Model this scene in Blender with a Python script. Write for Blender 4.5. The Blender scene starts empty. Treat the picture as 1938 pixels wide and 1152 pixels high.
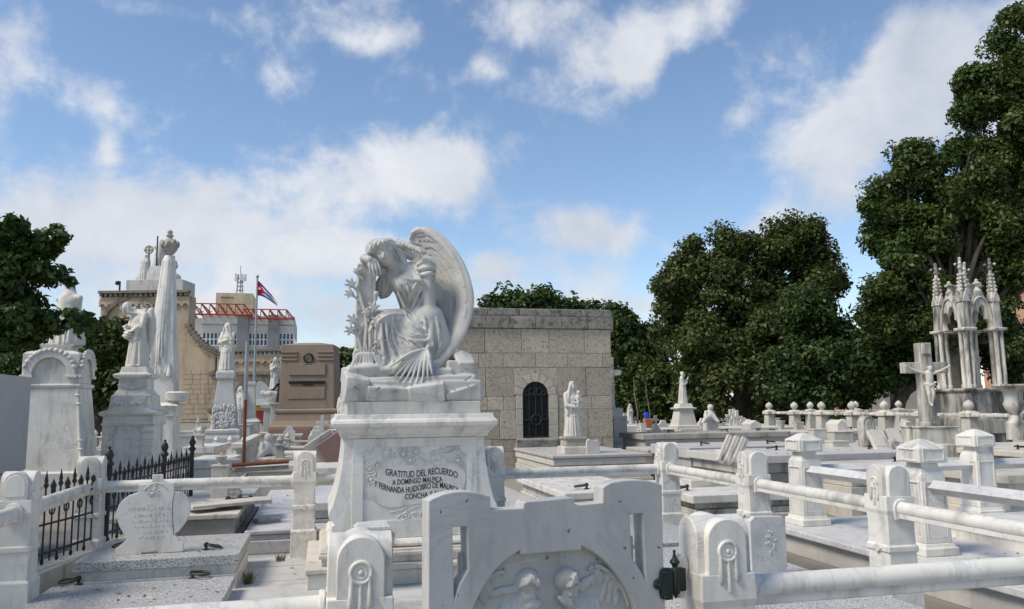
import bpy, bmesh, math, random
import numpy as np
from mathutils import Vector, Matrix, Euler
R_ = math.radians
random.seed(7); RNG = np.random.default_rng(7)
scene = bpy.context.scene
COL = scene.collection
# ------------------------------------------------------------------ camera
FPX, PITCH, YAW, ROLL, CAMH = 1493.0, 0.1271, 0.2353, -0.012, 1.6
PCX, PCY = 969.0, 576.0
_c, _s = math.cos(YAW), math.sin(YAW)
_cp, _sp = math.cos(PITCH), math.sin(PITCH)
_cr, _sr = math.cos(ROLL), math.sin(ROLL)
def _cam_axes():
    r = Vector((_c, -_s, 0)); fh = Vector((_s, _c, 0)); up = Vector((0, 0, 1))
    f = fh*_cp + up*_sp; u = -fh*_sp + up*_cp
    return r*_cr + u*_sr, u*_cr - r*_sr, f
cr, cu, cf = _cam_axes()
cd = bpy.data.cameras.new('camera'); cam = bpy.data.objects.new('camera', cd); COL.objects.link(cam)
cam.matrix_world = Matrix(((cr.x, cu.x, -cf.x, 0), (cr.y, cu.y, -cf.y, 0), (cr.z, cu.z, -cf.z, CAMH), (0, 0, 0, 1)))
cd.sensor_width = 36.0; cd.lens = FPX/1938*36; cd.clip_end = 5000; cd.clip_start = 0.05
scene.camera = cam
def _ray(px, py):
    dx, dy = px-PCX, py-PCY
    x = dx*_cr + dy*_sr; y = -dx*_sr + dy*_cr
    u = -y/FPX; X = x/FPX
    Y = _cp - u*_sp; Z = _sp + u*_cp
    return X, Y, Z
def at(px, py, D):
    """point seen at pixel (px,py) whose horizontal distance along the view is D"""
    X, Y, Z = _ray(px, py); k = D/Y
    return Vector((_c*X*k + _s*D, -_s*X*k + _c*D, CAMH + Z*k))
def onz(px, py, z):
    X, Y, Z = _ray(px, py); k = (z-CAMH)/Z
    return Vector((_c*X*k + _s*Y*k, -_s*X*k + _c*Y*k, z))
def ony(px, py, y):
    X, Y, Z = _ray(px, py); gx, gy = _c*X+_s*Y, -_s*X+_c*Y; k = y/gy
    return Vector((gx*k, y, CAMH+Z*k))
# ------------------------------------------------------------------ render look
scene.view_settings.view_transform = 'Standard'; scene.view_settings.look = 'None'
scene.view_settings.exposure = 0.70; scene.view_settings.gamma = 1.0
scene.render.engine = 'CYCLES'
# ------------------------------------------------------------------ sun + sky
SUN_EL, SUN_AZ = R_(50), R_(-104)      # azimuth from +Y towards +X : the sun stands to the left, slightly behind the camera
sd = bpy.data.lights.new('sun', 'SUN'); sd.energy = 2.3; sd.angle = R_(22); sd.color = (1.0, .92, .79)
sun = bpy.data.objects.new('sun', sd); COL.objects.link(sun)
sdir = Vector((math.sin(SUN_AZ)*math.cos(SUN_EL), math.cos(SUN_AZ)*math.cos(SUN_EL), math.sin(SUN_EL)))
sun.rotation_euler = (-sdir).to_track_quat('-Z', 'Y').to_euler()
world = bpy.data.worlds.new('World'); scene.world = world; world.use_nodes = True
def make_sky():
    nt = world.node_tree; N = nt.nodes; L = nt.links; N.clear()
    out = N.new('ShaderNodeOutputWorld')
    sky = N.new('ShaderNodeTexSky'); sky.sky_type = 'NISHITA'; sky.sun_disc = False
    sky.sun_elevation = SUN_EL; sky.sun_rotation = SUN_AZ; sky.air_density = 1.0; sky.dust_density = 0.15; sky.ozone_density = 2.1
    bg = N.new('ShaderNodeBackground'); bg.inputs['Strength'].default_value = 0.10
    L.new(sky.outputs[0], bg.inputs[0])
    tc = N.new('ShaderNodeTexCoord'); D = tc.outputs['Generated']
    def math_(op, a, b=None, c=None, clamp=False):
        n = N.new('ShaderNodeMath'); n.operation = op; n.use_clamp = clamp
        for i, v in enumerate((a, b, c)):
            if v is None: continue
            if isinstance(v, (int, float)): n.inputs[i].default_value = v
            else: L.new(v, n.inputs[i])
        return n.outputs[0]
    # cloud layer coordinates: direction projected on a plane overhead
    sep = N.new('ShaderNodeSeparateXYZ'); L.new(D, sep.inputs[0])
    zz = math_('MAXIMUM', math_('ADD', sep.outputs[2], .22), .05)
    cmb = N.new('ShaderNodeCombineXYZ'); L.new(math_('DIVIDE', sep.outputs[0], zz), cmb.inputs[0]); L.new(math_('DIVIDE', sep.outputs[1], zz), cmb.inputs[1]); L.new(math_('MULTIPLY', sep.outputs[2], 2.0), cmb.inputs[2])
    def noise(vec, sc, det, rough, dist=0, off=(0, 0, 0)):
        m = N.new('ShaderNodeMapping'); m.inputs['Location'].default_value = off; L.new(vec, m.inputs[0])
        n = N.new('ShaderNodeTexNoise'); n.inputs['Scale'].default_value = sc; n.inputs['Detail'].default_value = det
        n.inputs['Roughness'].default_value = rough; n.inputs['Distortion'].default_value = dist; L.new(m.outputs[0], n.inputs['Vector']); return n.outputs[0]
    n1 = noise(cmb.outputs[0], 1.5, 9, .56, .35, (3.1, 1.7, 0))
    n2 = noise(D, 7.0, 8, .6, .3, (5, 2, 9))
    n3 = noise(D, 3.2, 5, .55, .2, (1, 8, 4))
    n4 = noise(D, 22.0, 6, .62, .2, (2, 3, 1))
    # cloud banks that stand in this part of the sky (direction, half-width, half-height, tilt)
    banks = [(720, 325, 215, 75, -.1, .95), (870, 350, 110, 70, .2, .7), (240, 400, 330, 130, 0, .75), (480, 470, 260, 100, 0, .5), (160, 175, 90, 48, .1, .55), (205, 275, 28, 35, 0, .45),
             (20, 100, 55, 120, 0, .55), (1110, 425, 130, 48, .15, .8), (1640, 225, 150, 75, -.45, 1.1), (1740, 120, 90, 110, -.2, 1.0), (1560, 375, 130, 75, -.4, .75), (1850, 160, 140, 160, 0, .9), (1430, 470, 150, 60, 0, .55),
             (1260, 45, 190, 60, -.25, .65), (1200, 130, 60, 50, -.6, .5), (1010, 30, 120, 50, -.1, .5), (725, 75, 75, 30, -.15, .5), (910, 130, 50, 28, -.1, .4), (600, 475, 60, 36, -.3, .7), (700, 480, 120, 40, 0, .6),
             (930, 500, 50, 28, 0, .55), (300, 20, 260, 26, 0, .3), (1390, 220, 45, 24, -.5, .4), (830, 225, 45, 18, -.7, .35), (520, 140, 36, 24, 0, .3), (590, 590, 260, 60, 0, .45), (1000, 610, 260, 40, 0, .3)]
    total = None
    for px, py, rx, ry, tilt, amp in banks:
        X, Y, Z = _ray(px, py)
        d = Vector((_c*X+_s*Y, -_s*X+_c*Y, Z)); ln = d.length; d.normalize()
        right = Vector((d.y, -d.x, 0)).normalized()
        m = N.new('ShaderNodeMapping'); m.vector_type = 'TEXTURE'
        m.inputs['Location'].default_value = d
        az = math.atan2(right.y, right.x); 
        m.inputs['Rotation'].default_value = (0, -tilt*-1.0, az)
        m.inputs['Scale'].default_value = (rx/FPX/ln*1.25, 1.0, ry/FPX/ln*1.25)
        L.new(D, m.inputs[0])
        v = N.new('ShaderNodeVectorMath'); v.operation = 'LENGTH'; L.new(m.outputs[0], v.inputs[0])
        r = N.new('ShaderNodeMapRange'); r.interpolation_type = 'SMOOTHSTEP'; r.inputs[1].default_value = 1.25; r.inputs[2].default_value = 0.0; r.inputs[3].default_value = 0; r.inputs[4].default_value = amp
        L.new(v.outputs['Value'], r.inputs[0])
        total = r.outputs[0] if total is None else math_('ADD', total, r.outputs[0])
    total = math_('MINIMUM', total, 1.15)
    nn = math_('ADD', math_('ADD', math_('MULTIPLY', n1, .60), math_('MULTIPLY', n2, .55)), math_('MULTIPLY', n4, .36))       # ~0.7 mean
    hz_ = N.new('ShaderNodeMapRange'); hz_.interpolation_type = 'SMOOTHSTEP'; hz_.inputs[1].default_value = .30; hz_.inputs[2].default_value = -.02; hz_.inputs[3].default_value = 0; hz_.inputs[4].default_value = .20; L.new(sep.outputs[2], hz_.inputs[0])
    dens = math_('ADD', math_('ADD', nn, hz_.outputs[0]), math_('MULTIPLY', total, .40))
    r = N.new('ShaderNodeMapRange'); r.interpolation_type = 'SMOOTHSTEP'; r.inputs[1].default_value = .785; r.inputs[2].default_value = 1.08; L.new(dens, r.inputs[0])
    fac = math_('MULTIPLY', r.outputs[0], .93)
    # cloud colour: bright crests, slightly blue-grey bodies
    ramp = N.new('ShaderNodeValToRGB'); ramp.color_ramp.elements[0].position = .36; ramp.color_ramp.elements[0].color = (.50, .545, .63, 1)
    ramp.color_ramp.elements[1].position = .66; ramp.color_ramp.elements[1].color = (.86, .86, .87, 1)
    L.new(math_('ADD', math_('MULTIPLY', n3, .6), math_('MULTIPLY', n2, .4)), ramp.inputs[0])
    bc = N.new('ShaderNodeBackground'); L.new(ramp.outputs[0], bc.inputs[0]); bc.inputs['Strength'].default_value = .68
    mix = N.new('ShaderNodeMixShader'); L.new(fac, mix.inputs[0]); L.new(bg.outputs[0], mix.inputs[1]); L.new(bc.outputs[0], mix.inputs[2])
    L.new(mix.outputs[0], out.inputs[0])
make_sky()
# ------------------------------------------------------------------ materials
MATS = {}
def mat(name, base, c2=None, mott=.5, mscale=3.0, vein=None, vein_amt=.6, vscale=2.0, stain=None, stain_amt=.35, stain_scale=3.0, streak=True,
        rough=.6, bump=.15, bscale=60, speck=None, speck_scale=180, speck_amt=.5, speck_soft=.1, metal=0.0, spec=.35, vary=.06, trans=None):
    m = bpy.data.materials.new(name); m.use_nodes = True; MATS[name] = m
    nt = m.node_tree; N = nt.nodes; L = nt.links
    b = N['Principled BSDF']; b.inputs['Roughness'].default_value = rough; b.inputs['Metallic'].default_value = metal
    b.inputs['Specular IOR Level'].default_value = spec
    tc = N.new('ShaderNodeTexCoord'); oi = N.new('ShaderNodeObjectInfo')
    off = N.new('ShaderNodeVectorMath'); off.operation = 'SCALE'; off.inputs[0].default_value = (17, 29, 11); L.new(oi.outputs['Random'], off.inputs['Scale'])
    ad = N.new('ShaderNodeVectorMath'); L.new(tc.outputs['Object'], ad.inputs[0]); L.new(off.outputs[0], ad.inputs[1]); V = ad.outputs[0]
    def noise(sc, det=6, rg=.55, dist=0, vec=V):
        n = N.new('ShaderNodeTexNoise'); n.inputs['Scale'].default_value = sc; n.inputs['Detail'].default_value = det; n.inputs['Roughness'].default_value = rg; n.inputs['Distortion'].default_value = dist
        L.new(vec, n.inputs['Vector']); return n.outputs[0]
    def rng(x, a, bb, lo=0.0, hi=1.0):
        r = N.new('ShaderNodeMapRange'); r.interpolation_type = 'SMOOTHSTEP'; r.inputs[1].default_value = a; r.inputs[2].default_value = bb; r.inputs[3].default_value = lo; r.inputs[4].default_value = hi
        L.new(x, r.inputs[0]); return r.outputs[0]
    def mixc(f, a, bb):
        x = N.new('ShaderNodeMix'); x.data_type = 'RGBA'
        if isinstance(f, float): x.inputs[0].default_value = f
        else: L.new(f, x.inputs[0])
        for i, v in ((6, a), (7, bb)):
            if isinstance(v, tuple): x.inputs[i].default_value = (*v, 1)
            else: L.new(v, x.inputs[i])
        return x.outputs[2]
    col = tuple(base)
    if c2: col = mixc(rng(noise(mscale, 7, .6, .4), .5-.25*mott-.05, .5+.25), col, tuple(c2))
    if vein:
        n = noise(vscale, 8, .55, 2.2)
        a = N.new('ShaderNodeMath'); a.operation = 'SUBTRACT'; L.new(n, a.inputs[0]); a.inputs[1].default_value = .5
        a2 = N.new('ShaderNodeMath'); a2.operation = 'ABSOLUTE'; L.new(a.outputs[0], a2.inputs[0])
        vm = rng(a2.outputs[0], .0, .045, vein_amt, 0.0)
        g = N.new('ShaderNodeMath'); g.operation = 'MULTIPLY'; L.new(vm, g.inputs[0]); L.new(rng(noise(vscale*.7, 3), .4, .65), g.inputs[1])
        col = mixc(g.outputs[0], col, tuple(vein))
    if speck:
        vo = N.new('ShaderNodeTexVoronoi'); vo.inputs['Scale'].default_value = speck_scale; L.new(V, vo.inputs['Vector'])
        sx = N.new('ShaderNodeSeparateColor'); L.new(vo.outputs['Color'], sx.inputs[0])
        col = mixc(rng(sx.outputs[0], 1-speck_amt-speck_soft, 1-speck_amt+speck_soft), col, tuple(speck))
    if stain:
        vec = V
        if streak:
            mp = N.new('ShaderNodeMapping'); mp.inputs['Scale'].default_value = (1, 1, .22); L.new(V, mp.inputs[0]); vec = mp.outputs[0]
        s1 = noise(stain_scale, 9, .65, .3, vec)
        col = mixc(rng(s1, 1-stain_amt-.12, 1-stain_amt+.16, 0, .9), col, tuple(stain))
    if vary:
        hs = N.new('ShaderNodeHueSaturation'); 
        if isinstance(col, tuple): hs.inputs['Color'].default_value = (*col, 1)
        else: L.new(col, hs.inputs['Color'])
        r = N.new('ShaderNodeMapRange'); r.inputs[3].default_value = 1-vary; r.inputs[4].default_value = 1+vary*.6; L.new(oi.outputs['Random'], r.inputs[0]); L.new(r.outputs[0], hs.inputs['Value'])
        col = hs.outputs[0]
    if isinstance(col, tuple): b.inputs['Base Color'].default_value = (*col, 1)
    else: L.new(col, b.inputs['Base Color'])
    if bump:
        bp = N.new('ShaderNodeBump'); bp.inputs['Strength'].default_value = bump; bp.inputs['Distance'].default_value = .02
        L.new(noise(bscale, 5, .6), bp.inputs['Height']); L.new(bp.outputs[0], b.inputs['Normal'])
    return m
mat('marble', (.74, .70, .625), (.61, .58, .525), vein=(.40, .40, .40), vein_amt=.7, vscale=3.0, mscale=2.2, stain=(.34, .32, .275), stain_amt=.41, stain_scale=5, rough=.5, bump=.1, bscale=90)
mat('statue_marble', (.55, .525, .475), (.44, .42, .385), vein=(.36, .36, .36), vein_amt=.35, vscale=2.5, mscale=3, stain=(.22, .215, .20), stain_amt=.40, stain_scale=6, rough=.55, bump=.05, bscale=120)
mat('gate_marble', (.56, .535, .495), (.45, .435, .405), vein=(.38, .38, .39), vein_amt=.45, vscale=4.0, mscale=3.5, stain=(.32, .31, .29), stain_amt=.38, stain_scale=6, rough=.45, bump=.04, bscale=120, speck=(.16, .16, .16), speck_scale=75, speck_amt=.005, speck_soft=.004)
mat('blue_marble', (.62, .60, .57), (.48, .47, .455), vein=(.31, .32, .34), vein_amt=.6, vscale=5, mscale=4, stain=(.40, .40, .38), stain_amt=.32, rough=.45, bump=.06)
mat('old_marble', (.62, .575, .49), (.48, .44, .375), mott=.8, mscale=3, stain=(.12, .11, .10), stain_amt=.36, stain_scale=5, rough=.75, bump=.2, bscale=50, vary=.12)
mat('black_stained', (.50, .46, .40), (.36, .33, .285), mott=.9, mscale=2, stain=(.03, .029, .027), stain_amt=.56, stain_scale=2.6, rough=.85, bump=.25, bscale=40)
mat('stained_marble', (.66, .615, .53), (.52, .48, .41), mott=.9, mscale=3, stain=(.05, .048, .045), stain_amt=.47, stain_scale=3.5, rough=.8, bump=.2, bscale=50)
mat('grey_slab', (.53, .50, .455), (.42, .395, .36), mscale=2.5, stain=(.25, .245, .235), stain_amt=.34, stain_scale=3, rough=.6, bump=.1, vary=.1)
mat('cement', (.47, .435, .37), (.36, .33, .28), mott=.8, mscale=2.4, stain=(.09, .085, .075), stain_amt=.4, stain_scale=4, rough=.9, bump=.3, bscale=40, vary=.12)
mat('plain_grey', (.46, .445, .42), (.40, .39, .37), mscale=1.5, rough=.7, bump=.05, stain=(.3, .3, .3), stain_amt=.3)
mat('granite', (.50, .49, .465), (.42, .41, .39), mscale=2, speck=(.17, .165, .16), speck_scale=130, speck_amt=.30, rough=.5, bump=.08, bscale=150)
mat('limestone', (.54, .455, .345), (.43, .37, .285), mott=.9, mscale=1.3, stain=(.20, .175, .145), stain_amt=.43, stain_scale=16, streak=False, rough=.95, bump=.9, bscale=26, vary=.16)
mat('limestone_dark', (.34, .31, .26), (.24, .22, .185), mott=.9, mscale=3, stain=(.075, .07, .06), stain_amt=.46, stain_scale=7, streak=False, rough=.95, bump=.9, bscale=26, vary=.14)
mat('limestone_pale', (.56, .49, .39), (.48, .42, .335), mscale=2, stain=(.28, .245, .2), stain_amt=.38, stain_scale=12, streak=False, rough=.95, bump=.6, bscale=30)
mat('mortar', (.33, .29, .235), (.27, .24, .195), rough=.95, bump=.4)
mat('sandstone', (.30, .225, .165), (.25, .19, .14), mscale=1.2, stain=(.17, .13, .10), stain_amt=.38, stain_scale=2, rough=.85, bump=.15, vary=.05)
mat('red_granite', (.30, .18, .145), (.25, .15, .12), mscale=3, rough=.5, bump=.1)
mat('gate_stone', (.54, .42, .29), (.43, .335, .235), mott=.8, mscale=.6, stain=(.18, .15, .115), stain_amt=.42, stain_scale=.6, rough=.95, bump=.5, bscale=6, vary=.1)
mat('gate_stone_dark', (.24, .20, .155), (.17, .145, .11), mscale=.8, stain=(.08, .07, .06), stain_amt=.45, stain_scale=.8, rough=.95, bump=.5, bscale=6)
mat('far_marble', (.56, .54, .50), (.45, .435, .41), mscale=1.6, stain=(.26, .255, .24), stain_amt=.38, stain_scale=1.6, rough=.7, bump=.1)
mat('white_stone', (.68, .635, .555), (.55, .515, .45), mscale=3, stain=(.30, .285, .26), stain_amt=.3, rough=.7, bump=.1, vary=.1)
mat('iron', (.022, .022, .024), (.035, .033, .032), mscale=20, rough=.55, bump=.1, spec=.4)
mat('bronze', (.055, .055, .045), (.085, .085, .065), mscale=14, stain=(.10, .16, .12), stain_amt=.3, stain_scale=12, streak=False, rough=.5, metal=.6, bump=.15)
mat('hinge_metal', (.018, .026, .022), (.03, .045, .038), mscale=20, stain=(.05, .09, .075), stain_amt=.28, stain_scale=18, streak=False, rough=.5, metal=.3, bump=.1)
mat('dark_bronze', (.02, .02, .02), (.03, .03, .028), mscale=5, rough=.5, metal=.5)
mat('rust', (.24, .085, .035), (.15, .05, .022), mscale=8, stain=(.06, .03, .02), stain_amt=.35, rough=.9, bump=.2)
mat('galvanised', (.36, .37, .38), (.28, .29, .30), mscale=5, rough=.5, metal=.5)
mat('inscription', (.035, .033, .03), (.10, .085, .06), mscale=30, rough=.8, bump=0)
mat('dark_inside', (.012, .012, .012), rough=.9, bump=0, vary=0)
mat('leafgold', (.62, .58, .50), rough=.8)
mat('cream_wall', (.66, .56, .36), (.54, .45, .29), mscale=.3, stain=(.28, .24, .17), stain_amt=.36, stain_scale=.4, rough=.9, bump=.05)
mat('pale_wall', (.62, .60, .54), (.54, .52, .47), mscale=.3, stain=(.36, .34, .30), stain_amt=.3, stain_scale=.4, rough=.9, bump=.05)
mat('grey_wall', (.30, .29, .28), (.25, .24, .23), mscale=.6, stain=(.15, .145, .14), stain_amt=.35, stain_scale=.7, rough=.9)
mat('peach_wall', (.62, .36, .24), (.55, .32, .21), mscale=.6, rough=.9)
mat('window_glass', (.03, .035, .04), rough=.15, bump=0, spec=.6)
mat('white_paint', (.72, .72, .70), rough=.6, bump=0)
mat('red_paint', (.36, .045, .03), (.28, .04, .03), mscale=2, rough=.6, bump=0)
mat('flag_red', (.55, .018, .028), rough=.8, bump=0, vary=0); mat('flag_blue', (.012, .035, .22), rough=.8, bump=0, vary=0); mat('flag_white', (.75, .75, .75), rough=.8, bump=0, vary=0)
mat('terracotta', (.42, .17, .08), rough=.9); mat('yellow_paint', (.58, .36, .06), (.5, .3, .06), rough=.7, bump=0); mat('maroon', (.14, .03, .03), rough=.8); mat('blue_plastic', (.02, .06, .45), rough=.4, bump=0)
mat('bark', (.10, .085, .065), (.15, .135, .11), mscale=4, stain=(.04, .035, .03), stain_amt=.45, rough=.95, bump=.6, bscale=18)
mat('paper', (.68, .64, .55), rough=.8, bump=0)
mat('ground_soil', (.27, .245, .205), (.20, .18, .15), mscale=.6, stain=(.10, .12, .06), stain_amt=.36, stain_scale=.5, streak=False, rough=.95, bump=.4, bscale=20, vary=0)
mat('paving', (.50, .49, .46), (.40, .39, .365), mscale=1.6, stain=(.20, .19, .17), stain_amt=.38, stain_scale=2.5, streak=False, rough=.8, bump=.2, bscale=40, vary=.1)
mat('asphalt', (.06, .06, .06), (.08, .08, .078), mscale=1, rough=.95)
def leaf_mat(name, a, b, c, tr=.3):
    m = bpy.data.materials.new(name); m.use_nodes = True; MATS[name] = m
    nt = m.node_tree; N = nt.nodes; L = nt.links
    bs = N['Principled BSDF']; bs.inputs['Roughness'].default_value = .45; bs.inputs['Specular IOR Level'].default_value = .3
    g = N.new('ShaderNodeNewGeometry'); rp = N.new('ShaderNodeValToRGB'); e = rp.color_ramp.elements
    e[0].color = (*a, 1); e[1].color = (*c, 1); x = e.new(.55); x.color = (*b, 1); e[2].position = 1.0
    tc = N.new('ShaderNodeTexCoord'); n = N.new('ShaderNodeTexNoise'); n.inputs['Scale'].default_value = .55; n.inputs['Detail'].default_value = 3; L.new(tc.outputs['Object'], n.inputs['Vector'])
    mx = N.new('ShaderNodeMath'); mx.operation = 'MULTIPLY_ADD'; L.new(g.outputs['Random Per Island'], mx.inputs[0]); mx.inputs[1].default_value = .55
    m2 = N.new('ShaderNodeMapRange'); m2.inputs[1].default_value = .3; m2.inputs[2].default_value = .7; m2.inputs[3].default_value = 0; m2.inputs[4].default_value = .45; L.new(n.outputs[0], m2.inputs[0])
    L.new(m2.outputs[0], mx.inputs[2]); L.new(mx.outputs[0], rp.inputs[0])
    L.new(rp.outputs[0], bs.inputs['Base Color'])
    t = N.new('ShaderNodeBsdfTranslucent'); L.new(rp.outputs[0], t.inputs[0])
    ms = N.new('ShaderNodeMixShader'); ms.inputs[0].default_value = tr; L.new(bs.outputs[0], ms.inputs[1]); L.new(t.outputs[0], ms.inputs[2]); L.new(ms.outputs[0], N['Material Output'].inputs[0])
leaf_mat('leaf_dark', (.026, .046, .013), (.054, .092, .023), (.11, .15, .038))
leaf_mat('leaf_olive', (.036, .054, .014), (.074, .10, .025), (.135, .14, .038))
leaf_mat('leaf_mid', (.036, .06, .015), (.072, .108, .025), (.14, .165, .04))
leaf_mat('leaf_near', (.03, .055, .015), (.06, .10, .025), (.11, .15, .04))
leaf_mat('dry_leaf', (.10, .055, .025), (.17, .10, .045), (.26, .17, .08))
leaf_mat('grass_blade', (.10, .10, .04), (.16, .15, .07), (.24, .21, .12))
# ------------------------------------------------------------------ mesh builder
class MB:
    def __init__(s): s.v = []; s.f = []
    def add(s, vs, fs, M=None):
        o = len(s.v)
        if M is not None: vs = [tuple(M @ Vector(p)) for p in vs]
        s.v += [tuple(p) for p in vs]; s.f += [tuple(i+o for i in f) for f in fs]; return s
    def box(s, x0, x1, y0, y1, z0, z1, M=None):
        return s.add([(x0, y0, z0), (x1, y0, z0), (x1, y1, z0), (x0, y1, z0), (x0, y0, z1), (x1, y0, z1), (x1, y1, z1), (x0, y1, z1)],
                     [(0, 3, 2, 1), (4, 5, 6, 7), (0, 1, 5, 4), (1, 2, 6, 5), (2, 3, 7, 6), (3, 0, 4, 7)], M)
    def cbox(s, cx, cy, z0, z1, hx, hy=None, M=None):
        hy = hx if hy is None else hy
        return s.box(cx-hx, cx+hx, cy-hy, cy+hy, z0, z1, M)
    def loft(s, secs, cx=0, cy=0, M=None):
        """secs: (z, hx, hy)"""
        vs = []; fs = []
        for z, hx, hy in secs: vs += [(cx-hx, cy-hy, z), (cx+hx, cy-hy, z), (cx+hx, cy+hy, z), (cx-hx, cy+hy, z)]
        n = len(secs)
        for i in range(n-1):
            for k in range(4):
                a = i*4+k; b = i*4+(k+1) % 4; fs.append((a, b, b+4, a+4))
        fs.append((3, 2, 1, 0)); o = (n-1)*4; fs.append((o, o+1, o+2, o+3))
        return s.add(vs, fs, M)
    def lathe(s, prof, seg=16, cx=0, cy=0, M=None, ph=0):
        vs = []; fs = []
        for r, z in prof:
            for k in range(seg):
                a = ph+2*math.pi*k/seg; vs.append((cx+r*math.cos(a), cy+r*math.sin(a), z))
        for i in range(len(prof)-1):
            for k in range(seg):
                a = i*seg+k; b = i*seg+(k+1) % seg; fs.append((a, b, b+seg, a+seg))
        fs.append(tuple(range(seg))[::-1]); o = (len(prof)-1)*seg; fs.append(tuple(o+k for k in range(seg)))
        return s.add(vs, fs, M)
    def tube(s, pts, rad, seg=8, M=None, closed=False):
        P = [Vector(p) for p in pts]; n = len(P); rad = rad if isinstance(rad, (list, tuple)) else [rad]*n
        vs = []; fs = []; up = Vector((0, 0, 1)); prev = None
        for i in range(n):
            if closed: t = (P[(i+1) % n]-P[i-1])
            else: t = (P[min(i+1, n-1)]-P[max(i-1, 0)])
            t.normalize()
            if prev is None:
                a = t.cross(up); 
                if a.length < .05: a = t.cross(Vector((1, 0, 0)))
                a.normalize()
            else:
                a = prev - t*prev.dot(t); a.normalize()
            prev = a; b = t.cross(a)
            for k in range(seg):
                an = 2*math.pi*k/seg; vs.append(P[i]+(a*math.cos(an)+b*math.sin(an))*rad[i])
        m = n if closed else n-1
        for i in range(m):
            for k in range(seg):
                j = (i+1) % n; fs.append((i*seg+k, i*seg+(k+1) % seg, j*seg+(k+1) % seg, j*seg+k))
        if not closed: fs.append(tuple(range(seg))[::-1]); fs.append(tuple((n-1)*seg+k for k in range(seg)))
        return s.add(vs, fs, M)
    def ring(s, c, R, r, axis='z', seg=20, seg2=8, M=None, arc=None, squash=1.0):
        pts = []
        for k in range(seg):
            a = 2*math.pi*k/seg; u, w = R*math.cos(a), R*math.sin(a)*squash
            pts.append((c[0]+u, c[1]+w, c[2]) if axis == 'z' else (c[0]+u, c[1], c[2]+w) if axis == 'y' else (c[0], c[1]+u, c[2]+w))
        return s.tube(pts, r, seg2, M, True)
    def ball(s, c, r, seg=12, rings=8, M=None):
        r3 = r if isinstance(r, tuple) else (r, r, r); vs = []; fs = []
        for i in range(1, rings):
            th = math.pi*i/rings
            for k in range(seg):
                a = 2*math.pi*k/seg; vs.append((c[0]+r3[0]*math.sin(th)*math.cos(a), c[1]+r3[1]*math.sin(th)*math.sin(a), c[2]+r3[2]*math.cos(th)))
        n = len(vs); vs += [(c[0], c[1], c[2]+r3[2]), (c[0], c[1], c[2]-r3[2])]
        for k in range(seg):
            fs.append((n, k, (k+1) % seg)); o = (rings-2)*seg; fs.append((n+1, o+(k+1) % seg, o+k))
        for i in range(rings-2):
            for k in range(seg):
                a = i*seg+k; b = i*seg+(k+1) % seg; fs.append((a, a+seg, b+seg, b))
        return s.add(vs, fs, M)
    def prism(s, poly, a0, a1, axis='y', M=None):
        """poly: 2D points CCW; axis y -> (x,z) extruded in y ; axis z -> (x,y) ; axis x -> (y,z)"""
        n = len(poly)
        def p(u, w, a): return (u, a, w) if axis == 'y' else (u, w, a) if axis == 'z' else (a, u, w)
        vs = [p(u, w, a0) for u, w in poly]+[p(u, w, a1) for u, w in poly]
        fs = [(i, (i+1) % n, n+(i+1) % n, n+i) for i in range(n)]+[tuple(range(n))[::-1], tuple(range(n, 2*n))]
        return s.add(vs, fs, M)
    def mesh(s, name='m', smooth=None):
        me = bpy.data.meshes.new(name); me.from_pydata(s.v, [], s.f)
        bm = bmesh.new(); bm.from_mesh(me); bmesh.ops.recalc_face_normals(bm, faces=bm.faces); bm.to_mesh(me); bm.free()
        if smooth:
            me.polygons.foreach_set('use_smooth', [True]*len(me.polygons)); me.set_sharp_from_angle(angle=R_(smooth))
        me.update(); return me
    def build(s, name, m, parent=None, smooth=None, bevel=0, loc=None, rotz=0):
        return obj(name, s.mesh(name, smooth), m, parent, bevel, loc, rotz)
def obj(name, me, m, parent=None, bevel=0, loc=None, rotz=0):
    o = bpy.data.objects.new(name, me); COL.objects.link(o)
    if m is not None and not me.materials: me.materials.append(MATS[m])
    if parent is not None: o.parent = parent
    if loc is not None: o.location = loc
    if rotz: o.rotation_euler = (0, 0, rotz)
    if bevel:
        b = o.modifiers.new('bevel', 'BEVEL'); b.width = bevel; b.segments = 2; b.limit_method = 'ANGLE'; b.angle_limit = R_(35)
        b.harden_normals = False
    return o
def tag(o, label, cat, group=None):
    o['label'] = label; o['category'] = cat
    if group: o['group'] = group
    return o
def thing(name, label, cat, loc=(0, 0, 0), rotz=0, group=None, scale=1.0):
    o = bpy.data.objects.new(name, None); COL.objects.link(o); o.location = loc; o.rotation_euler = (0, 0, rotz); o.empty_display_size = .1
    o.scale = (scale,)*3
    return tag(o, label, cat, group)
def dup(root, loc, rotz=None, label=None, group=None):
    r = root.copy(); COL.objects.link(r); r.location = loc
    if rotz is not None: r.rotation_euler = (0, 0, rotz)
    if label: r['label'] = label
    if group: r['group'] = group
    def rec(src, dst):
        for ch in list(src.children):
            c = ch.copy(); COL.objects.link(c); c.parent = dst; rec(ch, c)
    rec(root, r); return r
def structure(o): o['kind'] = 'structure'; return o
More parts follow.
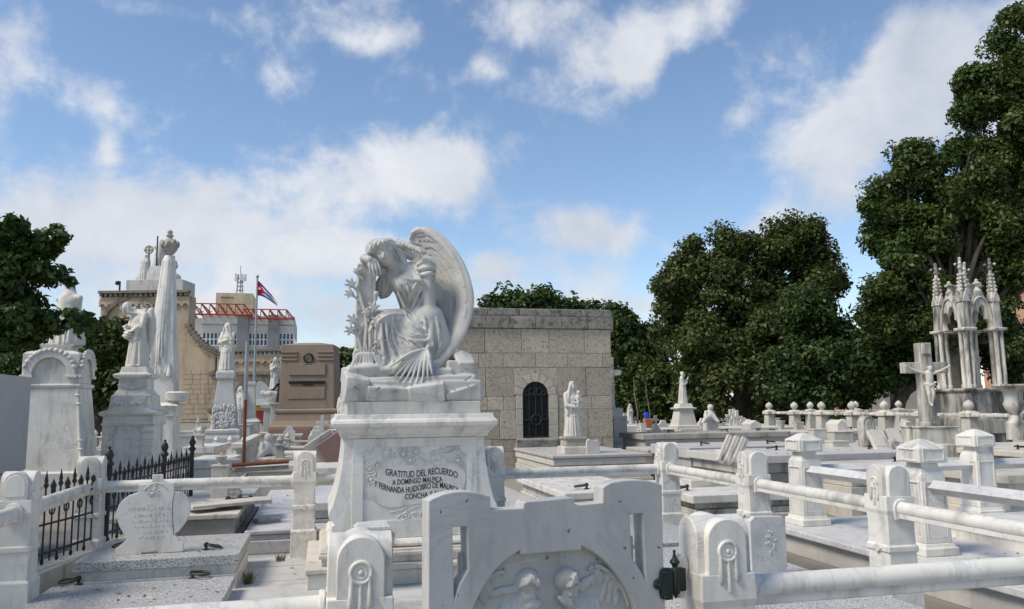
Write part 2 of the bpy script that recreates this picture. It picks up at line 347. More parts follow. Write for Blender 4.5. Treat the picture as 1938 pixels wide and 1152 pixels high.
def plate(name, outer, holes, thick, m, parent=None, bevel=0, M=None):
    """flat plate in x-z, front at y=0 going back to y=thick, holes cut through"""
    cu_ = bpy.data.curves.new('tmp', 'CURVE'); cu_.dimensions = '2D'; cu_.fill_mode = 'BOTH'; cu_.extrude = thick/2-bevel; cu_.bevel_depth = bevel; cu_.bevel_resolution = 2; cu_.offset = -bevel
    for pl in [outer]+holes:
        sp = cu_.splines.new('POLY'); sp.points.add(len(pl)-1); sp.use_cyclic_u = True
        for i, (x, z) in enumerate(pl): sp.points[i].co = (x, z, 0, 1)
    t = bpy.data.objects.new('tmp', cu_); me = bpy.data.meshes.new_from_object(t); bpy.data.objects.remove(t); bpy.data.curves.remove(cu_)
    me.transform(Matrix.Rotation(R_(90), 4, 'X')); me.transform(Matrix.Translation((0, thick/2, 0)))
    if M is not None: me.transform(M)
    me.name = name
    me.polygons.foreach_set('use_smooth', [True]*len(me.polygons)); me.set_sharp_from_angle(angle=R_(28))
    me.materials.clear()
    return obj(name, me, m, parent)
def text_mesh(txt, size, extrude=.002, bold=.0, align='CENTER'):
    cu_ = bpy.data.curves.new('tmp', 'FONT'); cu_.body = txt; cu_.size = size; cu_.extrude = extrude; cu_.align_x = align; cu_.offset = bold
    t = bpy.data.objects.new('tmp', cu_); me = bpy.data.meshes.new_from_object(t); bpy.data.objects.remove(t); bpy.data.curves.remove(cu_)
    me.transform(Matrix.Rotation(R_(90), 4, 'X')); return me
def arc_pts(cx, cz, r, a0, a1, n, rz=None):
    rz = r if rz is None else rz
    return [(cx+r*math.cos(R_(a0+(a1-a0)*i/n)), cz+rz*math.sin(R_(a0+(a1-a0)*i/n))) for i in range(n+1)]
def cr_(pts, n=6):
    """catmull-rom through 2D/3D/4D points"""
    P = np.array(pts, float); P = np.vstack([2*P[0]-P[1], P, 2*P[-1]-P[-2]]); out = []
    for i in range(1, len(P)-2):
        p0, p1, p2, p3 = P[i-1:i+3]
        for k in range(n):
            t = k/n; out.append(.5*((2*p1)+(-p0+p2)*t+(2*p0-5*p1+4*p2-p3)*t*t+(-p0+3*p1-3*p2+p3)*t**3))
    out.append(P[-2]); return np.array(out)
# ------------------------------------------------------------------ implicit-surface sculpting (for carved figures)
class SDF:
    def __init__(s, lo, hi, v):
        s.lo = np.array(lo, float); s.v = v; n = np.ceil((np.array(hi)-s.lo)/v).astype(int)+1
        s.n = n; s.F = np.full(tuple(n), 1e3, np.float32); s.ax = [s.lo[i]+v*np.arange(n[i]) for i in range(3)]
    def _sub(s, lo, hi):
        a = np.clip(np.floor((np.array(lo)-s.lo)/s.v).astype(int), 0, s.n-1); b = np.clip(np.ceil((np.array(hi)-s.lo)/s.v).astype(int)+1, 1, s.n)
        if (b-a).min() <= 0: return None
        sl = tuple(slice(a[i], b[i]) for i in range(3))
        return sl, s.ax[0][sl[0]][:, None, None], s.ax[1][sl[1]][None, :, None], s.ax[2][sl[2]][None, None, :]
    def _comb(s, sl, d, k, op):
        F = s.F[sl]
        if op == 'u':
            h = np.clip(.5+.5*(F-d)/k, 0, 1); s.F[sl] = F*(1-h)+d*h-k*h*(1-h)
        else:
            d = -d; h = np.clip(.5-.5*(F-d)/k, 0, 1); s.F[sl] = F*(1-h)+d*h+k*h*(1-h)
    def path(s, pts, rad, k=1.0, op='u', flat=None):
        P = np.array(pts, float); n = len(P); r = np.array(rad if hasattr(rad, '__len__') else [rad]*n, float)
        if len(r) != n: r = np.interp(np.linspace(0, 1, n), np.linspace(0, 1, len(r)), r)
        m = r.max()+k+3*s.v; q = s._sub(P.min(0)-m, P.max(0)+m)
        if q is None: return s
        sl, x, y, z = q
        def tr(x, y, z):
            if flat is None: return x, y, z
            nx, ny, nz, fc = flat; dt = (x*nx+y*ny+z*nz)*(fc-1); return x+nx*dt, y+ny*dt, z+nz*dt
        X, Y, Z = tr(x, y, z); D = None
        for i in range(n-1):
            a = np.array(tr(*P[i])); b = np.array(tr(*P[i+1])); ba = b-a; l2 = max(ba@ba, 1e-9)
            t = np.clip(((X-a[0])*ba[0]+(Y-a[1])*ba[1]+(Z-a[2])*ba[2])/l2, 0, 1)
            d = np.sqrt((X-a[0]-ba[0]*t)**2+(Y-a[1]-ba[1]*t)**2+(Z-a[2]-ba[2]*t)**2)-(r[i]+(r[i+1]-r[i])*t)
            D = d if D is None else np.minimum(D, d)
        s._comb(sl, D.astype(np.float32), k, op); return s
    def ell(s, c, r, k=1.0, op='u', rot=None):
        c = np.array(c, float); r = np.array(r, float); m = r.max()+k+3*s.v; q = s._sub(c-m, c+m)
        if q is None: return s
        sl, x, y, z = q; x, y, z = x-c[0], y-c[1], z-c[2]
        if rot is not None:
            Mx = np.array(Euler(rot).to_matrix()).T; x, y, z = Mx[0, 0]*x+Mx[0, 1]*y+Mx[0, 2]*z, Mx[1, 0]*x+Mx[1, 1]*y+Mx[1, 2]*z, Mx[2, 0]*x+Mx[2, 1]*y+Mx[2, 2]*z
        k0 = np.sqrt((x/r[0])**2+(y/r[1])**2+(z/r[2])**2); k1 = np.sqrt((x/r[0]**2)**2+(y/r[1]**2)**2+(z/r[2]**2)**2)+1e-9
        s._comb(sl, (k0*(k0-1)/k1).astype(np.float32), k, op); return s
    def box(s, c, h, rd=0, k=1.0, op='u', rot=None):
        c = np.array(c, float); h = np.array(h, float)-rd; m = np.linalg.norm(h)+rd+k+3*s.v; q = s._sub(c-m, c+m)
        if q is None: return s
        sl, x, y, z = q; x, y, z = x-c[0], y-c[1], z-c[2]
        if rot is not None:
            Mx = np.array(Euler(rot).to_matrix()).T; x, y, z = Mx[0, 0]*x+Mx[0, 1]*y+Mx[0, 2]*z, Mx[1, 0]*x+Mx[1, 1]*y+Mx[1, 2]*z, Mx[2, 0]*x+Mx[2, 1]*y+Mx[2, 2]*z
        qx, qy, qz = np.abs(x)-h[0]+0*y+0*z, np.abs(y)-h[1]+0*x+0*z, np.abs(z)-h[2]+0*x+0*y
        d = np.sqrt(np.maximum(qx, 0)**2+np.maximum(qy, 0)**2+np.maximum(qz, 0)**2)+np.minimum(np.maximum(qx, np.maximum(qy, qz)), 0)-rd
        s._comb(sl, d.astype(np.float32), k, op); return s
    def surf(s, x, z, default=None):
        """first surface met going in +y at (x,z)"""
        i = int(round((x-s.lo[0])/s.v)); j = int(round((z-s.lo[2])/s.v))
        if not (0 <= i < s.n[0] and 0 <= j < s.n[2]): return default
        c = s.F[i, :, j]; w = np.nonzero(c < 0)[0]
        return s.ax[1][w[0]] if len(w) else default
    def draw(s, pts, rad, k, lift=0.0, op='u', n=6, flat=None):
        """ridge (or groove) that follows the front surface; pts are (x,z)"""
        C = cr_(pts, n); Q = []; rr = np.interp(np.linspace(0, 1, len(C)), np.linspace(0, 1, len(rad)), rad) if hasattr(rad, '__len__') else np.full(len(C), rad)
        last = None; R = []
        for (x, z), r in zip(C, rr):
            y = s.surf(x, z, None)
            if y is None: continue
            if last is not None: y = last*.4+y*.6 if abs(y-last) < 10*s.v else last
            last = y; Q.append((x, y-lift*r, z)); R.append(r)
        if len(Q) > 1: s.path(Q, R, k, op, flat)
        return s
    def mesh(s, name, scale=1.0, sm=1):
        F = s.F.copy(); F[0] = F[-1] = 1e3; F[:, 0] = F[:, -1] = 1e3; F[:, :, 0] = F[:, :, -1] = 1e3
        F = np.clip(F, -3*s.v, 3*s.v); S = F < 0
        nx, ny, nz = F.shape
        cnt = sum(S[a:nx-1+a, b:ny-1+b, c:nz-1+c].astype(np.int8) for a in (0, 1) for b in (0, 1) for c in (0, 1))
        act = (cnt > 0) & (cnt < 8); idx = np.argwhere(act); ids = np.full(act.shape, -1, np.int64); ids[act] = np.arange(len(idx))
        cor = [(a, b, c) for a in (0, 1) for b in (0, 1) for c in (0, 1)]
        val = np.stack([F[idx[:, 0]+a, idx[:, 1]+b, idx[:, 2]+c] for a, b, c in cor], 1)
        acc = np.zeros((len(idx), 3)); num = np.zeros(len(idx))
        for i in range(8):
            for j in range(i+1, 8):
                if sum(abs(cor[i][k]-cor[j][k]) for k in range(3)) != 1: continue
                a, b = val[:, i], val[:, j]; m = (a < 0) != (b < 0); t = np.where(m, a/(a-b+1e-12), 0)
                p = np.array(cor[i])[None]+t[:, None]*(np.array(cor[j])-np.array(cor[i]))[None]
                acc += p*m[:, None]; num += m
        V = (idx+acc/num[:, None])*s.v+s.lo
        Q = []
        for ax in range(3):
            sl0 = [slice(None)]*3; sl1 = [slice(None)]*3; sl0[ax] = slice(0, -1); sl1[ax] = slice(1, None)
            ch = S[tuple(sl0)] != S[tuple(sl1)]; e = np.argwhere(ch)
            o1, o2 = [(1, 2), (2, 0), (0, 1)][ax]
            ok = (e[:, o1] > 0) & (e[:, o2] > 0) & (e[:, o1] < F.shape[o1]-1) & (e[:, o2] < F.shape[o2]-1); e = e[ok]
            fl = S[tuple(sl0)][e[:, 0], e[:, 1], e[:, 2]]
            def cell(d1, d2):
                c = e.copy(); c[:, o1] -= d1; c[:, o2] -= d2; return ids[c[:, 0], c[:, 1], c[:, 2]]
            q = np.stack([cell(1, 1), cell(0, 1), cell(0, 0), cell(1, 0)], 1); q[~fl] = q[~fl][:, ::-1]; Q.append(q)
        Q = np.concatenate(Q)
        for _ in range(sm):
            A = np.zeros_like(V); c = np.zeros(len(V))
            for a, b in ((0, 1), (1, 2), (2, 3), (3, 0)):
                np.add.at(A, Q[:, a], V[Q[:, b]]); np.add.at(c, Q[:, a], 1); np.add.at(A, Q[:, b], V[Q[:, a]]); np.add.at(c, Q[:, b], 1)
            V = V*.5+.5*A/np.maximum(c, 1)[:, None]
        V = V*scale
        return fast_mesh(name, V, Q)
def fast_mesh(name, V, Q, smooth=True):
    me = bpy.data.meshes.new(name); n = Q.shape[1]
    me.vertices.add(len(V)); me.vertices.foreach_set('co', np.ascontiguousarray(V, np.float32).ravel())
    me.loops.add(Q.size); me.loops.foreach_set('vertex_index', np.ascontiguousarray(Q, np.int32).ravel())
    me.polygons.add(len(Q)); me.polygons.foreach_set('loop_start', np.arange(0, Q.size, n, dtype=np.int32))
    if smooth: me.polygons.foreach_set('use_smooth', np.ones(len(Q), bool))
    me.update(calc_edges=True); return me
# ================================================================== SETTING: ground
g = MB(); NG = 24
g.add([(-900, -60, -.12), (900, -60, -.12), (900, 1600, -.12), (-900, 1600, -.12)], [(0, 1, 2, 3)])
structure(g.build('ground', 'ground_soil'))
fl = structure(MB().box(-2.45, 4.28, 3.0, 9.36, -.11, -.012).build('marble_floor', 'paving'))
sl = MB().box(-.39, .39, -.32, .32, -.012, 0).mesh('paving_slab')
for i in range(8):
    for j in range(9):
        o = obj('paving_slab', sl, 'paving', fl, loc=(-2.45+.42+i*.84, 3.0+.353+j*.706, random.uniform(-.002, .002))); o.scale = (1.06, 1.08, 1)
# ================================================================== ENCLOSURE of the angel tomb
XL, XR, YF, YB = -2.334, 4.139, 3.18, 9.195
def make_post(label, loc, rotz, ornament=True, both=False, group=None):
    t = thing('fence_post', label, 'fence post', loc, rotz, group); t.rotation_euler = (random.uniform(-.007, .007), random.uniform(-.007, .007), rotz)
    b = MB(); b.loft([(-.1, .137, .137), (.275, .137, .137), (.292, .118, .118), (.50, .116, .116), (.505, .127, .127), (.545, .127, .127), (.55, .115, .115), (.70, .112, .112), (.77, .117, .117), (.80, .125, .125), (.905, .122, .122)])
    b.build('shaft', 'marble', t, bevel=.006)
    pl = [(-.088, .90)]+[(.088, .90)]+arc_pts(0, 1.037, .088, 0, 180, 12)
    h = MB().prism(pl, -.121, .121, 'y'); h.build('arched_head', 'marble', t, smooth=40, bevel=.005)
    h = MB().prism(pl, -.1205, .1205, 'x'); h.build('arched_head', 'marble', t, smooth=40, bevel=.005)
    if ornament:
        y = -.1225
        o = MB(); o.ring((0, y, .995), .038, .0085, 'y', 24, 8); o.ring((0, y+.001, .995), .021, .006, 'y', 20, 6); o.ball((0, y, .995), (.011, .009, .011)); o.lathe([(.034, 0), (.034, .006)], 20, M=Matrix.Translation((0, y+.004, .995)) @ Matrix.Rotation(R_(90), 4, 'X'))
        o.build('rosette', 'marble', t, smooth=50)
        for dx, z1, z0, r in ((-.034, .985, .865, .0115), (0, .955, .83, .0105), (.034, .985, .87, .0115)):
            p = MB(); p.tube([(dx*.95, y, z1), (dx, y-.001, (z1+z0)/2), (dx*1.05, y-.003, z0+.012), (dx*1.05, y-.001, z0)], [r*.75, r*.85, r*1.15, r*.55], 8)
            p.build('tassel', 'marble', t, smooth=60)
        p = MB().prism([(-.05, .525), (0, .49), (.05, .525), (0, .56)], -.1345, -.12, 'y'); p.build('lozenge', 'marble', t, bevel=.004)
    else:
        p = MB().prism([(-.07, .93), (.07, .93)]+arc_pts(0, 1.03, .07, 0, 180, 12), -.1255, -.119, 'y'); p.build('arched_panel', 'marble', t, smooth=40, bevel=.003)
    return t
PX = [XL, -.176, 1.954, XR]; PY = [YF, 5.2, 7.17, YB]
gb = 'posts of the low marble fence round the angel tomb'
make_post('marble fence post with rosette and tassels, beside the opening edge of the carved gate', (.1415, YF, 0), 0)
make_post('marble fence post with rosette and tassels that carries the dark gate hinge', (1.6354, YF, 0), 0)
make_post('rear corner marble fence post next to the heart-shaped headstone', (XL, YB, 0), 0, False)
make_post('marble fence post with rosette between flat bluish tomb and lily side of the angel', (PX[1], YB, 0), 0)
make_post('grey shaded marble fence post with rosette behind the angel pedestal, wing side', (PX[2], YB, 0), 0)
make_post('rear corner marble fence post beside stepped cream tomb with black stains', (XR, YB, 0), R_(-90))
make_post('marble side fence post joined to the heart-headstone corner post by one rail, iron railing behind', (XL, 7.185, 0), 0, False)
make_post('marble side fence post with side rosette, next to a post with a pyramid cap', (XR, PY[2], 0), R_(-90))
make_post('marble side fence post with rosette and lozenge band, above the small carved tablet', (XR, 5.234, 0), R_(-90))
def make_rail(label, a, b, group=None, dz=0.0):
    a = Vector((*a, dz)); b = Vector((*b, dz)); d = b-a; L = d.length; rz = math.atan2(d.y, d.x)
    t = thing('fence_rail', label, 'rail', a, rz, group)
    x0, x1 = .125, L-.125; n = 14; m = MB(); vs = []; fs = []
    for i in range(n+1):
        x = x0+(x1-x0)*i/n; w = .0012*math.sin(i*2.3+a.x*5)
        for k in range(14):
            an = R_(-35+k*250/13); vs.append((x, .047*math.cos(an), .815+w+.05*math.sin(an)))
    for i in range(n):
        for k in range(14): fs.append((i*14+k, i*14+(k+1) % 14, (i+1)*14+(k+1) % 14, (i+1)*14+k))
    fs.append(tuple(range(14))[::-1]); fs.append(tuple(n*14+k for k in range(14)))
    m.add(vs, fs); m.build('round_bar', 'marble', t, smooth=50)
    m = MB().box(x0, x1, -.034, .034, .745, .792); m.build('under_strip', 'marble', t, bevel=.005)
    cp = [(-.062, .735), (.062, .735), (.066, .81)]+arc_pts(0, .82, .066, 0, 180, 12)
    for x in (.118, L-.142):
        c = MB().prism(cp, x, x+.024, 'x'); c.build('collar', 'marble', t, smooth=40, bevel=.006)
    return t
make_rail('white marble fence rail crossing behind the heart-shaped headstone', (XL, YB), (PX[1], YB))
make_rail('short visible marble fence rail running behind the angel pedestal', (PX[1], YB), (PX[2], YB))
make_rail('marble fence rail over a slab tomb with iron ring, below the stone mausoleum', (PX[2], YB), (XR, YB))
make_rail('marble fence rail between heart-headstone corner post and the next side post, spiked iron railing behind', (XL, 7.185), (XL, YB))
make_rail('marble side fence rail ending at the picture border beside the iron railing', (XL, PY[1]), (XL, 7.185))
make_rail('bluish marble side fence rail leaving the corner post below the broken tablets', (XR, PY[2]), (XR, YB))
make_rail('marble side fence rail with dark chips, in front of the first pyramid-capped post', (XR, 5.234), (XR, PY[2]))
make_rail('marble side fence rail sloping past the pyramid-capped posts from the lozenge post', (XR, YF), (XR, 5.234))
make_rail('thick front marble fence rail above lower speckled granite slab with rings', (XL, YF), (.1415, YF), dz=.032)
make_rail('thick front marble fence rail next to the hinge post, above speckled granite', (1.6354, YF), (XR, YF))
# ------------------------------------------------------------------ carved marble gate
GA = R_(12.2); GH = at(1257, 1080, 3.36); GH.z = 0
gdir = Vector((math.cos(GA), math.sin(GA), 0)); gn = Vector((gdir.y, -gdir.x, 0))       # faces the camera
def gpx(px, py):
    X, Y, Z = _ray(px, py); d = Vector((_c*X+_s*Y, -_s*X+_c*Y, Z)); o = Vector((0, 0, CAMH)); k = (GH-o).dot(gn)/d.dot(gn); p = o+d*k
    return ((p-GH).dot(gdir), p.z)
def gz(zx, zy): return gpx(780+zx*.25343, 860+zy*.25343)
gate = thing('cemetery_gate', 'swung-open white marble gate carved with two praying cherub heads', 'gate', GH, GA)
GW = 1.05
def sym(l):                                   # outline of one half, mirrored about the middle
    return l
out = [gz(128, 1150), gz(122, 700), gz(122, 350)]+[tuple(p) for p in cr_([gz(124, 345), gz(230, 296), gz(350, 275), gz(480, 283), gz(585, 312)], 5)][1:]+[gz(588, 380), gz(592, 414), gz(828, 400), gz(832, 366), gz(850, 352), gz(1190, 321), gz(1207, 328), gz(1216, 379), gz(1424, 358), gz(1426, 250)]
out += [tuple(p) for p in cr_([gz(1428, 242), gz(1500, 206), gz(1640, 189), gz(1770, 197), gz(1868, 226)], 5)][1:]+[gz(1876, 700), gz(1880, 1150)]
out[0] = (out[1][0], .12); out[-1] = (out[-2][0], .12)
sl1 = [gz(303, 540), gz(412, 540), gz(420, 862), gz(360, 960), gz(316, 1085)]
sl2 = [gz(1628, 446), gz(1722, 441), gz(1745, 940), gz(1715, 880), gz(1640, 760)]
arc = [tuple(p) for p in cr_([gz(440, 1200), gz(470, 1120), gz(530, 1000), gz(610, 880), gz(710, 782), gz(808, 716)], 5)]
arc2 = [tuple(p) for p in cr_([gz(1268, 682), gz(1370, 740), gz(1470, 826), gz(1560, 940), gz(1630, 1060), gz(1680, 1190)], 5)]
hole = arc+[gz(812, 748), gz(1266, 714)]+arc2
hole = [(hole[0][0]-.012, .34)]+hole+[(hole[-1][0]+.012, .34)]
def ccw(p): 
    return p if sum(p[i][0]*p[(i+1) % len(p)][1]-p[(i+1) % len(p)][0]*p[i][1] for i in range(len(p))) > 0 else p[::-1]
plate('panel', ccw(out), [ccw(sl1), ccw(sl2), ccw(hole)], .075, 'gate_marble', gate, bevel=.005)
xs = [p[0] for p in hole]; rx0, rx1 = min(xs)-.02, max(xs)+.02
# relief : local frame x along gate, y depth (0 = front of the panel, recess floor at .034), z up
rl = SDF((rx0, -.02, .33), (rx1, .085, 1.08), .0042)
rl.box(((rx0+rx1)/2, .062, .7), ((rx1-rx0)/2-.008, .018, .36), .002, .002)
def rz_(zx, zy): return gpx(860+zx*.19608, 1020+zy*.19608)
def rpath(pts, rad, y=.04, k=.006, flat=(0, 1, 0, 1.0)):
    rl.path([(p[0], yy, p[1]) for p, yy in zip(pts, y if hasattr(y, '__len__') else [y]*len(pts))], rad, k, flat=flat)
for sgn, hc, chin, crown in ((-1, (745, 420), (715, 600), (720, 310)), (1, (1120, 400), (1190, 555), (1110, 290))):
    H_ = lambda dx, dz: rz_(hc[0]+(dx if sgn < 0 else -dx*.6+40), hc[1]+dz)
    c = rz_(*hc); rl.ell((c[0], .042, c[1]), (.055, .034, .047), .004)                      # hair volume
    f0 = H_(5, 112); rl.ell((f0[0], .038, f0[1]), (.037, .029, .044), .006, rot=(0, -.25*sgn, 0)); ch = H_(15, 205); rl.ell((ch[0], .028, ch[1]), (.012, .012, .010), .010)
    rl.draw([H_(-78, 70), H_(-40, 58), H_(10, 62), H_(60, 50), H_(95, 62)], [.0045, .006, .006, .006, .0045], .003, .3)   # fringe over the brow
    rl.draw([H_(-45, 78), H_(0, 76), H_(60, 70)], .003, .003, .0, 's')
    rl.draw([H_(28, 100), H_(34, 128), H_(38, 152)], [.003, .0036, .0048], .004, .35)                                    # nose
    for dx in (-18, 68): rl.draw([H_(dx-22, 118), H_(dx, 126), H_(dx+22, 116)], .0034, .003, .1, 's'); rl.draw([H_(dx-20, 112), H_(dx, 119), H_(dx+20, 111)], .0030, .002, .1)
    rl.draw([H_(8, 178), H_(28, 182), H_(46, 176)], [.002, .003, .002], .002, .0, 's'); rl.draw([H_(12, 188), H_(28, 191), H_(42, 187)], [.002, .0032, .002], .003, .3)
    hz = random.Random(3)
    for i in range(13):                                                                    # wavy locks from the crown
        t_ = i/12; ex, ez = -125+230*t_, 55-60*math.sin(math.pi*t_)+20; w_ = hz.uniform(-14, 14)
        rl.draw([H_(-5, -75), H_(-5+ex*.45+w_, -40+ez*.2), H_(ex*.8-w_, ez*.55), H_(ex*.95, ez)], [.003, .0062, .0062, .004], .003, .35)
    side = [(640, 470), (560, 490), (500, 500), (430, 520), (385, 525)] if sgn < 0 else [(1215, 430), (1270, 470), (1330, 430), (1380, 370), (1290, 400), (1250, 450)]
    for dz in (0, 22, 44): rpath([rz_(x, y+dz*.8+12*math.sin(x*.05+dz)) for x, y in side], [.010, .009, .009, .007, .004], .036, .004)
    # hands pressed to the cheek
    ha = (780, 640) if sgn < 0 else (1120, 620)
    for i in range(5):
        d = i*16; a = (ha[0]-70+d, ha[1]+60+d*.5) if sgn < 0 else (ha[0]-75+d, ha[1]-40+d*.25); b = (ha[0]+20+d, ha[1]-35+d*.2) if sgn < 0 else (ha[0]+10+d*1.2, ha[1]+60+d*.3)
        rpath([rz_(*a), rz_((a[0]+b[0])/2, (a[1]+b[1])/2), rz_(*b)], [.010, .010, .007], [.028, .022, .024], .004)
    # neck, shoulder, sleeve
    sh = rz_(600 if sgn < 0 else 1290, 700); rl.ell((sh[0], .05, sh[1]-.02), (.085, .03, .075), .015)
    for dx in (-60, -10, 50, 95): rpath([rz_((560 if sgn < 0 else 1330)+dx, 590), rz_((560 if sgn < 0 else 1320)+dx*1.1, 690), rz_((560 if sgn < 0 else 1310)+dx*1.2, 800)], [.006, .010, .012], [.042, .028, .024], .008)
    # wing: thick leading edge and scalloped feathers
    le = [(215, 640), (250, 540), (310, 450), (390, 370), (470, 335), (520, 345)] if sgn < 0 else [(1345, 310), (1375, 275), (1440, 275), (1530, 330), (1610, 420), (1680, 530), (1725, 660)]
    rpath([tuple(p) for p in cr_([rz_(*p) for p in le], 4)], [.007, .009, .010, .009, .008], .034, .004)
    hz = random.Random(5)
    for row, (x, y) in enumerate([(1430, 400), (1465, 450), (1540, 420), (1500, 545), (1560, 540), (1610, 560), (1480, 620), (1550, 640), (1620, 650), (1400, 470), (1590, 480)] if sgn > 0 else [(300, 520), (350, 470), (410, 430), (290, 600), (350, 560), (330, 640), (400, 590)]):
        q = rz_(x, y); rl.ell((q[0], .042, q[1]+.02), (.013, .008, .030), .003, rot=(0, .25*sgn, 0))
for a, b in (((560, 270), (820, 215)), ((1020, 190), (1180, 260))):                        # faint clouds
    for i in range(5):
        t = i/4; q = rz_(a[0]+(b[0]-a[0])*t, a[1]+(b[1]-a[1])*t); rl.ell((q[0], .046, q[1]), (.020, .006, .011), .006)
obj('cherub_relief', rl.mesh('cherub_relief', 1, 1), 'gate_marble', gate)
# hinge (dark patinated bronze), at the right border of the gate
def hz_(zx, zy): return gpx(1230+zx*.1841, 940+zy*.1841)
hg = [hz_(212, 730), hz_(140, 725), hz_(105, 745), hz_(92, 800), hz_(95, 825), hz_(45, 860), hz_(32, 905), hz_(45, 940), hz_(95, 960), hz_(98, 1010), hz_(110, 1045), hz_(150, 1055), hz_(215, 1048)]
hinge = plate('hinge', ccw(hg), [], .022, 'hinge_metal', gate, bevel=.003, M=Matrix.Translation((0, -.018, 0)))
for q in ((125, 778), (68, 900), (135, 1022)):
    u = hz_(*q); MB().ball((u[0], -.018, u[1]), (.0075, .007, .0075), 10, 6).build('bolt', 'hinge_metal', hinge, smooth=60)
bx_, bz0 = hz_(250, 990); _, bz1 = hz_(250, 740); hx_ = bx_+.004
MB().lathe([(.017, bz0), (.0185, bz0+.003), (.0185, bz1-.004), (.016, bz1), (.010, bz1+.008), (.013, bz1+.016), (.022, bz1+.028), (.020, bz1+.032), (.010, bz1+.044), (.006, bz1+.058), (.0045, bz1+.064), (.007, bz1+.070), (.0045, bz1+.076), (.001, bz1+.078)], 14, hx_, -.005).build('barrel', 'hinge_metal', hinge, smooth=50)
MB().lathe([(.003, bz0-.02), (.009, bz0-.012), (.012, bz0)], 10, hx_, -.005).build('lower_knob', 'hinge_metal', hinge, smooth=50)
MB().box(hx_+.012, hx_+.052, -.012, .02, bz0+.005, bz1).build('wall_leaf', 'hinge_metal', hinge, bevel=.004)
MB().prism([(hx_+.034, bz0-.03), (hx_+.062, bz0-.03)]+arc_pts(hx_+.062, bz1+.0, .028, 0, 180, 8, .05), .015, .05, 'y').build('marble_boss', 'marble', gate, smooth=40, bevel=.006)
# ================================================================== ANGEL MONUMENT
AX, AY = .875, 7.70
CT = 1.53
ped = thing('angel_pedestal', 'white marble pedestal with inscribed banner below the mourning angel', 'pedestal', (AX, AY, 0))
def pz(zx, zy): return ((zx-567)*.00186, CT-(zy-118)*.00186)      # face coordinates (x,z), centred
prof = [pz(205, 236), pz(203, 300), pz(197, 360), pz(186, 430), pz(172, 500), pz(156, 560), pz(140, 592), pz(134, 615), pz(140, 636), pz(160, 652), pz(164, 662), pz(150, 668), pz(150, 745)]
full = prof+[(-x, z) for x, z in prof[::-1]]
MB().prism(ccw(full), .0, 1.30, 'y').build('die', 'marble', ped, smooth=35, bevel=.006)
MB().loft([(1.308, .70, .70), (1.335, .70, .70), (1.337, .712, .712), (1.352, .716, .716), (1.372, .735, .735), (1.40, .752, .752), (1.403, .768, .768), (1.42, .783, .783), (1.45, .787, .787), (1.478, .772, .772), (1.482, .758, .758), (1.50, .752, .752), (1.53, .745, .745)], 0, .65).build('cornice', 'marble', ped, smooth=30, bevel=.004)
o1 = [pz(247, 240), pz(887, 240), pz(887, 738), pz(247, 738)]
nt_ = lambda cx, cz, r, a0, a1: arc_pts(cx, cz, r, a0, a1, 6)
a, b = pz(303, 650); c, d = pz(835, 285)
hole = [(a, b), (c, b)]+[(c, d-.075)]+arc_pts(c, d, .075, 270, 180, 6)[1:]+arc_pts(a, d, .075, 0, -90, 6)
plate('raised_frame', ccw(o1), [ccw(hole)], .022, 'marble', ped, bevel=.004, M=Matrix.Translation((0, -.018, 0)))
bn = [pz(*p) for p in cr_([(405, 335), (432, 362), (480, 376), (530, 380), (620, 362), (700, 355), (770, 375), (825, 425), (826, 470), (800, 535), (745, 548), (640, 568), (540, 580), (440, 588), (372, 562), (330, 515), (352, 470), (378, 420), (405, 335)], 4)[:-1]]
plate('banner', ccw([tuple(p) for p in bn]), [], .020, 'marble', ped, bevel=.005, M=Matrix.Translation((0, -.011, 0)))
for x, y, r in ((505, 322, 20), (570, 310, 20), (540, 355, 18), (790, 362, 20), (338, 392, 20), (374, 375, 16), (342, 445, 20), (612, 630, 18), (800, 512, 15), (520, 630, 15)):
    u, w = pz(x, y); r *= .00186; m = MB(); m.ring((u, -.006, w), r, .0055, 'y', 16, 6); m.ball((u, -.005, w), (r*.6, .008, r*.6), 10, 6); m.build('carved_flower', 'marble', ped, smooth=60)
for pts in ([(405, 335), (400, 305), (430, 300), (455, 320), (460, 350)], [(640, 345), (680, 325), (740, 320), (775, 300), (780, 282)], [(330, 470), (350, 500), (370, 420)], [(440, 610), (500, 600), (560, 570), (640, 560)], [(470, 640), (540, 600), (600, 580), (690, 560)], [(545, 355), (590, 345), (620, 365)], [(690, 335), (720, 345), (790, 362)]):
    m = MB(); m.tube([(pz(*p)[0], -.004, pz(*p)[1]) for p in cr_(pts, 4)], .0055, 6); m.build('carved_stem', 'marble', ped, smooth=60)
for x, y, an in ((660, 318, .4), (700, 305, .2), (740, 298, .1), (600, 330, -.5), (430, 330, 1.2), (360, 420, 1.0), (620, 600, .5), (560, 620, .2), (500, 655, .4), (650, 585, .3)):
    u, w = pz(x, y); m = MB(); m.ball((0, 0, 0), (.032, .008, .013), 10, 6, Matrix.Translation((u, -.004, w)) @ Matrix.Rotation(-an, 4, 'Y')); m.build('carved_leaf', 'marble', ped, smooth=60)
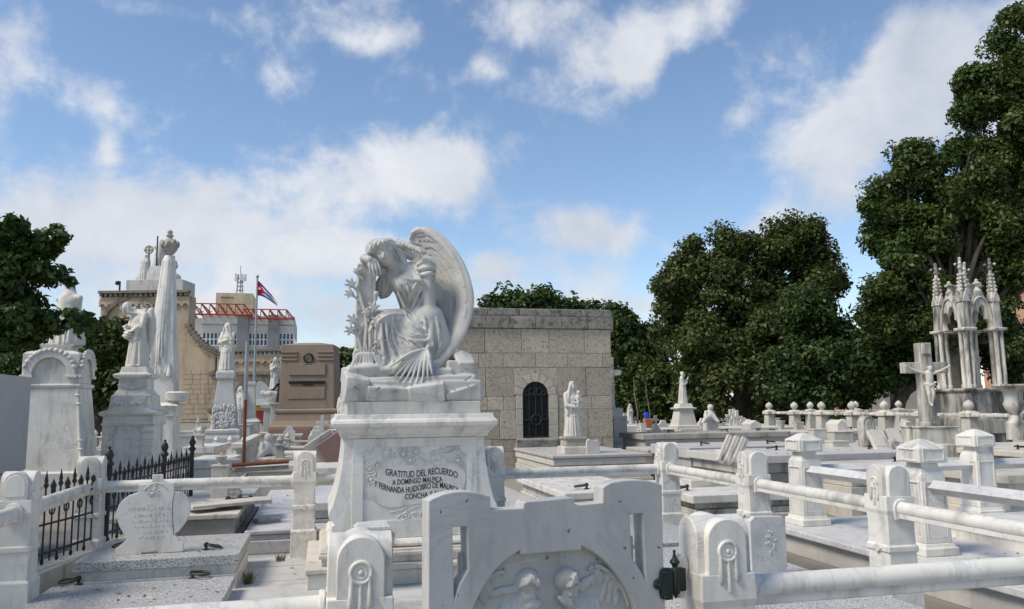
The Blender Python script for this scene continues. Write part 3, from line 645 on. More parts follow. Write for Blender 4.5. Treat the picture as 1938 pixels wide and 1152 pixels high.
def wave_text(txt, x0, x1, ys, size=.062, parent=ped):
    me = text_mesh(txt, size, .0012, .0007); co = np.empty(len(me.vertices)*3, np.float32); me.vertices.foreach_get('co', co); co = co.reshape(-1, 3)
    u0, u1 = pz(x0, 0)[0], pz(x1, 0)[0]; mn, mx = co[:, 0].min(), co[:, 0].max(); t = (co[:, 0]-mn)/(mx-mn); co[:, 0] = u0+t*(u1-u0)
    C = cr_([(i, pz(0, y)[1]) for i, y in enumerate(ys)], 12); base = np.interp(t*(len(ys)-1), C[:, 0], C[:, 1]); co[:, 2] = co[:, 2]*.98+base-.0; co[:, 1] -= .0132
    me.vertices.foreach_set('co', co.ravel()); me.update(); me.materials.clear(); obj('inscription', me, 'inscription', parent)
wave_text('GRATITUD DEL RECUERDO', 415, 786, [424, 440, 436, 428, 452], .088)
wave_text('A DOMINGO MALPICA', 449, 706, [476, 473, 468, 468], .074)
wave_text('Y FERNANDA HUIDOBRO DE MALPICA', 358, 792, [478, 510, 516, 502, 500, 530], .080)
wave_text('CONCHA Y ANICETO', 514, 776, [550, 545, 538, 560], .074)
for zz0, zz1, hx, nm in ((.300, .375, .83, 'torus_moulding'), (.175, .296, .90, 'step'), (-.02, .172, 1.02, 'tiled_step')):
    m = MB()
    if nm == 'torus_moulding': m.loft([(zz0, .79, .70), (zz0+.01, .81, .72), (zz0+.03, .82, .73), (zz0+.05, .81, .72), (zz0+.074, .79, .70)], 0, .65)
    elif nm == 'step': m.loft([(zz0, .86, .77), (.235, .86, .77), (.237, .885, .795), (.27, .885, .795), (.273, .87, .78), (zz1, .87, .78)], 0, .65)
    else: m.loft([(zz0, .98, .88), (.13, .98, .88), (.133, 1.0, .90), (zz1, 1.0, .90)], 0, .65)
    m.build(nm, 'old_marble' if nm != 'torus_moulding' else 'marble', ped, bevel=.006)
for i in range(6): MB().box(-.98+i*.327+.004, -.98+(i+1)*.327-.004, -.236, -.2305, 0, .125).build('facing_tile', 'old_marble', ped, bevel=.002)
# --- the statue itself, sculpted in units of the photograph's own enlargement (1 unit = 1.716 mm)
U = .001716
a = SDF((165, 0, -1092), (945, 640, -55), 3.9)
rk = random.Random(11)
a.box((555, 310, -1030), (368, 275, 58), 14, 4)
a.box((545, 300, -985), (350, 255, 40), 16, 8, rot=(.02, -.03, 0)); a.box((300, 300, -945), (118, 215, 48), 18, 10, rot=(.05, .06, .05)); a.box((650, 300, -940), (140, 200, 62), 14, 8, rot=(.12, .05, -.1))
a.box((812, 320, -945), (88, 205, 72), 12, 6, rot=(-.05, .05, .08)); a.box((868, 160, -1050), (62, 90, 42), 8, 6, rot=(.3, .5, .2)); a.box((800, 90, -1035), (90, 60, 40), 6, 6, rot=(.45, -.3, .1)); a.box((420, 70, -1035), (120, 55, 42), 8, 6, rot=(.35, .05, .05)); a.box((620, 60, -1030), (95, 60, 46), 6, 6, rot=(.4, -.08, -.1)); a.box((235, 90, -1010), (60, 80, 70), 8, 6, rot=(.3, .1, .2))
for i in range(16):
    x, z = rk.uniform(200, 900), rk.uniform(-1070, -930); an = rk.uniform(-.6, .6); y = a.surf(x, z, 60)
    a.box((x, y-3, z), (rk.uniform(40, 90), 5, 3), 1, 3, 's', rot=(0, an, 0))
# pillar she leans on
a.box((298, 285, -560), (52, 82, 246), 7, 5, rot=(0, .015, 0)); a.box((300, 285, -840), (66, 95, 40), 10, 8)
for i in range(9): a.ell((rk.uniform(250, 345), 203, rk.uniform(-800, -350)), (rk.uniform(8, 25), 6, rk.uniform(20, 50)), 6, 's')
# lower body and robe
a.ell((615, 340, -850), (150, 180, 120), 30); a.ell((605, 330, -650), (104, 108, 100), 25)
a.path([(600, 325, -640), (395, 190, -632)], [94, 58], 20); a.path([(392, 190, -640), (398, 182, -760), (412, 172, -885)], [55, 58, 64], 20)
a.ell((500, 240, -770), (135, 92, 140), 40); a.ell((610, 255, -770), (118, 104, 135), 40); a.path([(565, 225, -690), (520, 172, -870)], [76, 72], 45)
a.path([(650, 250, -620), (700, 255, -740), (705, 245, -860)], [92, 84, 62], 30)
# torso
a.path([(600, 325, -620), (575, 310, -520), (545, 285, -420)], [88, 84, 92], 20); a.ell((535, 265, -415), (100, 80, 72), 20); a.path([(465, 295, -372), (540, 300, -350), (625, 310, -345)], [58, 66, 60], 20)
a.ell((500, 215, -435), (46, 40, 44), 18); a.ell((575, 220, -430), (48, 40, 46), 18)
a.path([(500, 285, -345), (440, 250, -300)], [42, 38], 14)
# head tilted on to her right hand
hrot = (0, -.55, 0)
a.ell((388, 240, -246), (60, 66, 80), 10, rot=hrot)
a.ell((398, 205, -268), (46, 44, 58), 10, rot=hrot); a.ell((420, 205, -306), (20, 22, 18), 10)
# face
a.path([(394, 167, -248), (388, 157, -274), (385, 153, -287)], [5, 6, 7.5], 6)
for x, z in ((366, -266), (414, -246)):
    y = a.surf(x, z, 170); a.ell((x, y+3, z), (14, 6, 8), 5, 's'); y = a.surf(x, z, 170); a.ell((x, y+4, z-1), (13, 9, 8), 2, rot=(0, -.4, 0)); a.draw([(x-13, z-2), (x, z-8), (x+13, z-1)], 2.6, 2, .2)
a.draw([(350, -252), (366, -246), (385, -246)], 4.5, 5, .1); a.draw([(398, -236), (415, -229), (430, -228)], 4.5, 5, .1)
a.draw([(388, -306), (398, -308), (412, -301)], [3, 4.5, 3], 3, .2); a.draw([(392, -314), (402, -315), (413, -309)], [3, 5, 3], 3, .1)
# hair
a.ell((352, 262, -222), (58, 68, 58), 12); a.ell((395, 275, -200), (72, 76, 44), 12, rot=(0, .25, 0)); a.path([(420, 275, -195), (470, 290, -212), (520, 305, -228), (560, 312, -245)], [46, 44, 38, 24], 10); a.ell((330, 235, -250), (34, 44, 40), 10); a.path([(470, 260, -230), (500, 260, -270), (520, 265, -300)], [28, 26, 16], 10)
for st in ([(372, -178), (335, -190), (308, -225), (305, -262)], [(376, -190), (345, -204), (325, -235), (322, -262)], [(378, -202), (360, -212), (345, -232), (340, -248)], [(385, -200), (410, -206), (440, -218), (462, -240), (480, -262)], [(385, -188), (420, -192), (455, -208), (490, -222), (530, -236)], [(378, -174), (415, -176), (450, -188), (495, -205), (550, -232)],
           [(440, -205), (470, -228), (500, -235), (545, -252)], [(395, -212), (420, -222), (445, -240), (470, -268), (505, -290)], [(312, -238), (303, -262), (318, -282)], [(450, -215), (480, -245), (495, -275), (515, -305)], [(410, -190), (440, -200), (475, -200), (515, -222)]):
    w = [(x+rk.uniform(-3, 3), z+rk.uniform(-3, 3)) for x, z in st]; a.draw(w, [5, 9, 8.5, 4], 3, .35, n=5)
for i in range(14):
    x = rk.uniform(310, 440); z = -178-abs(x-370)*.3+rk.uniform(-28, 2); y = a.surf(x, z, 220); a.ell((x, y+2, z), (12, 9, 8), 3, rot=(0, rk.uniform(-1, 1), 0))
a.ell((372, 205, -205), (56, 52, 30), 8, rot=(0, -.35, 0)); a.ell((330, 215, -236), (30, 46, 34), 8)
for st in ([(350, -185), (330, -205), (318, -235), (322, -262)], [(362, -188), (345, -206), (338, -232)], [(372, -192), (362, -212), (358, -228)], [(382, -190), (392, -208), (400, -222)], [(388, -186), (412, -198), (430, -214), (445, -238)], [(345, -178), (318, -200), (306, -235)]):
    a.draw(st, [5, 8, 7, 4], 3, .35, n=5)
# right arm (sleeve, forearm) and hanging hand over the pillar
a.path([(470, 300, -372), (425, 330, -362)], [58, 46], 14); a.ell((408, 318, -425), (52, 36, 72), 14, rot=(0, .12, 0)); a.path([(440, 310, -390), (390, 310, -490)], [34, 12], 10)
a.path([(430, 330, -350), (350, 285, -315), (292, 230, -290)], [40, 34, 27], 8); a.path([(292, 228, -290), (285, 195, -288), (312, 168, -300)], [27, 25, 22], 8); a.ell((330, 166, -312), (30, 15, 22), 8)
for pts, r in (([(312, 160, -312), (314, 150, -345), (318, 156, -378)], 8.5), ([(328, 158, -318), (332, 147, -358), (340, 153, -394)], 8.5), ([(343, 160, -318), (350, 150, -355), (356, 156, -390)], 8.5), ([(356, 164, -312), (368, 156, -345), (373, 160, -384)], 8), ([(300, 185, -305), (305, 178, -330), (318, 180, -345)], 9)):
    a.path(pts, [r, r*.9, r*.7], 3)
# left arm hanging down, hand in the lap drapery
a.ell((640, 270, -318), (58, 66, 58), 16); a.path([(640, 245, -370), (648, 225, -470), (655, 215, -565)], [44, 41, 35], 10); a.path([(655, 215, -565), (658, 190, -650), (652, 160, -725)], [35, 30, 21], 8); a.ell((652, 150, -745), (22, 15, 26), 8)
for i in range(4): a.path([(638+i*9, 143, -760), (632+i*10, 134, -782), (628+i*10, 136, -805+abs(i-1.5)*6)], [8, 7.5, 6], 3)
a.path([(634, 150, -738), (622, 140, -758)], [8, 7], 3)
# drapery: raised folds that lie on the body
for st, r in (([(455, -395), (475, -440), (510, -490), (540, -540)], 8), ([(470, -380), (500, -425), (535, -470), (565, -500)], 7), ([(480, -370), (520, -395), (565, -405), (600, -392)], 8), ([(600, -395), (570, -440), (545, -500), (530, -550)], 8), ([(610, -420), (590, -470), (570, -530), (545, -590)], 8),
             ([(465, -430), (480, -490), (505, -550), (520, -600)], 6), ([(620, -470), (605, -520), (580, -570), (540, -610)], 7), ([(515, -420), (530, -470), (540, -520)], 6),
             ([(520, -605), (460, -606), (405, -622), (365, -650), (352, -720), (352, -800), (362, -870)], 8),
             ([(440, -618), (452, -670), (490, -722), (560, -752), (635, -752)], 10), ([(470, -612), (500, -664), (550, -704), (632, -722)], 8), ([(515, -608), (545, -650), (585, -682), (632, -694)], 8), ([(560, -600), (590, -632), (630, -660)], 7),
             ([(405, -640), (412, -720), (440, -800), (462, -872)], 9), ([(380, -660), (380, -740), (392, -810), (410, -872)], 9), ([(430, -665), (450, -745), (490, -815), (520, -875)], 10), ([(470, -735), (505, -790), (545, -832), (580, -872)], 9), ([(520, -752), (560, -792), (600, -820)], 8), ([(560, -760), (595, -785), (625, -800)], 7),
             ([(690, -620), (705, -700), (700, -780), (680, -850)], 9), ([(720, -640), (725, -720), (705, -800)], 8), ([(600, -580), (620, -640), (625, -720)], 7), ([(395, -395), (400, -440), (392, -490)], 6), ([(425, -390), (425, -440), (408, -480)], 6),
             ([(570, -320), (600, -300), (640, -280), (680, -300)], 10), ([(575, -345), (610, -330), (655, -330), (692, -345)], 11), ([(580, -370), (620, -368), (660, -362), (690, -370)], 11), ([(590, -300), (580, -345), (590, -395), (610, -425)], 9), ([(620, -270), (650, -262), (680, -280), (692, -330)], 9), ([(660, -385), (690, -400), (695, -440)], 8), ([(560, -345), (580, -390), (615, -430), (600, -470)], 9)):
    a.draw([(x+rk.uniform(-3, 3), z+rk.uniform(-3, 3)) for x, z in st], [r*.7, r*1.35, r*1.35, r*.8], 4.5, .40, n=6)
for st in ([(452, -640), (472, -690), (520, -730), (600, -740)], [(486, -640), (525, -684), (570, -706), (622, -712)], [(393, -660), (397, -750), (418, -840), (432, -872)], [(418, -665), (432, -760), (478, -850)], [(450, -720), (485, -790), (535, -855)], [(495, -765), (540, -812), (585, -850)], [(495, -440), (520, -510), (530, -560)], [(585, -425), (560, -490), (545, -540)]):
    a.draw(st, [6, 10, 10, 6], 4, .0, 's', n=6)
# hem on the rock
for i in range(16):
    x = 370+i*24; a.path([(x, a.surf(x, -850, 120)+10, -845), (x+rk.uniform(-6, 6), a.surf(x, -850, 120)-14, -885)], [10, 13], 6)
# robe trailing over the rock at the back right
for i in range(6): a.path([(770+i*18, 250, -850), (800+i*16, 190+i*4, -815-abs(i-2)*6), (815+i*15, 120, -880), (822+i*15, 118, -900)], [16, 17, 13, 6], 7)
# ---- wings
O = cr_([(575, -92, 395), (625, -74, 370), (700, -120, 335), (775, -205, 300), (832, -310, 275), (865, -420, 258), (876, -505, 250), (862, -600, 240), (828, -695, 222), (770, -790, 195), (700, -868, 160), (628, -922, 125)], 6)
I = cr_([(566, -122, 400), (595, -165, 410), (628, -240, 420), (655, -330, 430), (690, -440, 430), (715, -520, 420), (735, -590, 400), (738, -660, 370), (715, -740, 320), (680, -810, 250), (645, -870, 180), (622, -918, 130)], 6)
nW = len(O)
def wp(t, s, lift=0):
    i = t*(nW-1); k = int(min(i, nW-2)); f = i-k; o = O[k]*(1-f)+O[k+1]*f; q = I[k]*(1-f)+I[k+1]*f; p = o*(1-s)+q*s
    bow = -18*math.sin(math.pi*s); lift = lift*1.7; return (p[0], p[2]-bow-lift, p[1])
FN = (-.42, -.90, 0, 2.6)
for j in range(9):
    s = j/8; t0 = .03+.0*s; T = np.linspace(t0, 1.0-.035*j*(.4 if j < 5 else .7), 22)
    wdt = [max(9, 11+34*math.sin(math.pi*min(1, (t*.92+.05)))**.8) for t in T]
    a.path([wp(t, s) for t in T], wdt, 3, flat=FN)
for row, (t0, t1, s0, s1, ln, r) in enumerate([(.05, .34, .10, .75, .055, 17), (.10, .42, .08, .85, .06, 18), (.17, .50, .06, .85, .075, 18), (.26, .56, .05, .8, .10, 18)]):
    n = 6+row
    for j in range(n):
        s = s0+(s1-s0)*j/(n-1)
        for t in np.arange(t0+.02*(j % 2), t1, ln*.92):
            tt = t+rk.uniform(-.008, .008); l = 10+rk.uniform(0, 4); a.path([wp(tt, s, l*.4), wp(tt+ln*.5, s, l+2), wp(tt+ln, s, l+5)], [r*.6, r*.8, r*.45], 2.5, flat=FN)
for j in range(8):                                  # long secondaries over the primaries
    s = .15+.1*j; a.path([wp(t, s, 16) for t in np.linspace(.45, .62+.02*j, 7)], [14, 17, 17, 15, 9], 2.5, flat=FN)
a.path([wp(t, .0, 4) for t in np.linspace(0, .55, 16)], [15, 19, 20, 17, 13], 5)
a.path([(640, 400, -360), (680, 400, -420), (700, 390, -480)], [50, 55, 45], 20)
a.path([(690, 345, -118), (640, 368, -84), (600, 382, -80), (574, 392, -98), (563, 398, -124)], [20, 20, 18, 15, 9], 4)
W2 = [(470, 430, -158), (500, 440, -165), (545, 445, -190), (590, 440, -225), (630, 425, -280)]
a.path(W2, [12, 24, 34, 40, 42], 8, flat=(.2, -.95, .2, 2.0)); a.path([(458, 425, -150), (490, 430, -155), (540, 430, -180), (600, 430, -232)], [8, 11, 12, 10], 5)
for i in range(7):
    t = i/6; x = 475+110*t; z = -160-62*t; y = a.surf(x, z-12, 430); a.path([(x, y, z), (x+14, y-6, z-22), (x+26, y-4, z-38)], [9, 11, 6], 3)
# ---- lilies in front of the pillar
def stem(pts, r): a.path(cr_(pts, 5), r, 4)
def lily(x, y, z, s, dx, dz):
    bx_l, bz_l = (300 if abs(x-300) > 30 else 318), z-45*s
    a.path([(bx_l*.6+x*.4, y-4, bz_l), (x*.8+bx_l*.2, y-4, z-18*s), (x, y, z)], [7, 7, 7], 4)
    a.ell((x+dx*6*s, y-4, z+dz*6*s), (17*s, 15*s, 16*s), 4)
    for k in range(6):
        an = 2*math.pi*k/6+.3; ox, oz = math.cos(an), math.sin(an)
        a.path([(x, y, z), (x+dx*10*s+ox*9*s, y-10*s, z+dz*10*s+oz*9*s), (x+dx*16*s+ox*24*s, y-15*s, z+dz*16*s+oz*22*s)], [7*s, 8.5*s, 4.5*s], 2.5)
    a.ell((x, y, z), (11*s, 11*s, 11*s), 4)
stem([(300, 150, -890), (295, 160, -760), (300, 170, -640), (270, 180, -520), (252, 190, -470), (262, 195, -360)], [13, 11, 10, 9, 8, 7])
stem([(318, 140, -890), (322, 150, -790), (320, 160, -700), (332, 165, -640), (340, 170, -560), (350, 172, -510)], [12, 10, 9, 9, 8, 6]); stem([(290, 150, -850), (262, 160, -760), (245, 170, -700), (240, 172, -640)], [10, 9, 8, 7]); stem([(325, 140, -850), (345, 145, -800), (360, 148, -770)], [9, 8, 7])
for f in ((222, 190, -440, 1.25, -.6, .3), (215, 185, -485, 1.1, -.6, -.4), (232, 175, -640, 1.3, -.5, .3), (222, 170, -690, 1.2, -.7, -.3), (335, 160, -575, 1.35, .1, .3), (345, 155, -640, 1.4, .5, -.5), (362, 145, -765, 1.3, .4, .2), (300, 150, -600, 1.0, -.2, .2), (245, 190, -372, .8, -.2, .8)): lily(*f)
a.path([(350, 172, -520), (352, 165, -490), (345, 168, -480)], [10, 15, 6], 4); a.path([(262, 195, -370), (268, 190, -345)], [10, 6], 4)
for i in range(15):                                  # blades round the stems
    an = math.pi*(.02+.96*i/14); L = rk.uniform(80, 115); ex, ez = math.cos(an)*L*1.05, math.sin(an)*L*.35
    a.path([(300, 140, -880), (300-ex*.55, 105, -868+ez*.9+10), (300-ex, 85, -890+ez*.3-30)], [10, 12, 4], 3)
for i in range(10):
    dx = -60+i*14; a.path([(305+dx*.2, 150, -880), (305+dx*.7, 130, -840-rk.uniform(-10, 20)), (305+dx*1.2, 118, -770-abs(dx)*.9)], [9, 10, 3], 3)
a.ell((300, 150, -905), (110, 90, 34), 10); a.ell((470, 150, -915), (160, 90, 40), 10)
# palm fronds lying under her hand
for i, (ex, ez) in enumerate(((418, -905), (428, -935), (440, -962), (466, -978), (498, -986), (530, -990), (562, -988), (594, -980), (622, -965), (648, -945))):
    hx0, hz0 = 640-i*1.5, -785-abs(i-5)*2; mx_, mz_ = hx0*.5+ex*.5+rk.uniform(-5, 5), hz0*.5+ez*.5+18
    a.path(cr_([(hx0, 108, hz0), (mx_, 70+rk.uniform(-6, 6), mz_), (ex, 34, ez)], 4), [6, 11, 12, 9, 3], 2.5, flat=(0, 1, 0, .8))
for i in range(7):
    t = i/6; ex, ez = 440+150*t, -925-30*math.sin(t*3); a.path([(610, 118, -800), (ex*.5+305, 92, ez*.5-395), (ex, 66, ez)], [6, 10, 3], 2.5)
st = thing('angel_statue', 'carved marble mourning angel with folded wings leaning on a lily-covered pillar', 'statue', (AX, AY-.02, CT))
me = a.mesh('figure', 1, 0); me.transform(Matrix.Translation((-554.5*U*1.06, .02, 1100*U*1.06+57.6*U-.004)) @ Matrix.Diagonal((U*1.06, U, U*1.06, 1)) @ Matrix.Translation((0, 0, 0))); obj('figure', me, 'statue_marble', st)
MB().box(-.645, .645, .05, 1.20, .0, .118).build('plinth', 'statue_marble', st, bevel=.006)
del a
# ================================================================== things inside the enclosure
def ring_handle(parent, x, y, z, rot=0.0, s=1.0, lean=.25, mt='bronze'):
    M = Matrix.Translation((x, y, z)) @ Matrix.Rotation(rot, 4, 'Z') @ Matrix.Scale(s, 4)
    h = MB(); h.lathe([(.034, 0), (.034, .006), (.015, .012), (.013, .03), (.018, .037)], 12, M=M); h.ring((0, 0, .05), .017, .0085, 'y', 12, 7, M)
    o = h.build('ring_handle', mt, parent, smooth=50)
    r = MB(); r.ring((.075, 0, 0), .072, .0105, 'z', 22, 8, M @ Matrix.Translation((0, 0, .05)) @ Matrix.Rotation(lean, 4, 'Y')); r.build('ring', mt, o, smooth=60)
    return o
t = thing('granite_tomb', 'speckled granite slab tomb that carries the heart-shaped headstone', 'tomb', (-1.39, 8.325, 0))
MB().box(-.66, .66, -.615, .615, -.02, .13).build('lower_base', 'marble', t, bevel=.006)
MB().box(-.64, .64, -.60, .60, .13, .215).build('base', 'marble', t, bevel=.006)
MB().box(-.68, .68, -.635, .635, .215, .30).build('lid', 'granite', t, bevel=.005)
ring_handle(t, .36, -.30, .30, .4, .95); ring_handle(t, -.40, .12, .30, 3.3, .95)
t = thing('granite_tomb', 'low speckled granite slab tomb with two bronze rings in front of the heart headstone', 'tomb', (-1.45, 6.42, 0))
MB().box(-.72, .70, -1.2, 1.2, -.02, .06).build('base', 'marble', t, bevel=.006)
MB().box(-.75, .72, -1.22, 1.22, .06, .125).build('lid', 'granite', t, bevel=.005)
_p = onz(148, 1106, .125); ring_handle(t, _p.x+1.45, _p.y-6.42, .125, 3.5, 1.0, .1)
_p = onz(364, 1094, .125); ring_handle(t, _p.x+1.45, _p.y-6.42, .125, -.2, .95, .1)
t = thing('granite_tomb', 'speckled granite slab tomb behind thick front rail beside the hinge post', 'tomb', (3.0, 5.15, 0))
MB().box(-.68, .70, -1.5, 1.7, -.02, .2).build('base', 'marble', t, bevel=.006)
MB().box(-.72, .72, -1.55, 1.75, .2, .30).build('lid', 'granite', t, bevel=.005)
t = thing('granite_tomb', 'speckled granite slab tomb seen through the gate slot, below ring-handled slab', 'tomb', (3.0, 8.05, 0))
MB().box(-.70, .70, -.88, .88, -.02, .2).build('base', 'marble', t, bevel=.006)
MB().box(-.74, .72, -.95, .92, .2, .30).build('lid', 'granite', t, bevel=.005)
_p = onz(1258, 1045, .31)
# heart-shaped headstone, cracked
hs = thing('headstone', 'white heart-shaped marble headstone with a cracked side and worn raised lettering', 'headstone', (-1.50, 7.97, .30))
def hq(x, y): return ((x-555)*.000689, (1082-y)*.000689)
mainp = [(130, 1082), (130, 1000), (170, 965), (225, 920), (260, 880), (225, 820), (180, 750), (140, 660), (120, 580), (120, 510), (145, 430), (185, 375), (250, 325), (320, 298), (370, 290), (375, 182), (480, 178), (520, 150), (535, 140), (535, 60), (662, 60), (662, 140), (690, 160), (730, 172), (805, 172), (805, 282), (822, 290), (802, 400), (798, 480), (806, 640), (830, 850), (870, 880), (900, 930), (960, 955), (956, 1075), (650, 1080), (640, 1050), (600, 1034), (545, 1062), (490, 1038), (455, 1055), (445, 1082)]
plate('slab', ccw([hq(*p) for p in mainp]), [], .055, 'marble', hs, bevel=.004)
plate('broken_piece', ccw([hq(*p) for p in [(832, 292), (900, 300), (960, 345), (1005, 415), (1025, 490), (1020, 580), (990, 670), (940, 750), (890, 815), (840, 850), (816, 640), (808, 480), (812, 400)]]), [], .055, 'blue_marble', hs, bevel=.004)
rr = random.Random(4)
for y, x0, x1, sz in ((495, 265, 780, 44), (580, 325, 775, 44), (655, 320, 770, 36), (720, 330, 780, 34), (795, 440, 760, 36), (870, 400, 740, 34)):
    x = x0; b = MB()
    while x < x1:
        w = rr.uniform(16, 34)
        u0, z0 = hq(x, y+sz/2); u1, z1 = hq(x+w, y-sz/2)
        for k in range(rr.choice((2, 2, 3))):
            if rr.random() < .55: xx = rr.uniform(u0, u1); b.box(xx-.0022, xx+.0022, -.0035, .001, z0, z1)
            else: zz = rr.uniform(z0, z1); b.box(u0, u1, -.003, .001, zz-.0022, zz+.0022)
        x += w+rr.uniform(8, 26)
    b.build('worn_lettering', 'marble', hs, bevel=.0012)
b = MB()
for x, y, r in ((500, 300, 22), (545, 310, 26), (590, 285, 24), (625, 270, 16), (575, 200, 22), (580, 235, 18), (565, 260, 20), (620, 310, 16), (520, 330, 16)):
    u, z = hq(x, y); b.ball((u, 0, z), (r*.0006, .009, r*.0006), 8, 6)
b.tube([(hq(440, 250)[0], -.001, hq(440, 250)[1]), (hq(520, 180)[0], -.001, hq(520, 180)[1]), (hq(600, 165)[0], -.001, hq(600, 165)[1]), (hq(690, 200)[0], -.001, hq(690, 200)[1]), (hq(730, 260)[0], -.001, hq(730, 260)[1])], .006, 6)
b.build('carved_emblem', 'marble', hs, smooth=60)
# small carved tablet behind the hinge post
_p = at(1457, 1070, 6.15)
tb = thing('tablet', 'small pale marble tablet with faint carved relief standing behind the hinge post', 'headstone', (_p.x, _p.y, .30), R_(4))
plate('slab', ccw([(-.155, 0), (.155, 0), (.16, .40), (.13, .435), (-.11, .445), (-.155, .41)]), [], .05, 'blue_marble', tb, bevel=.006)
b = MB()
for i in range(22):
    an = i*.9; b.ball((.02+.05*math.cos(an)*rr.uniform(.2, 1), .0, .26+.10*math.sin(an)*rr.uniform(.2, 1)), (.012, .006, .012), 8, 6)
b.build('carved_relief', 'blue_marble', tb, smooth=60)
# fluted stone flower box in front of the pedestal
_p = ony(704, 1010, 7.38)
vb = thing('flower_box', 'small grey fluted stone flower box at the foot of the angel pedestal', 'planter', (_p.x, 7.36, .297))
b = MB(); b.loft([(0, .155, .10), (.03, .155, .10), (.035, .145, .09), (.22, .155, .10), (.225, .162, .107), (.25, .162, .107), (.255, .15, .095), (.275, .13, .08)]); b.build('body', 'blue_marble', vb, bevel=.012)
for i in range(5): MB().tube([(-.072+i*.036, -.096, .05), (-.075+i*.0375, -.104, .215)], .011, 8).build('flute', 'blue_marble', vb, smooth=60)
for s in (-1, 1): MB().tube([(s*.155, -.02, .20), (s*.19, -.02, .17), (s*.185, -.02, .08), (s*.155, -.02, .05)], .012, 8).build('handle', 'blue_marble', vb, smooth=60)
MB().box(-.075, .075, -.105, -.09, .01, .045).build('name_plate', 'blue_marble', vb, bevel=.002)
# dry grass tufts growing in the floor joints
def tuft(px, py, z, n, h, label):
    p = onz(px, py, z); V = []; Q = []; q = random.Random(px)
    for i in range(n):
        an = q.uniform(0, 6.28); r = q.uniform(0, .05); x, y = r*math.cos(an), r*math.sin(an); hh = h*q.uniform(.5, 1); l = q.uniform(.1, .6)*hh; dx, dy = math.cos(an)*l, math.sin(an)*l; w = .003
        o = len(V); V += [(x-w, y, 0), (x+w, y, 0), (x+dx*.5+w*.7, y+dy*.5, hh*.6), (x+dx*.5-w*.7, y+dy*.5, hh*.6)]; Q.append((o, o+1, o+2, o+3)); o2 = len(V); V += [(x+dx, y+dy, hh), (x+dx+.0008, y+dy, hh)]; Q.append((o+3, o+2, o2+1, o2))
    o = obj('grass_tuft', fast_mesh('grass_tuft', np.array(V), np.array(Q), False), 'grass_blade', None, loc=p); tag(o, label, 'grass'); return o
tuft(468, 1105, 0, 70, .14, 'dry grass tuft beside granite slab with rings'); tuft(530, 1062, 0, 40, .10, 'short dry grass tuft near the foot of the steps of the angel pedestal'); tuft(300, 1072, .0, 30, .09, 'sparse dry weeds at the side of the heart-headstone tomb'); tuft(600, 1085, 0, 45, .12, 'dry grass tuft in floor joint at the foot of the rosette post')
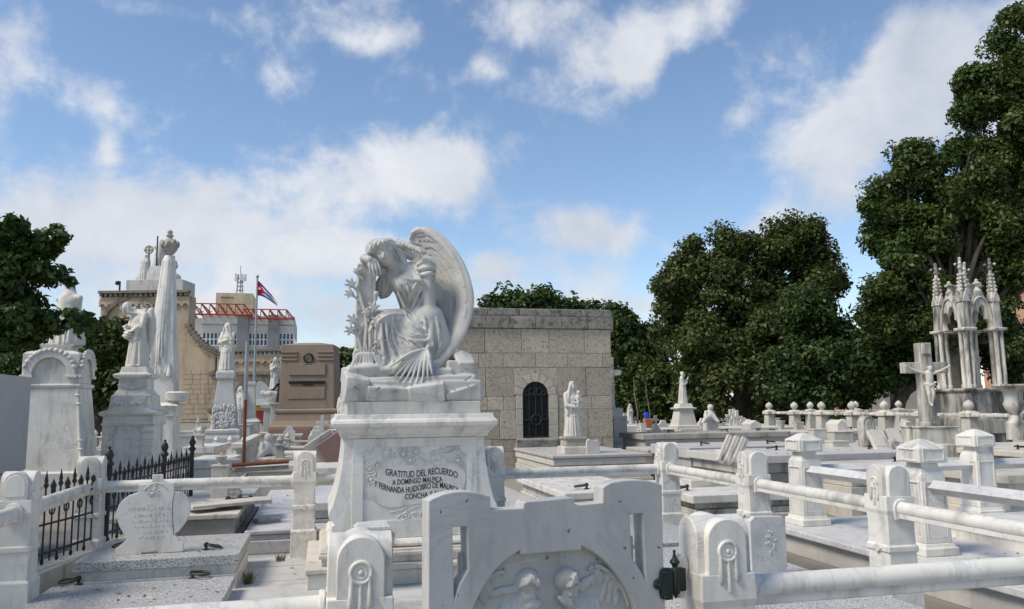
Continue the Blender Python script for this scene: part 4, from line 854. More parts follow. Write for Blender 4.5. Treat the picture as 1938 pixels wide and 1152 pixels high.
# ================================================================== carved figures (generic standing robed figure, unit height)
def figure_mesh(name, arms='pray', seed=1, veil=True, wings=False, lean=0.0, bow=.0, v=.0105, child=False, broad=1.0, twist=.0, crown=False):
    q = random.Random(seed); s = SDF((-.36, -.30, -.03), (.36, .32, 1.08), v)
    b = broad
    s.path([(0, 0, .03), (lean*.3, 0, .30), (lean*.7, .0, .55)], [.15*b, .128*b, .105*b], .02, flat=(0, 1, 0, 1.15)); s.ell((0, -.01, .02), (.165*b, .14, .03), .02)
    s.path([(lean*.7, 0, .52), (lean, .0, .68), (lean, .01, .78)], [.10*b, .105*b, .075*b], .03, flat=(0, 1, 0, 1.2))
    s.path([(lean-.10*b, 0.01, .77), (lean, .01, .80), (lean+.10*b, .01, .77)], [.052, .055, .052], .03)
    hx, hy, hz = lean*1.2-bow*.3, -.02-abs(bow)*.35, .925-abs(bow)*.12
    s.path([(lean, .0, .80), (hx, hy+.01, hz-.04)], [.04, .035], .02); s.ell((hx, hy, hz), (.047, .055, .066), .012, rot=(-abs(bow)*.8, -bow, 0)); s.path([(hx, hy-.055, hz-.002), (hx, hy-.062, hz-.02)], [.006, .009], .008); s.ell((hx, hy-.038, hz-.05), (.022, .02, .016), .012)
    for e in (-.02, .02): s.ell((hx+e, hy-.055, hz+.008), (.012, .008, .008), .006, 's')
    if veil:
        s.path([(hx, hy+.02, hz+.03), (hx, hy+.04, hz-.06), (lean, .05, .76), (lean, .07, .5), (lean*.5, .07, .2)], [.058, .066, .10, .115, .12], .015)
        for e in (-1, 1): s.path([(hx+e*.045, hy-.02, hz+.03), (hx+e*.062, hy-.015, hz-.05), (lean+e*.085, -.035, .74), (lean+e*.115, -.05, .58), (lean+e*.12*b, -.05, .40)], [.018, .024, .03, .035, .03], .012)
    else:
        s.ell((hx, hy+.018, hz+.018), (.056, .058, .062), .012)
        for i in range(14):
            an = q.uniform(0, 6.28); s.ell((hx+.05*math.cos(an), hy+.02+.04*math.sin(an), hz+q.uniform(-.04, .06)), (.02, .02, .018), .008)
        for e in (-1, 1): s.path([(hx+e*.045, hy, hz), (hx+e*.055, hy+.01, hz-.08), (lean+e*.06, -.02, .78)], [.022, .022, .014], .01)
        if arms in ('bless', 'christ'): s.ell((hx, hy-.045, hz-.06), (.03, .024, .034), .01)
    if crown: s.path([(hx-.04, hy, hz+.06), (hx, hy-.05, hz+.065), (hx+.04, hy, hz+.06)], .014, .008)
    def arm(e, el, ha, r=(.046, .04, .026)):
        sh = (lean+e*.125*b, .01, .765); s.path([sh, el, ha], r, .014)
        mx = [(el[i]*.6+ha[i]*.4) for i in range(3)]; s.path([mx, (mx[0], mx[1]+.005, mx[2]-.10)], [.034, .012], .015)
        d = Vector(ha)-Vector(el); d.normalize(); s.ell((ha[0]+d.x*.02, ha[1]+d.y*.02, ha[2]+d.z*.02), (.022, .018, .024), .01)
        for i in range(4): o = Vector((.008*(i-1.5), 0, 0)); s.path([Vector(ha)+d*.03+o, Vector(ha)+d*.065+o*1.3], [.008, .006], .004)
    if arms == 'pray': arm(-1, (-.14, -.06, .60), (-.02, -.14, .70)); arm(1, (.14, -.06, .60), (.02, -.14, .70))
    elif arms == 'bless': arm(1, (.17, -.09, .64), (.17, -.17, .80)); arm(-1, (-.15, -.04, .58), (-.05, -.13, .64))
    elif arms == 'christ': arm(1, (.16, -.05, .58), (.05, -.14, .66)); arm(-1, (-.15, -.05, .58), (-.04, -.14, .68))
    elif arms == 'reach': arm(1, (.20, -.05, .62), (.30, -.10, .55)); arm(-1, (-.15, -.05, .6), (-.05, -.13, .66))
    elif arms == 'face': arm(1, (.14, -.09, .64), (.03, -.11, .85)); arm(-1, (-.14, -.07, .58), (.04, -.14, .62))
    elif arms == 'hold':
        arm(1, (.15, -.07, .58), (.0, -.15, .60)); arm(-1, (-.15, -.07, .56), (.03, -.16, .54))
    elif arms == 'flowers':
        arm(1, (.13, -.06, .58), (-.02, -.14, .52)); arm(-1, (-.14, -.06, .58), (-.07, -.15, .60))
        for i in range(16): s.ell((-.06+q.uniform(-.06, .05), -.15+q.uniform(-.03, .02), .50+q.uniform(-.09, .10)), (.022, .02, .02), .006)
    elif arms == 'down': arm(1, (.15, -.02, .58), (.13, -.07, .43)); arm(-1, (-.15, -.02, .58), (-.10, -.10, .46))
    if child:
        s.ell((.055, -.13, .70), (.045, .045, .075), .015); s.ell((.06, -.145, .80), (.034, .036, .04), .01); s.path([(.05, -.15, .64), (.02, -.17, .55)], [.03, .02], .01); s.path([(.08, -.15, .72), (.11, -.17, .76)], [.016, .012], .01)
    # drapery
    nf = 22
    for i in range(nf):
        an = 2*math.pi*i/nf+q.uniform(-.08, .08); top = q.uniform(.42, .60); sw = q.uniform(-.25, .25)
        pts = []; 
        for k in range(6):
            t = k/5; z = top*(1-t)+.015*t; rad = (.10+.055*(1-z/.6))*b; x = lean*z+rad*math.cos(an+sw*t); y = rad*.88*math.sin(an+sw*t); pts.append((x, y, z))
        s.path(pts, [.006, .012, .015, .017, .020, .022], .008)
    for j in range(5):                                      # mantle crossing the body
        z0 = .62-.035*j; s.draw([(-.13*b, z0-.02), (-.05, z0-.09), (.04, z0-.10), (.13*b, z0+.02)], [.008, .014, .013, .008], .008, .3)
    for j in range(4): s.draw([(lean-.06+.04*j, .76), (lean-.04+.025*j, .68), (lean-.03+.02*j, .60)], [.005, .009, .006], .006, .2)
    if wings:
        for e in (-1, 1):
            s.path([(e*.05, .09, .74), (e*.07, .13, .84), (e*.085, .14, .70), (e*.08, .15, .45), (e*.06, .13, .16)], [.03, .045, .055, .05, .02], .02)
            for j in range(5): s.path([(e*(.05+.014*j), .17, .80-.02*j), (e*(.05+.016*j), .185, .55), (e*(.04+.012*j), .165, .18+.04*j)], [.014, .018, .008], .005)
    return s.mesh(name, 1, 1)
FIG = {}
FIG['child'] = figure_mesh('madonna', 'hold', 3, True, child=True, crown=True, v=.0095)
FIG['bless'] = figure_mesh('blessing', 'bless', 5, False, v=.010)
FIG['flowers'] = figure_mesh('mourner', 'flowers', 8, False, wings=True, bow=.35, lean=-.02, v=.0085)
FIG['wide'] = figure_mesh('wide_veiled', 'pray', 10, True, broad=1.75, v=.0105)
FIG['veil'] = figure_mesh('veiled', 'pray', 9, True, broad=1.15, v=.010)
FIG['face'] = figure_mesh('pensive', 'face', 12, True, v=.0105)
FIG['down'] = figure_mesh('calm', 'down', 14, True, v=.0125)
FIG['reach'] = figure_mesh('reaching', 'reach', 17, False, v=.0115)
FIG['pray'] = figure_mesh('praying', 'pray', 21, True, v=.0125)
def fig(parent, key, h, loc=(0, 0, 0), rotz=0, m='white_stone', name='figure'):
    me = FIG[key]
    o = bpy.data.objects.new(name, me if not me.materials or me.materials[0] == MATS[m] else me.copy()); COL.objects.link(o)
    if not o.data.materials: o.data.materials.append(MATS[m])
    elif o.data.materials[0] != MATS[m]: o.data.materials[0] = MATS[m]
    o.parent = parent; o.location = loc; o.rotation_euler = (0, 0, rotz); o.scale = (h, h, h); return o
# ================================================================== tombs
def tomb(label, x0, x1, y0, y1, z, m='old_marble', lidm=None, lid=.10, over=.05, mid=2, handles=(), group=None, name='slab_tomb', headz=None, z0=-.12):
    cx, cy = (x0+x1)/2, (y0+y1)/2; hx, hy = (x1-x0)/2, (y1-y0)/2; lidm = lidm or m
    t = thing(name, label, 'tomb', (cx, cy, 0), 0, group)
    MB().box(-hx-over*1.2, hx+over*1.2, -hy-over*1.2, hy+over*1.2, z0, z*.22).build('base', m, t, bevel=.01)
    zz = z*.22; top = z-lid; n = mid
    for i in range(n):
        a, b_ = zz+(top-zz)*i/n, zz+(top-zz)*(i+1)/n; ins = .03*(i % 2)+.0
        MB().box(-hx+ins, hx-ins, -hy+ins, hy-ins, a, b_-.006).build('wall_course', m, t, bevel=.008)
    MB().box(-hx-over, hx+over, -hy-over, hy+over, top, z).build('lid', lidm, t, bevel=.012)
    for fx, fy, r in handles: ring_handle(t, hx*fx, hy*fy, z, r, 1.15, .15)
    return t
tomb('white veined marble slab tomb with one iron ring, between rear fence rail and Madonna tomb', 3.15, 4.35, 10.15, 12.7, .45, 'marble', handles=((-.35, -.72, 2.8), (.4, -.6, 2.9)), lid=.09)
tomb('wide low moulded marble kerb tomb under the ring-handled slab behind the rear rail', 1.9, 2.95, 10.2, 13.3, .26, 'old_marble', 'grey_slab', lid=.07)
mt = tomb('grey slab tomb at the mausoleum wall that carries the Madonna statue', 4.45, 6.5, 15.2, 18.4, .60, 'old_marble', 'grey_slab', lid=.06, mid=3, over=.03)
t = tomb('stepped cream tomb with black stains and iron ring just outside the rear fence corner', 4.95, 6.6, 10.1, 12.2, .36, 'stained_marble', 'marble', lid=.11, mid=2, handles=((-.80, -.45, 2.9),), over=.07)
_p = onz(1330, 916, .36); t = thing('stone_block', 'long cream stone block lying on the black-stained stepped tomb', 'block', (5.95, 11.15, .36)); MB().loft([(0, .62, .16), (.10, .62, .16), (.115, .60, .14)]).build('block', 'old_marble', t, bevel=.008); MB().box(-.45, .5, -.165, -.158, .03, .075).build('stained_face', 'stained_marble', t)
tomb('two-tier grey tomb with an iron ring, behind the cream cubes', 6.75, 9.4, 13.9, 15.6, .77, 'grey_slab', mid=1, lid=.2, handles=((-.6, -.3, .2), (.5, -.3, .2)))
tomb('broad smooth grey slab tomb beside the leaning broken marble strips', 6.5, 9.6, 11.55, 13.3, .76, 'cement', 'grey_slab', mid=3, lid=.13, over=.08, handles=((.85, -.2, .3), (-.15, .3, 2.5)))
tomb('grey tomb with dark recessed panels next to the mausoleum corner', 8.05, 12.2, 19.2, 20.8, .82, 'grey_slab', 'cement', mid=2, lid=.14, handles=((-.5, 0, .3), (.3, -.2, 2.8), (.8, 0, 1.0)))
t = thing('cement_vault', 'stained cement vault with marble ledge below the recessed-panel tomb', 'tomb', (9.4, 17.8, 0)); MB().box(-1.9, 2.0, -.15, 1.1, -.12, .46).build('wall', 'cement', t, bevel=.01); MB().box(-1.95, 2.05, -.22, 1.15, .46, .53).build('ledge', 'old_marble', t, bevel=.01)
tomb('long pale tomb with open iron rings in front of the pyramid-capped back rail', 7.6, 10.2, 10.4, 11.2, .66, 'old_marble', mid=2, lid=.12, handles=((-.2, -.2, .2), (.35, .2, .3)))
tomb('cream tomb with low slabs under the rounded weathered headstone', 9.9, 12.6, 12.7, 15.2, .70, 'old_marble', mid=2, lid=.1, handles=((-.5, -.3, .2), (.1, -.5, 3.0), (.6, .2, 1.2)))
tomb('stepped cream stone tomb with reddish joints behind the last pyramid-capped post', 8.75, 11.0, 8.75, 9.9, .62, 'old_marble', mid=2, lid=.12)
tomb('pale flat tomb with iron ring in front of the finial balustrade', 11.3, 14.6, 10.4, 13.4, .74, 'old_marble', mid=2, lid=.1, handles=((-.2, -.1, .3), (-.75, -.3, .4), (.4, .4, 3.0)))
tomb('white tomb with pointed stone tent beside the first balustrade finial', 12.2, 16.5, 20.6, 22.4, .74, 'white_stone', 'old_marble', mid=2, lid=.1, handles=((-.6, 0, .2), (.1, 0, .4), (.7, 0, 2)))
tomb('low long marble tomb row under the blessing statue pedestal', 11.6, 16.0, 24.5, 26.5, .75, 'old_marble', 'white_stone', mid=2, lid=.12, handles=((-.7, -.2, .2), (-.4, -.2, 2.7)))
# left of the angel
t = tomb('flat bluish grey slab tomb with open stone booklet, behind the rear rosette post', -.85, 1.4, 10.15, 15.0, .15, 'blue_marble', 'blue_marble', lid=.05, mid=1, over=.03)
tomb('raised marble lid tomb lying on the flat bluish slab', -.28, 1.3, 10.6, 14.2, .40, 'blue_marble', 'blue_marble', lid=.10, mid=2, over=.04, z0=.15)
_p = onz(505, 985, .16); t = thing('stone_booklet', 'small open stone booklet lying on the flat bluish slab tomb', 'plaque', (_p.x, _p.y, .155), R_(25)); MB().loft([(0, .15, .11), (.02, .15, .11), (.022, .14, .10)]).build('cover', 'old_marble', t); [MB().box(sg*.008 if sg > 0 else -.135, .135 if sg > 0 else -.008, -.09, .09, .023, .036).build('page', 'paper', t, bevel=.004) for sg in (-1, 1)]
tomb('stained cement tomb with marble ledge and loose tablets behind the heart headstone', -2.35, -1.0, 10.2, 13.2, .36, 'cement', 'old_marble', lid=.06, mid=1, over=.05)
for i, (px, py, w, d, rz) in enumerate(((452, 950, .42, .26, .05), (430, 962, .5, .2, .5), (400, 968, .4, .2, -.3))):
    _p = onz(px, py, .365+.0*i); t = thing('loose_tablet', ['pale loose tablet with crossed bronze emblem lying on stained tomb ledge', 'chipped loose marble tablet lying askew on stained tomb ledge', 'narrow broken marble tablet at the shaded end of stained tomb ledge'][i], 'tablet', (_p.x, max(_p.y, 10.3+.35*i), .362+.05*(i == 1)), rz)
    MB().loft([(0, w, d), (.035, w, d), (.04, w-.012, d-.012)]).build('slab', 'old_marble', t, bevel=.005)
    if i == 0:
        m = MB(); m.box(-.14, .14, -.02, .02, .04, .065); m.box(-.02, .02, -.14, .14, .04, .066); m.build('bronze_emblem', 'bronze', t, bevel=.006); [MB().ball((dx, dy, .06), (.035, .035, .03), 8, 6).build('bronze_knob', 'bronze', t, smooth=60) for dx, dy in ((-.14, 0), (.14, 0), (0, -.14), (0, .14))]
# grave posts with small urns, left middle ground
def urn_post(px, pyb, D, h, label, urn=True, w=.11):
    p = at(px, pyb, D); t = thing('grave_post', label, 'post', (p.x, p.y, p.z))
    MB().loft([(-.5, w*1.2, w*1.2), (.04, w*1.2, w*1.2), (.05, w, w), (h*.72, w, w), (h*.73, w*1.12, w*1.12), (h*.76, w*1.12, w*1.12)]).build('shaft', 'old_marble', t, bevel=.008)
    if urn: MB().lathe([(.05, h*.76), (.05, h*.78), (.025, h*.80), (.06, h*.84), (.075, h*.90), (.08, h*.92), (.05, h*.94), (.02, h*.96), (.022, h*.98), (.0, h)], 14).build('urn', 'old_marble', t, smooth=40)
    else: MB().loft([(h*.76, w*.95, w*.95), (h*.95, w*.95, w*.95), (h, .02, .02)]).build('cap', 'old_marble', t, bevel=.008)
    return t
urn_post(416, 952, 11.0, .68, 'cream grave post with small lidded urn by the rusty bar'); urn_post(438, 935, 11.6, .52, 'short grave post with pierced cap at the end of the rusty bar', False)
# rusty pole and bar
_p = at(461, 878, 11.4); _q = at(461, 646, 11.4)
t = thing('rusty_pole', 'thin pole, rusty below and galvanised above, rising from a rusty bar', 'pole', (_p.x, _p.y, _p.z))
h = _q.z-_p.z; MB().tube([(0, 0, -.02), (0, 0, h*.52)], .024, 10).build('rusty_half', 'rust', t, smooth=60); MB().tube([(0, 0, h*.52), (0, 0, h)], .029, 10).build('galvanised_half', 'galvanised', t, smooth=60)
e1 = at(440, 880, 11.4)-_p; e2 = at(546, 873, 11.4)-_p; MB().tube([e1, e2], .028, 8).build('rusty_bar', 'rust', t, smooth=60)
MB().tube([e1+Vector((0, .05, -.08)), e2+Vector((0, .05, -.08))], .03, 8).build('lower_bar', 'cement', t, smooth=60)
# ================================================================== iron railing (left)
def iron_panel(t, p0, p1, h, zb):
    d = p1-p0; L = d.length; n = max(3, int(L/.115))
    MB().tube([(p0.x, p0.y, zb+.10), (p1.x, p1.y, zb+.10)], .014, 6).build('lower_rail', 'iron', t); MB().tube([(p0.x, p0.y, zb+h*.70), (p1.x, p1.y, zb+h*.70)], .014, 6).build('upper_rail', 'iron', t); MB().tube([(p0.x, p0.y, zb+h*.42), (p1.x, p1.y, zb+h*.42)], .011, 6).build('middle_rail', 'iron', t)
    bar = MB(); bar.tube([(0, 0, .02), (0, 0, h*.86)], .0095, 6); bar.lathe([(.010, h*.80), (.024, h*.83), (.013, h*.86), (.018, h*.88), (.0, h)], 6); bar.lathe([(.006, 0), (.018, .02), (.012, .05)], 6); bm = bar.mesh('picket', 50)
    sh = MB(); sh.tube([(0, 0, .02), (0, 0, h*.78)], .0085, 6); sh.ring((0, 0, h*.76), .028, .009, 'y', 10, 5); sh.lathe([(.02, h*.78), (.028, h*.82), (.012, h*.86), (0, h*.90)], 6); sh.ring((0, 0, h*.56), .042, .008, 'y', 12, 5); sm = sh.mesh('picket_short', 50)
    an = math.atan2(d.y, d.x)
    for i in range(n):
        f = (i+.5)/n; p = p0+d*f; o = obj('picket', bm if i % 2 == 0 else sm, 'iron', t, loc=(p.x, p.y, zb), rotz=an)
def iron_post(t, p, h, zb):
    MB().lathe([(.045, zb), (.045, zb+.05), (.03, zb+.07), (.028, zb+h*.78), (.05, zb+h*.80), (.05, zb+h*.82), (.028, zb+h*.85), (.048, zb+h*.90), (.03, zb+h*.95), (.012, zb+h*.97), (.02, zb+h*.985), (0, zb+h)], 8, p.x, p.y).build('post', 'iron', t, smooth=40)
def flat2(px, py, D): q = at(px, py, D); return Vector((q.x, q.y, 0))
ir = thing('iron_railing', 'black spiked cast-iron railing on stone kerb behind the heart headstone', 'railing', (0, 0, 0))
A0, A1, A2, A3 = flat2(20, 900, 6.9), flat2(206, 880, 8.6), flat2(311, 870, 10.3), flat2(364, 850, 11.6)
for p0, p1 in ((A0, A1), (A1, A2), (A2, A3)): iron_panel(ir, p0, p1, .86, .2)
for p in (A1, A2, A3): iron_post(ir, p, 1.02, .2)
kd = MB()
for p0, p1 in ((A0, A3),):
    d = (p1-p0).normalized(); nrm = Vector((-d.y, d.x, 0)); kd.add([p0-nrm*.16+Vector((0, 0, -.1)), p1-nrm*.16+Vector((0, 0, -.1)), p1+nrm*.16+Vector((0, 0, -.1)), p0+nrm*.16+Vector((0, 0, -.1)), p0-nrm*.16+Vector((0, 0, .18)), p1-nrm*.16+Vector((0, 0, .18)), p1+nrm*.16+Vector((0, 0, .18)), p0+nrm*.16+Vector((0, 0, .18))], [(0, 3, 2, 1), (4, 5, 6, 7), (0, 1, 5, 4), (1, 2, 6, 5), (2, 3, 7, 6), (3, 0, 4, 7)])
kd.build('kerb', 'old_marble', ir, bevel=.012)
# ================================================================== neighbouring enclosure with pyramid-capped posts (right)
def cap_post(label, loc):
    t = thing('capped_post', label, 'fence post', loc)
    MB().loft([(0, .185, .185), (.07, .185, .185), (.075, .165, .165), (.11, .155, .155)]).build('foot', 'marble', t, bevel=.006)
    MB().loft([(.11, .148, .148), (.70, .135, .135), (.74, .13, .13), (.80, .10, .10), (.85, .095, .095)]).build('shaft', 'marble', t, bevel=.008)
    MB().loft([(.845, .15, .15), (.85, .158, .158), (.985, .152, .152), (.99, .145, .145), (1.045, .06, .06), (1.065, .012, .012)]).build('pyramid_cap', 'marble', t, bevel=.006)
    for k in range(4):
        M = Matrix.Rotation(R_(90*k), 4, 'Z')
        for (xa, xb, za, zb, y, nm) in ((-.10, .10, .17, .66, -.149, 'panel_frame'), (-.105, .105, .875, .965, -.163, 'cap_frame')):
            f = MB(); w = .014; yo = .013
            f.box(xa-w, xa, y, y+yo, za-w, zb+w, M); f.box(xb, xb+w, y, y+yo, za-w, zb+w, M); f.box(xa, xb, y+.0005, y+yo, za-w, za, M); f.box(xa, xb, y+.0005, y+yo, zb, zb+w, M); f.build(nm, 'marble', t, bevel=.003)
    return t
QX, QY = 5.6, [8.5, 6.58, 4.66]; ZP = .17
cap_post('square marble post with pyramid cap, nearest the broken marble strips', (QX, QY[0], ZP)); cap_post('square marble post with pyramid cap, directly behind the lozenge fence post', (QX, QY[1], ZP)); cap_post('square marble post with pyramid cap, in front of the crucifix', (8.05, QY[0], ZP))
def diamond_rail(label, a, b):
    a = Vector((*a, 0)); b = Vector((*b, 0)); d = b-a; L = d.length
    t = thing('diamond_rail', label, 'rail', a, math.atan2(d.y, d.x))
    z = ZP+.62; w = .085; MB().prism([(-w, z), (0, z-w*.8), (w, z), (0, z+w*.8)], .13, L-.13, 'x').build('bar', 'blue_marble', t, bevel=.006); return t
diamond_rail('diamond-section grey veined marble rail between the first two pyramid-capped posts', (QX, QY[1]), (QX, QY[0])); diamond_rail('diamond-section marble rail running from the second pyramid-capped post past the granite', (QX, QY[2]), (QX, QY[1])); diamond_rail('diamond-section marble rail linking the outer pyramid-capped posts at the rear', (QX, QY[0]), (8.05, QY[0])); diamond_rail('diamond-section bluish marble rail leaving the crucifix-side capped post', (8.05, QY[0]), (11.2, QY[0]))
pd = thing('plot_podium', 'raised grey marble plot podium with chipped coping under the pyramid-capped posts', 'podium', (0, 0, 0))
MB().box(5.25, 11.5, 3.2, 8.85, -.12, .10).build('wall', 'grey_slab', pd, bevel=.008); MB().box(5.18, 11.55, 3.15, 8.92, .10, .168).build('coping', 'blue_marble', pd, bevel=.012)
tomb('low flat marble tomb inside the pyramid-post enclosure', 6.5, 8.6, 4.2, 7.4, .36, 'marble', 'marble', mid=1, lid=.06, z0=.165)
# ================================================================== MIDDLE GROUND monuments
def statue(name, label, px, pyb, D, ptop, key, m, rot=0, pedestal=None, group=None, cat='statue'):
    p = at(px, pyb, D); tp = at(px, ptop, D); t = thing(name, label, cat, p, 0, group)
    fig(t, key, tp.z-p.z, (0, 0, 0), rot, m); return t, p, tp.z-p.z
# --- mausoleum of limestone blocks
MY = 19.5
pR = ony(1162, 880, MY); pL = ony(866, 884, MY); mw = pR.x-pL.x
mz = thing('mausoleum', 'square limestone-block mausoleum with arched grilled window', 'mausoleum', (pL.x, MY, 0))
def mzp(px, py): q = ony(px, py, MY); return q.x-pL.x, q.z
zt = mzp(1014, 585)[1]; cz0 = mzp(1014, 622)[1]; cz1 = mzp(1014, 599)[1]
MB().box(.03, mw-.03, .03, 4.6, -.12, cz0).build('core', 'mortar', mz)
wx0, wzs = mzp(990, 828); wx1, _ = mzp(1039, 828); wxc = (wx0+wx1)/2; wh = (wx1-wx0)/2; wtop = mzp(1014, 722)[1]
ox0 = mzp(977, 830)[0]; ox1 = mzp(1057, 830)[0]; oc = wtop-wh; oR = (ox1-ox0)/2
rows = [620, 668, 695, 750, 775, 830, 853, 884]; rows_z = [mzp(1014, r)[1] for r in rows]; rows_z[0] = cz0; rows_z[-1] = -.1
cuts = [[866, 918, 988, 1041, 1108, 1162], [866, 906, 953, 1015, 1075, 1142, 1162], [866, 919, 985, 1043, 1109, 1162], [866, 922, 953, 985, 1056, 1120, 1162], [866, 912, 945, 985, 1056, 1112, 1162], [866, 930, 985, 1056, 1100, 1137, 1162], [866, 905, 972, 1060, 1110, 1162]]
rb = random.Random(21)
for r in range(7):
    z1, z0 = rows_z[r]-.004, rows_z[r+1]+.004
    for i in range(len(cuts[r])-1):
        x0, x1 = mzp(cuts[r][i], 740)[0]+.006, mzp(cuts[r][i+1], 740)[0]-.006
        x0 = max(x0, 0.0) if i else 0.0; x1 = mw if i == len(cuts[r])-2 else x1
        segs = [(x0, x1)]
        if z0 < oc+oR and z1 > wzs-.25:           # leave the window surround free
            lo, hi = ox0-.008, ox1+.008
            if r <= 2:
                zz = max(z0, oc); hh = math.sqrt(max(0, (oR+.01)**2-(zz-oc)**2)) if zz < oc+oR else 0; lo, hi = wxc-hh, wxc+hh
            segs = []
            if x0 < lo: segs.append((x0, min(x1, lo)))
            if x1 > hi: segs.append((max(x0, hi), x1))
            if not segs and r <= 2: continue
        for s0, s1 in segs:
            if s1-s0 < .04: continue
            MB().box(s0, s1, rb.uniform(-.006, .006), .12, z0, z1).build('stone_block', 'limestone', mz, bevel=.006)
for e in (-1, 1):                         # arch spandrel stones
    z0, z1 = rows_z[3]+.006, rows_z[2]-.006; xo = wxc+e*math.sqrt(max(0, (oR+.008)**2-(z0-oc)**2)); a0_ = math.degrees(math.asin(min(1, max(-1, (z0-oc)/(oR+.008)))))
    aa = arc_pts(wxc, oc, oR+.008, a0_, 88.5, 10); pl = [(wxc+e*(x-wxc), z) for x, z in aa]+[(wxc+e*.004, z1), (xo, z1)]
    MB().prism(ccw(pl), .003, .1, 'y').build('stone_block', 'limestone', mz, bevel=.01)
# right flank blocks
for r in range(7):
    y = 0.13
    while y < 4.5:
        w = rb.uniform(.7, 1.1); y1 = min(4.6, y+w); MB().box(mw-.03, mw+rb.uniform(-.004, .004), y, y1-.01, rows_z[r+1]+.006, rows_z[r]-.006).build('stone_block', 'limestone', mz, bevel=.01); y = y1
for a, b, ov, n in ((cz0, cz1, .07, 6), (cz1+.004, zt, .05, 5)):
    for i in range(n):
        x0 = -ov+(mw+2*ov)*i/n; x1 = -ov+(mw+2*ov)*(i+1)/n-.008; MB().box(x0, x1, -ov, 4.7, a+.004, b).build('cornice_block', 'limestone_dark', mz, bevel=.014)
MB().box(.02, mw-.02, .02, 4.6, zt-.03, zt+.02).build('roof', 'limestone_dark', mz)
# window: surround, voussoirs, recess, grille
sur = thing  # (unused alias)
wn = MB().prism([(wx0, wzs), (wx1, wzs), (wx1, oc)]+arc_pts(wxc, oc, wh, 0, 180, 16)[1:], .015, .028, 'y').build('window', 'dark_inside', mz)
nv = 7
for k in range(nv):
    a0, a1 = 180*k/nv+.8, 180*(k+1)/nv-.8; pl = arc_pts(wxc, oc, oR, a0, a1, 4)+arc_pts(wxc, oc, wh, a1, a0, 4); MB().prism(pl, -.022, .02, 'y').build('voussoir', 'limestone_pale', mz, bevel=.006)
for xa, xb in ((ox0, wx0), (wx1, ox1)):
    zz = [wzs-.22, wzs+(oc-wzs)*.3, wzs+(oc-wzs)*.68, oc]
    for i in range(3): MB().box(xa+.004, xb-.004, -.022, .02, zz[i]+.004, zz[i+1]-.004).build('jamb_block', 'limestone_pale', mz, bevel=.006)
MB().loft([(wzs-.32, (ox1-ox0)/2-.04, .14), (wzs-.30, (ox1-ox0)/2, .16), (wzs-.05, (ox1-ox0)/2-.02, .15), (wzs-.012, wh+.02, .10)], wxc, .0).build('sill', 'limestone_dark', mz, bevel=.02)
gr = MB(); yb = -.004
for i in range(1, 4): gr.tube([(wx0+(wx1-wx0)*i/4, yb, wzs), (wx0+(wx1-wx0)*i/4, yb, oc)], .011, 6)
gr.tube([(wx0+.012, yb, wzs), (wx0+.012, yb, oc)], .012, 6); gr.tube([(wx1-.012, yb, wzs), (wx1-.012, yb, oc)], .012, 6)
for zz in (wzs+.015, wzs+(oc-wzs)*.42, oc): gr.tube([(wx0, yb-.012, zz), (wx1, yb-.012, zz)], .011, 6)
gr.ring((wxc, yb-.02, wzs+(oc-wzs)*.42), .13, .016, 'y', 24, 6)
for e in (-1, 1): gr.ring((wxc+e*.10, yb, oc+.10), .075, .011, 'y', 18, 6); gr.ring((wxc+e*.21, yb, oc+.06), .05, .010, 'y', 16, 6); gr.tube([(wxc+e*.02, yb, oc), (wxc+e*.02, yb, oc+wh-.02)], .009, 6)
gr.build('grille', 'iron', wn, smooth=50)
# --- Madonna on the grey tomb
pm = at(1085, 852, 16.6)
t = thing('madonna_statue', 'crowned Madonna and child statue on a small cream pedestal against the mausoleum', 'statue', (pm.x, pm.y, .60))
MB().loft([(0, .27, .25), (.14, .27, .25), (.15, .24, .22)]).build('pedestal_base', 'old_marble', t, bevel=.01); MB().loft([(.15, .22, .2), (.29, .21, .19), (.295, .24, .22), (.34, .24, .22)]).build('pedestal', 'cement', t, bevel=.01)
fig(t, 'child', at(1085, 722, 16.6).z-.94, (0, 0, .34), R_(8), 'white_stone')
pm = at(1122, 850, 16.4); t = thing('shaped_tablet', 'pale shaped stone tablet with scrolled top beside the Madonna pedestal', 'tablet', (pm.x, pm.y, .60)); plate('slab', ccw([(-.13, 0), (.15, 0), (.15, .25), (.11, .28), (.06, .265), (-.02, .275), (-.07, .30), (-.11, .28), (-.13, .22)]), [], .08, 'grey_slab', t, bevel=.01)
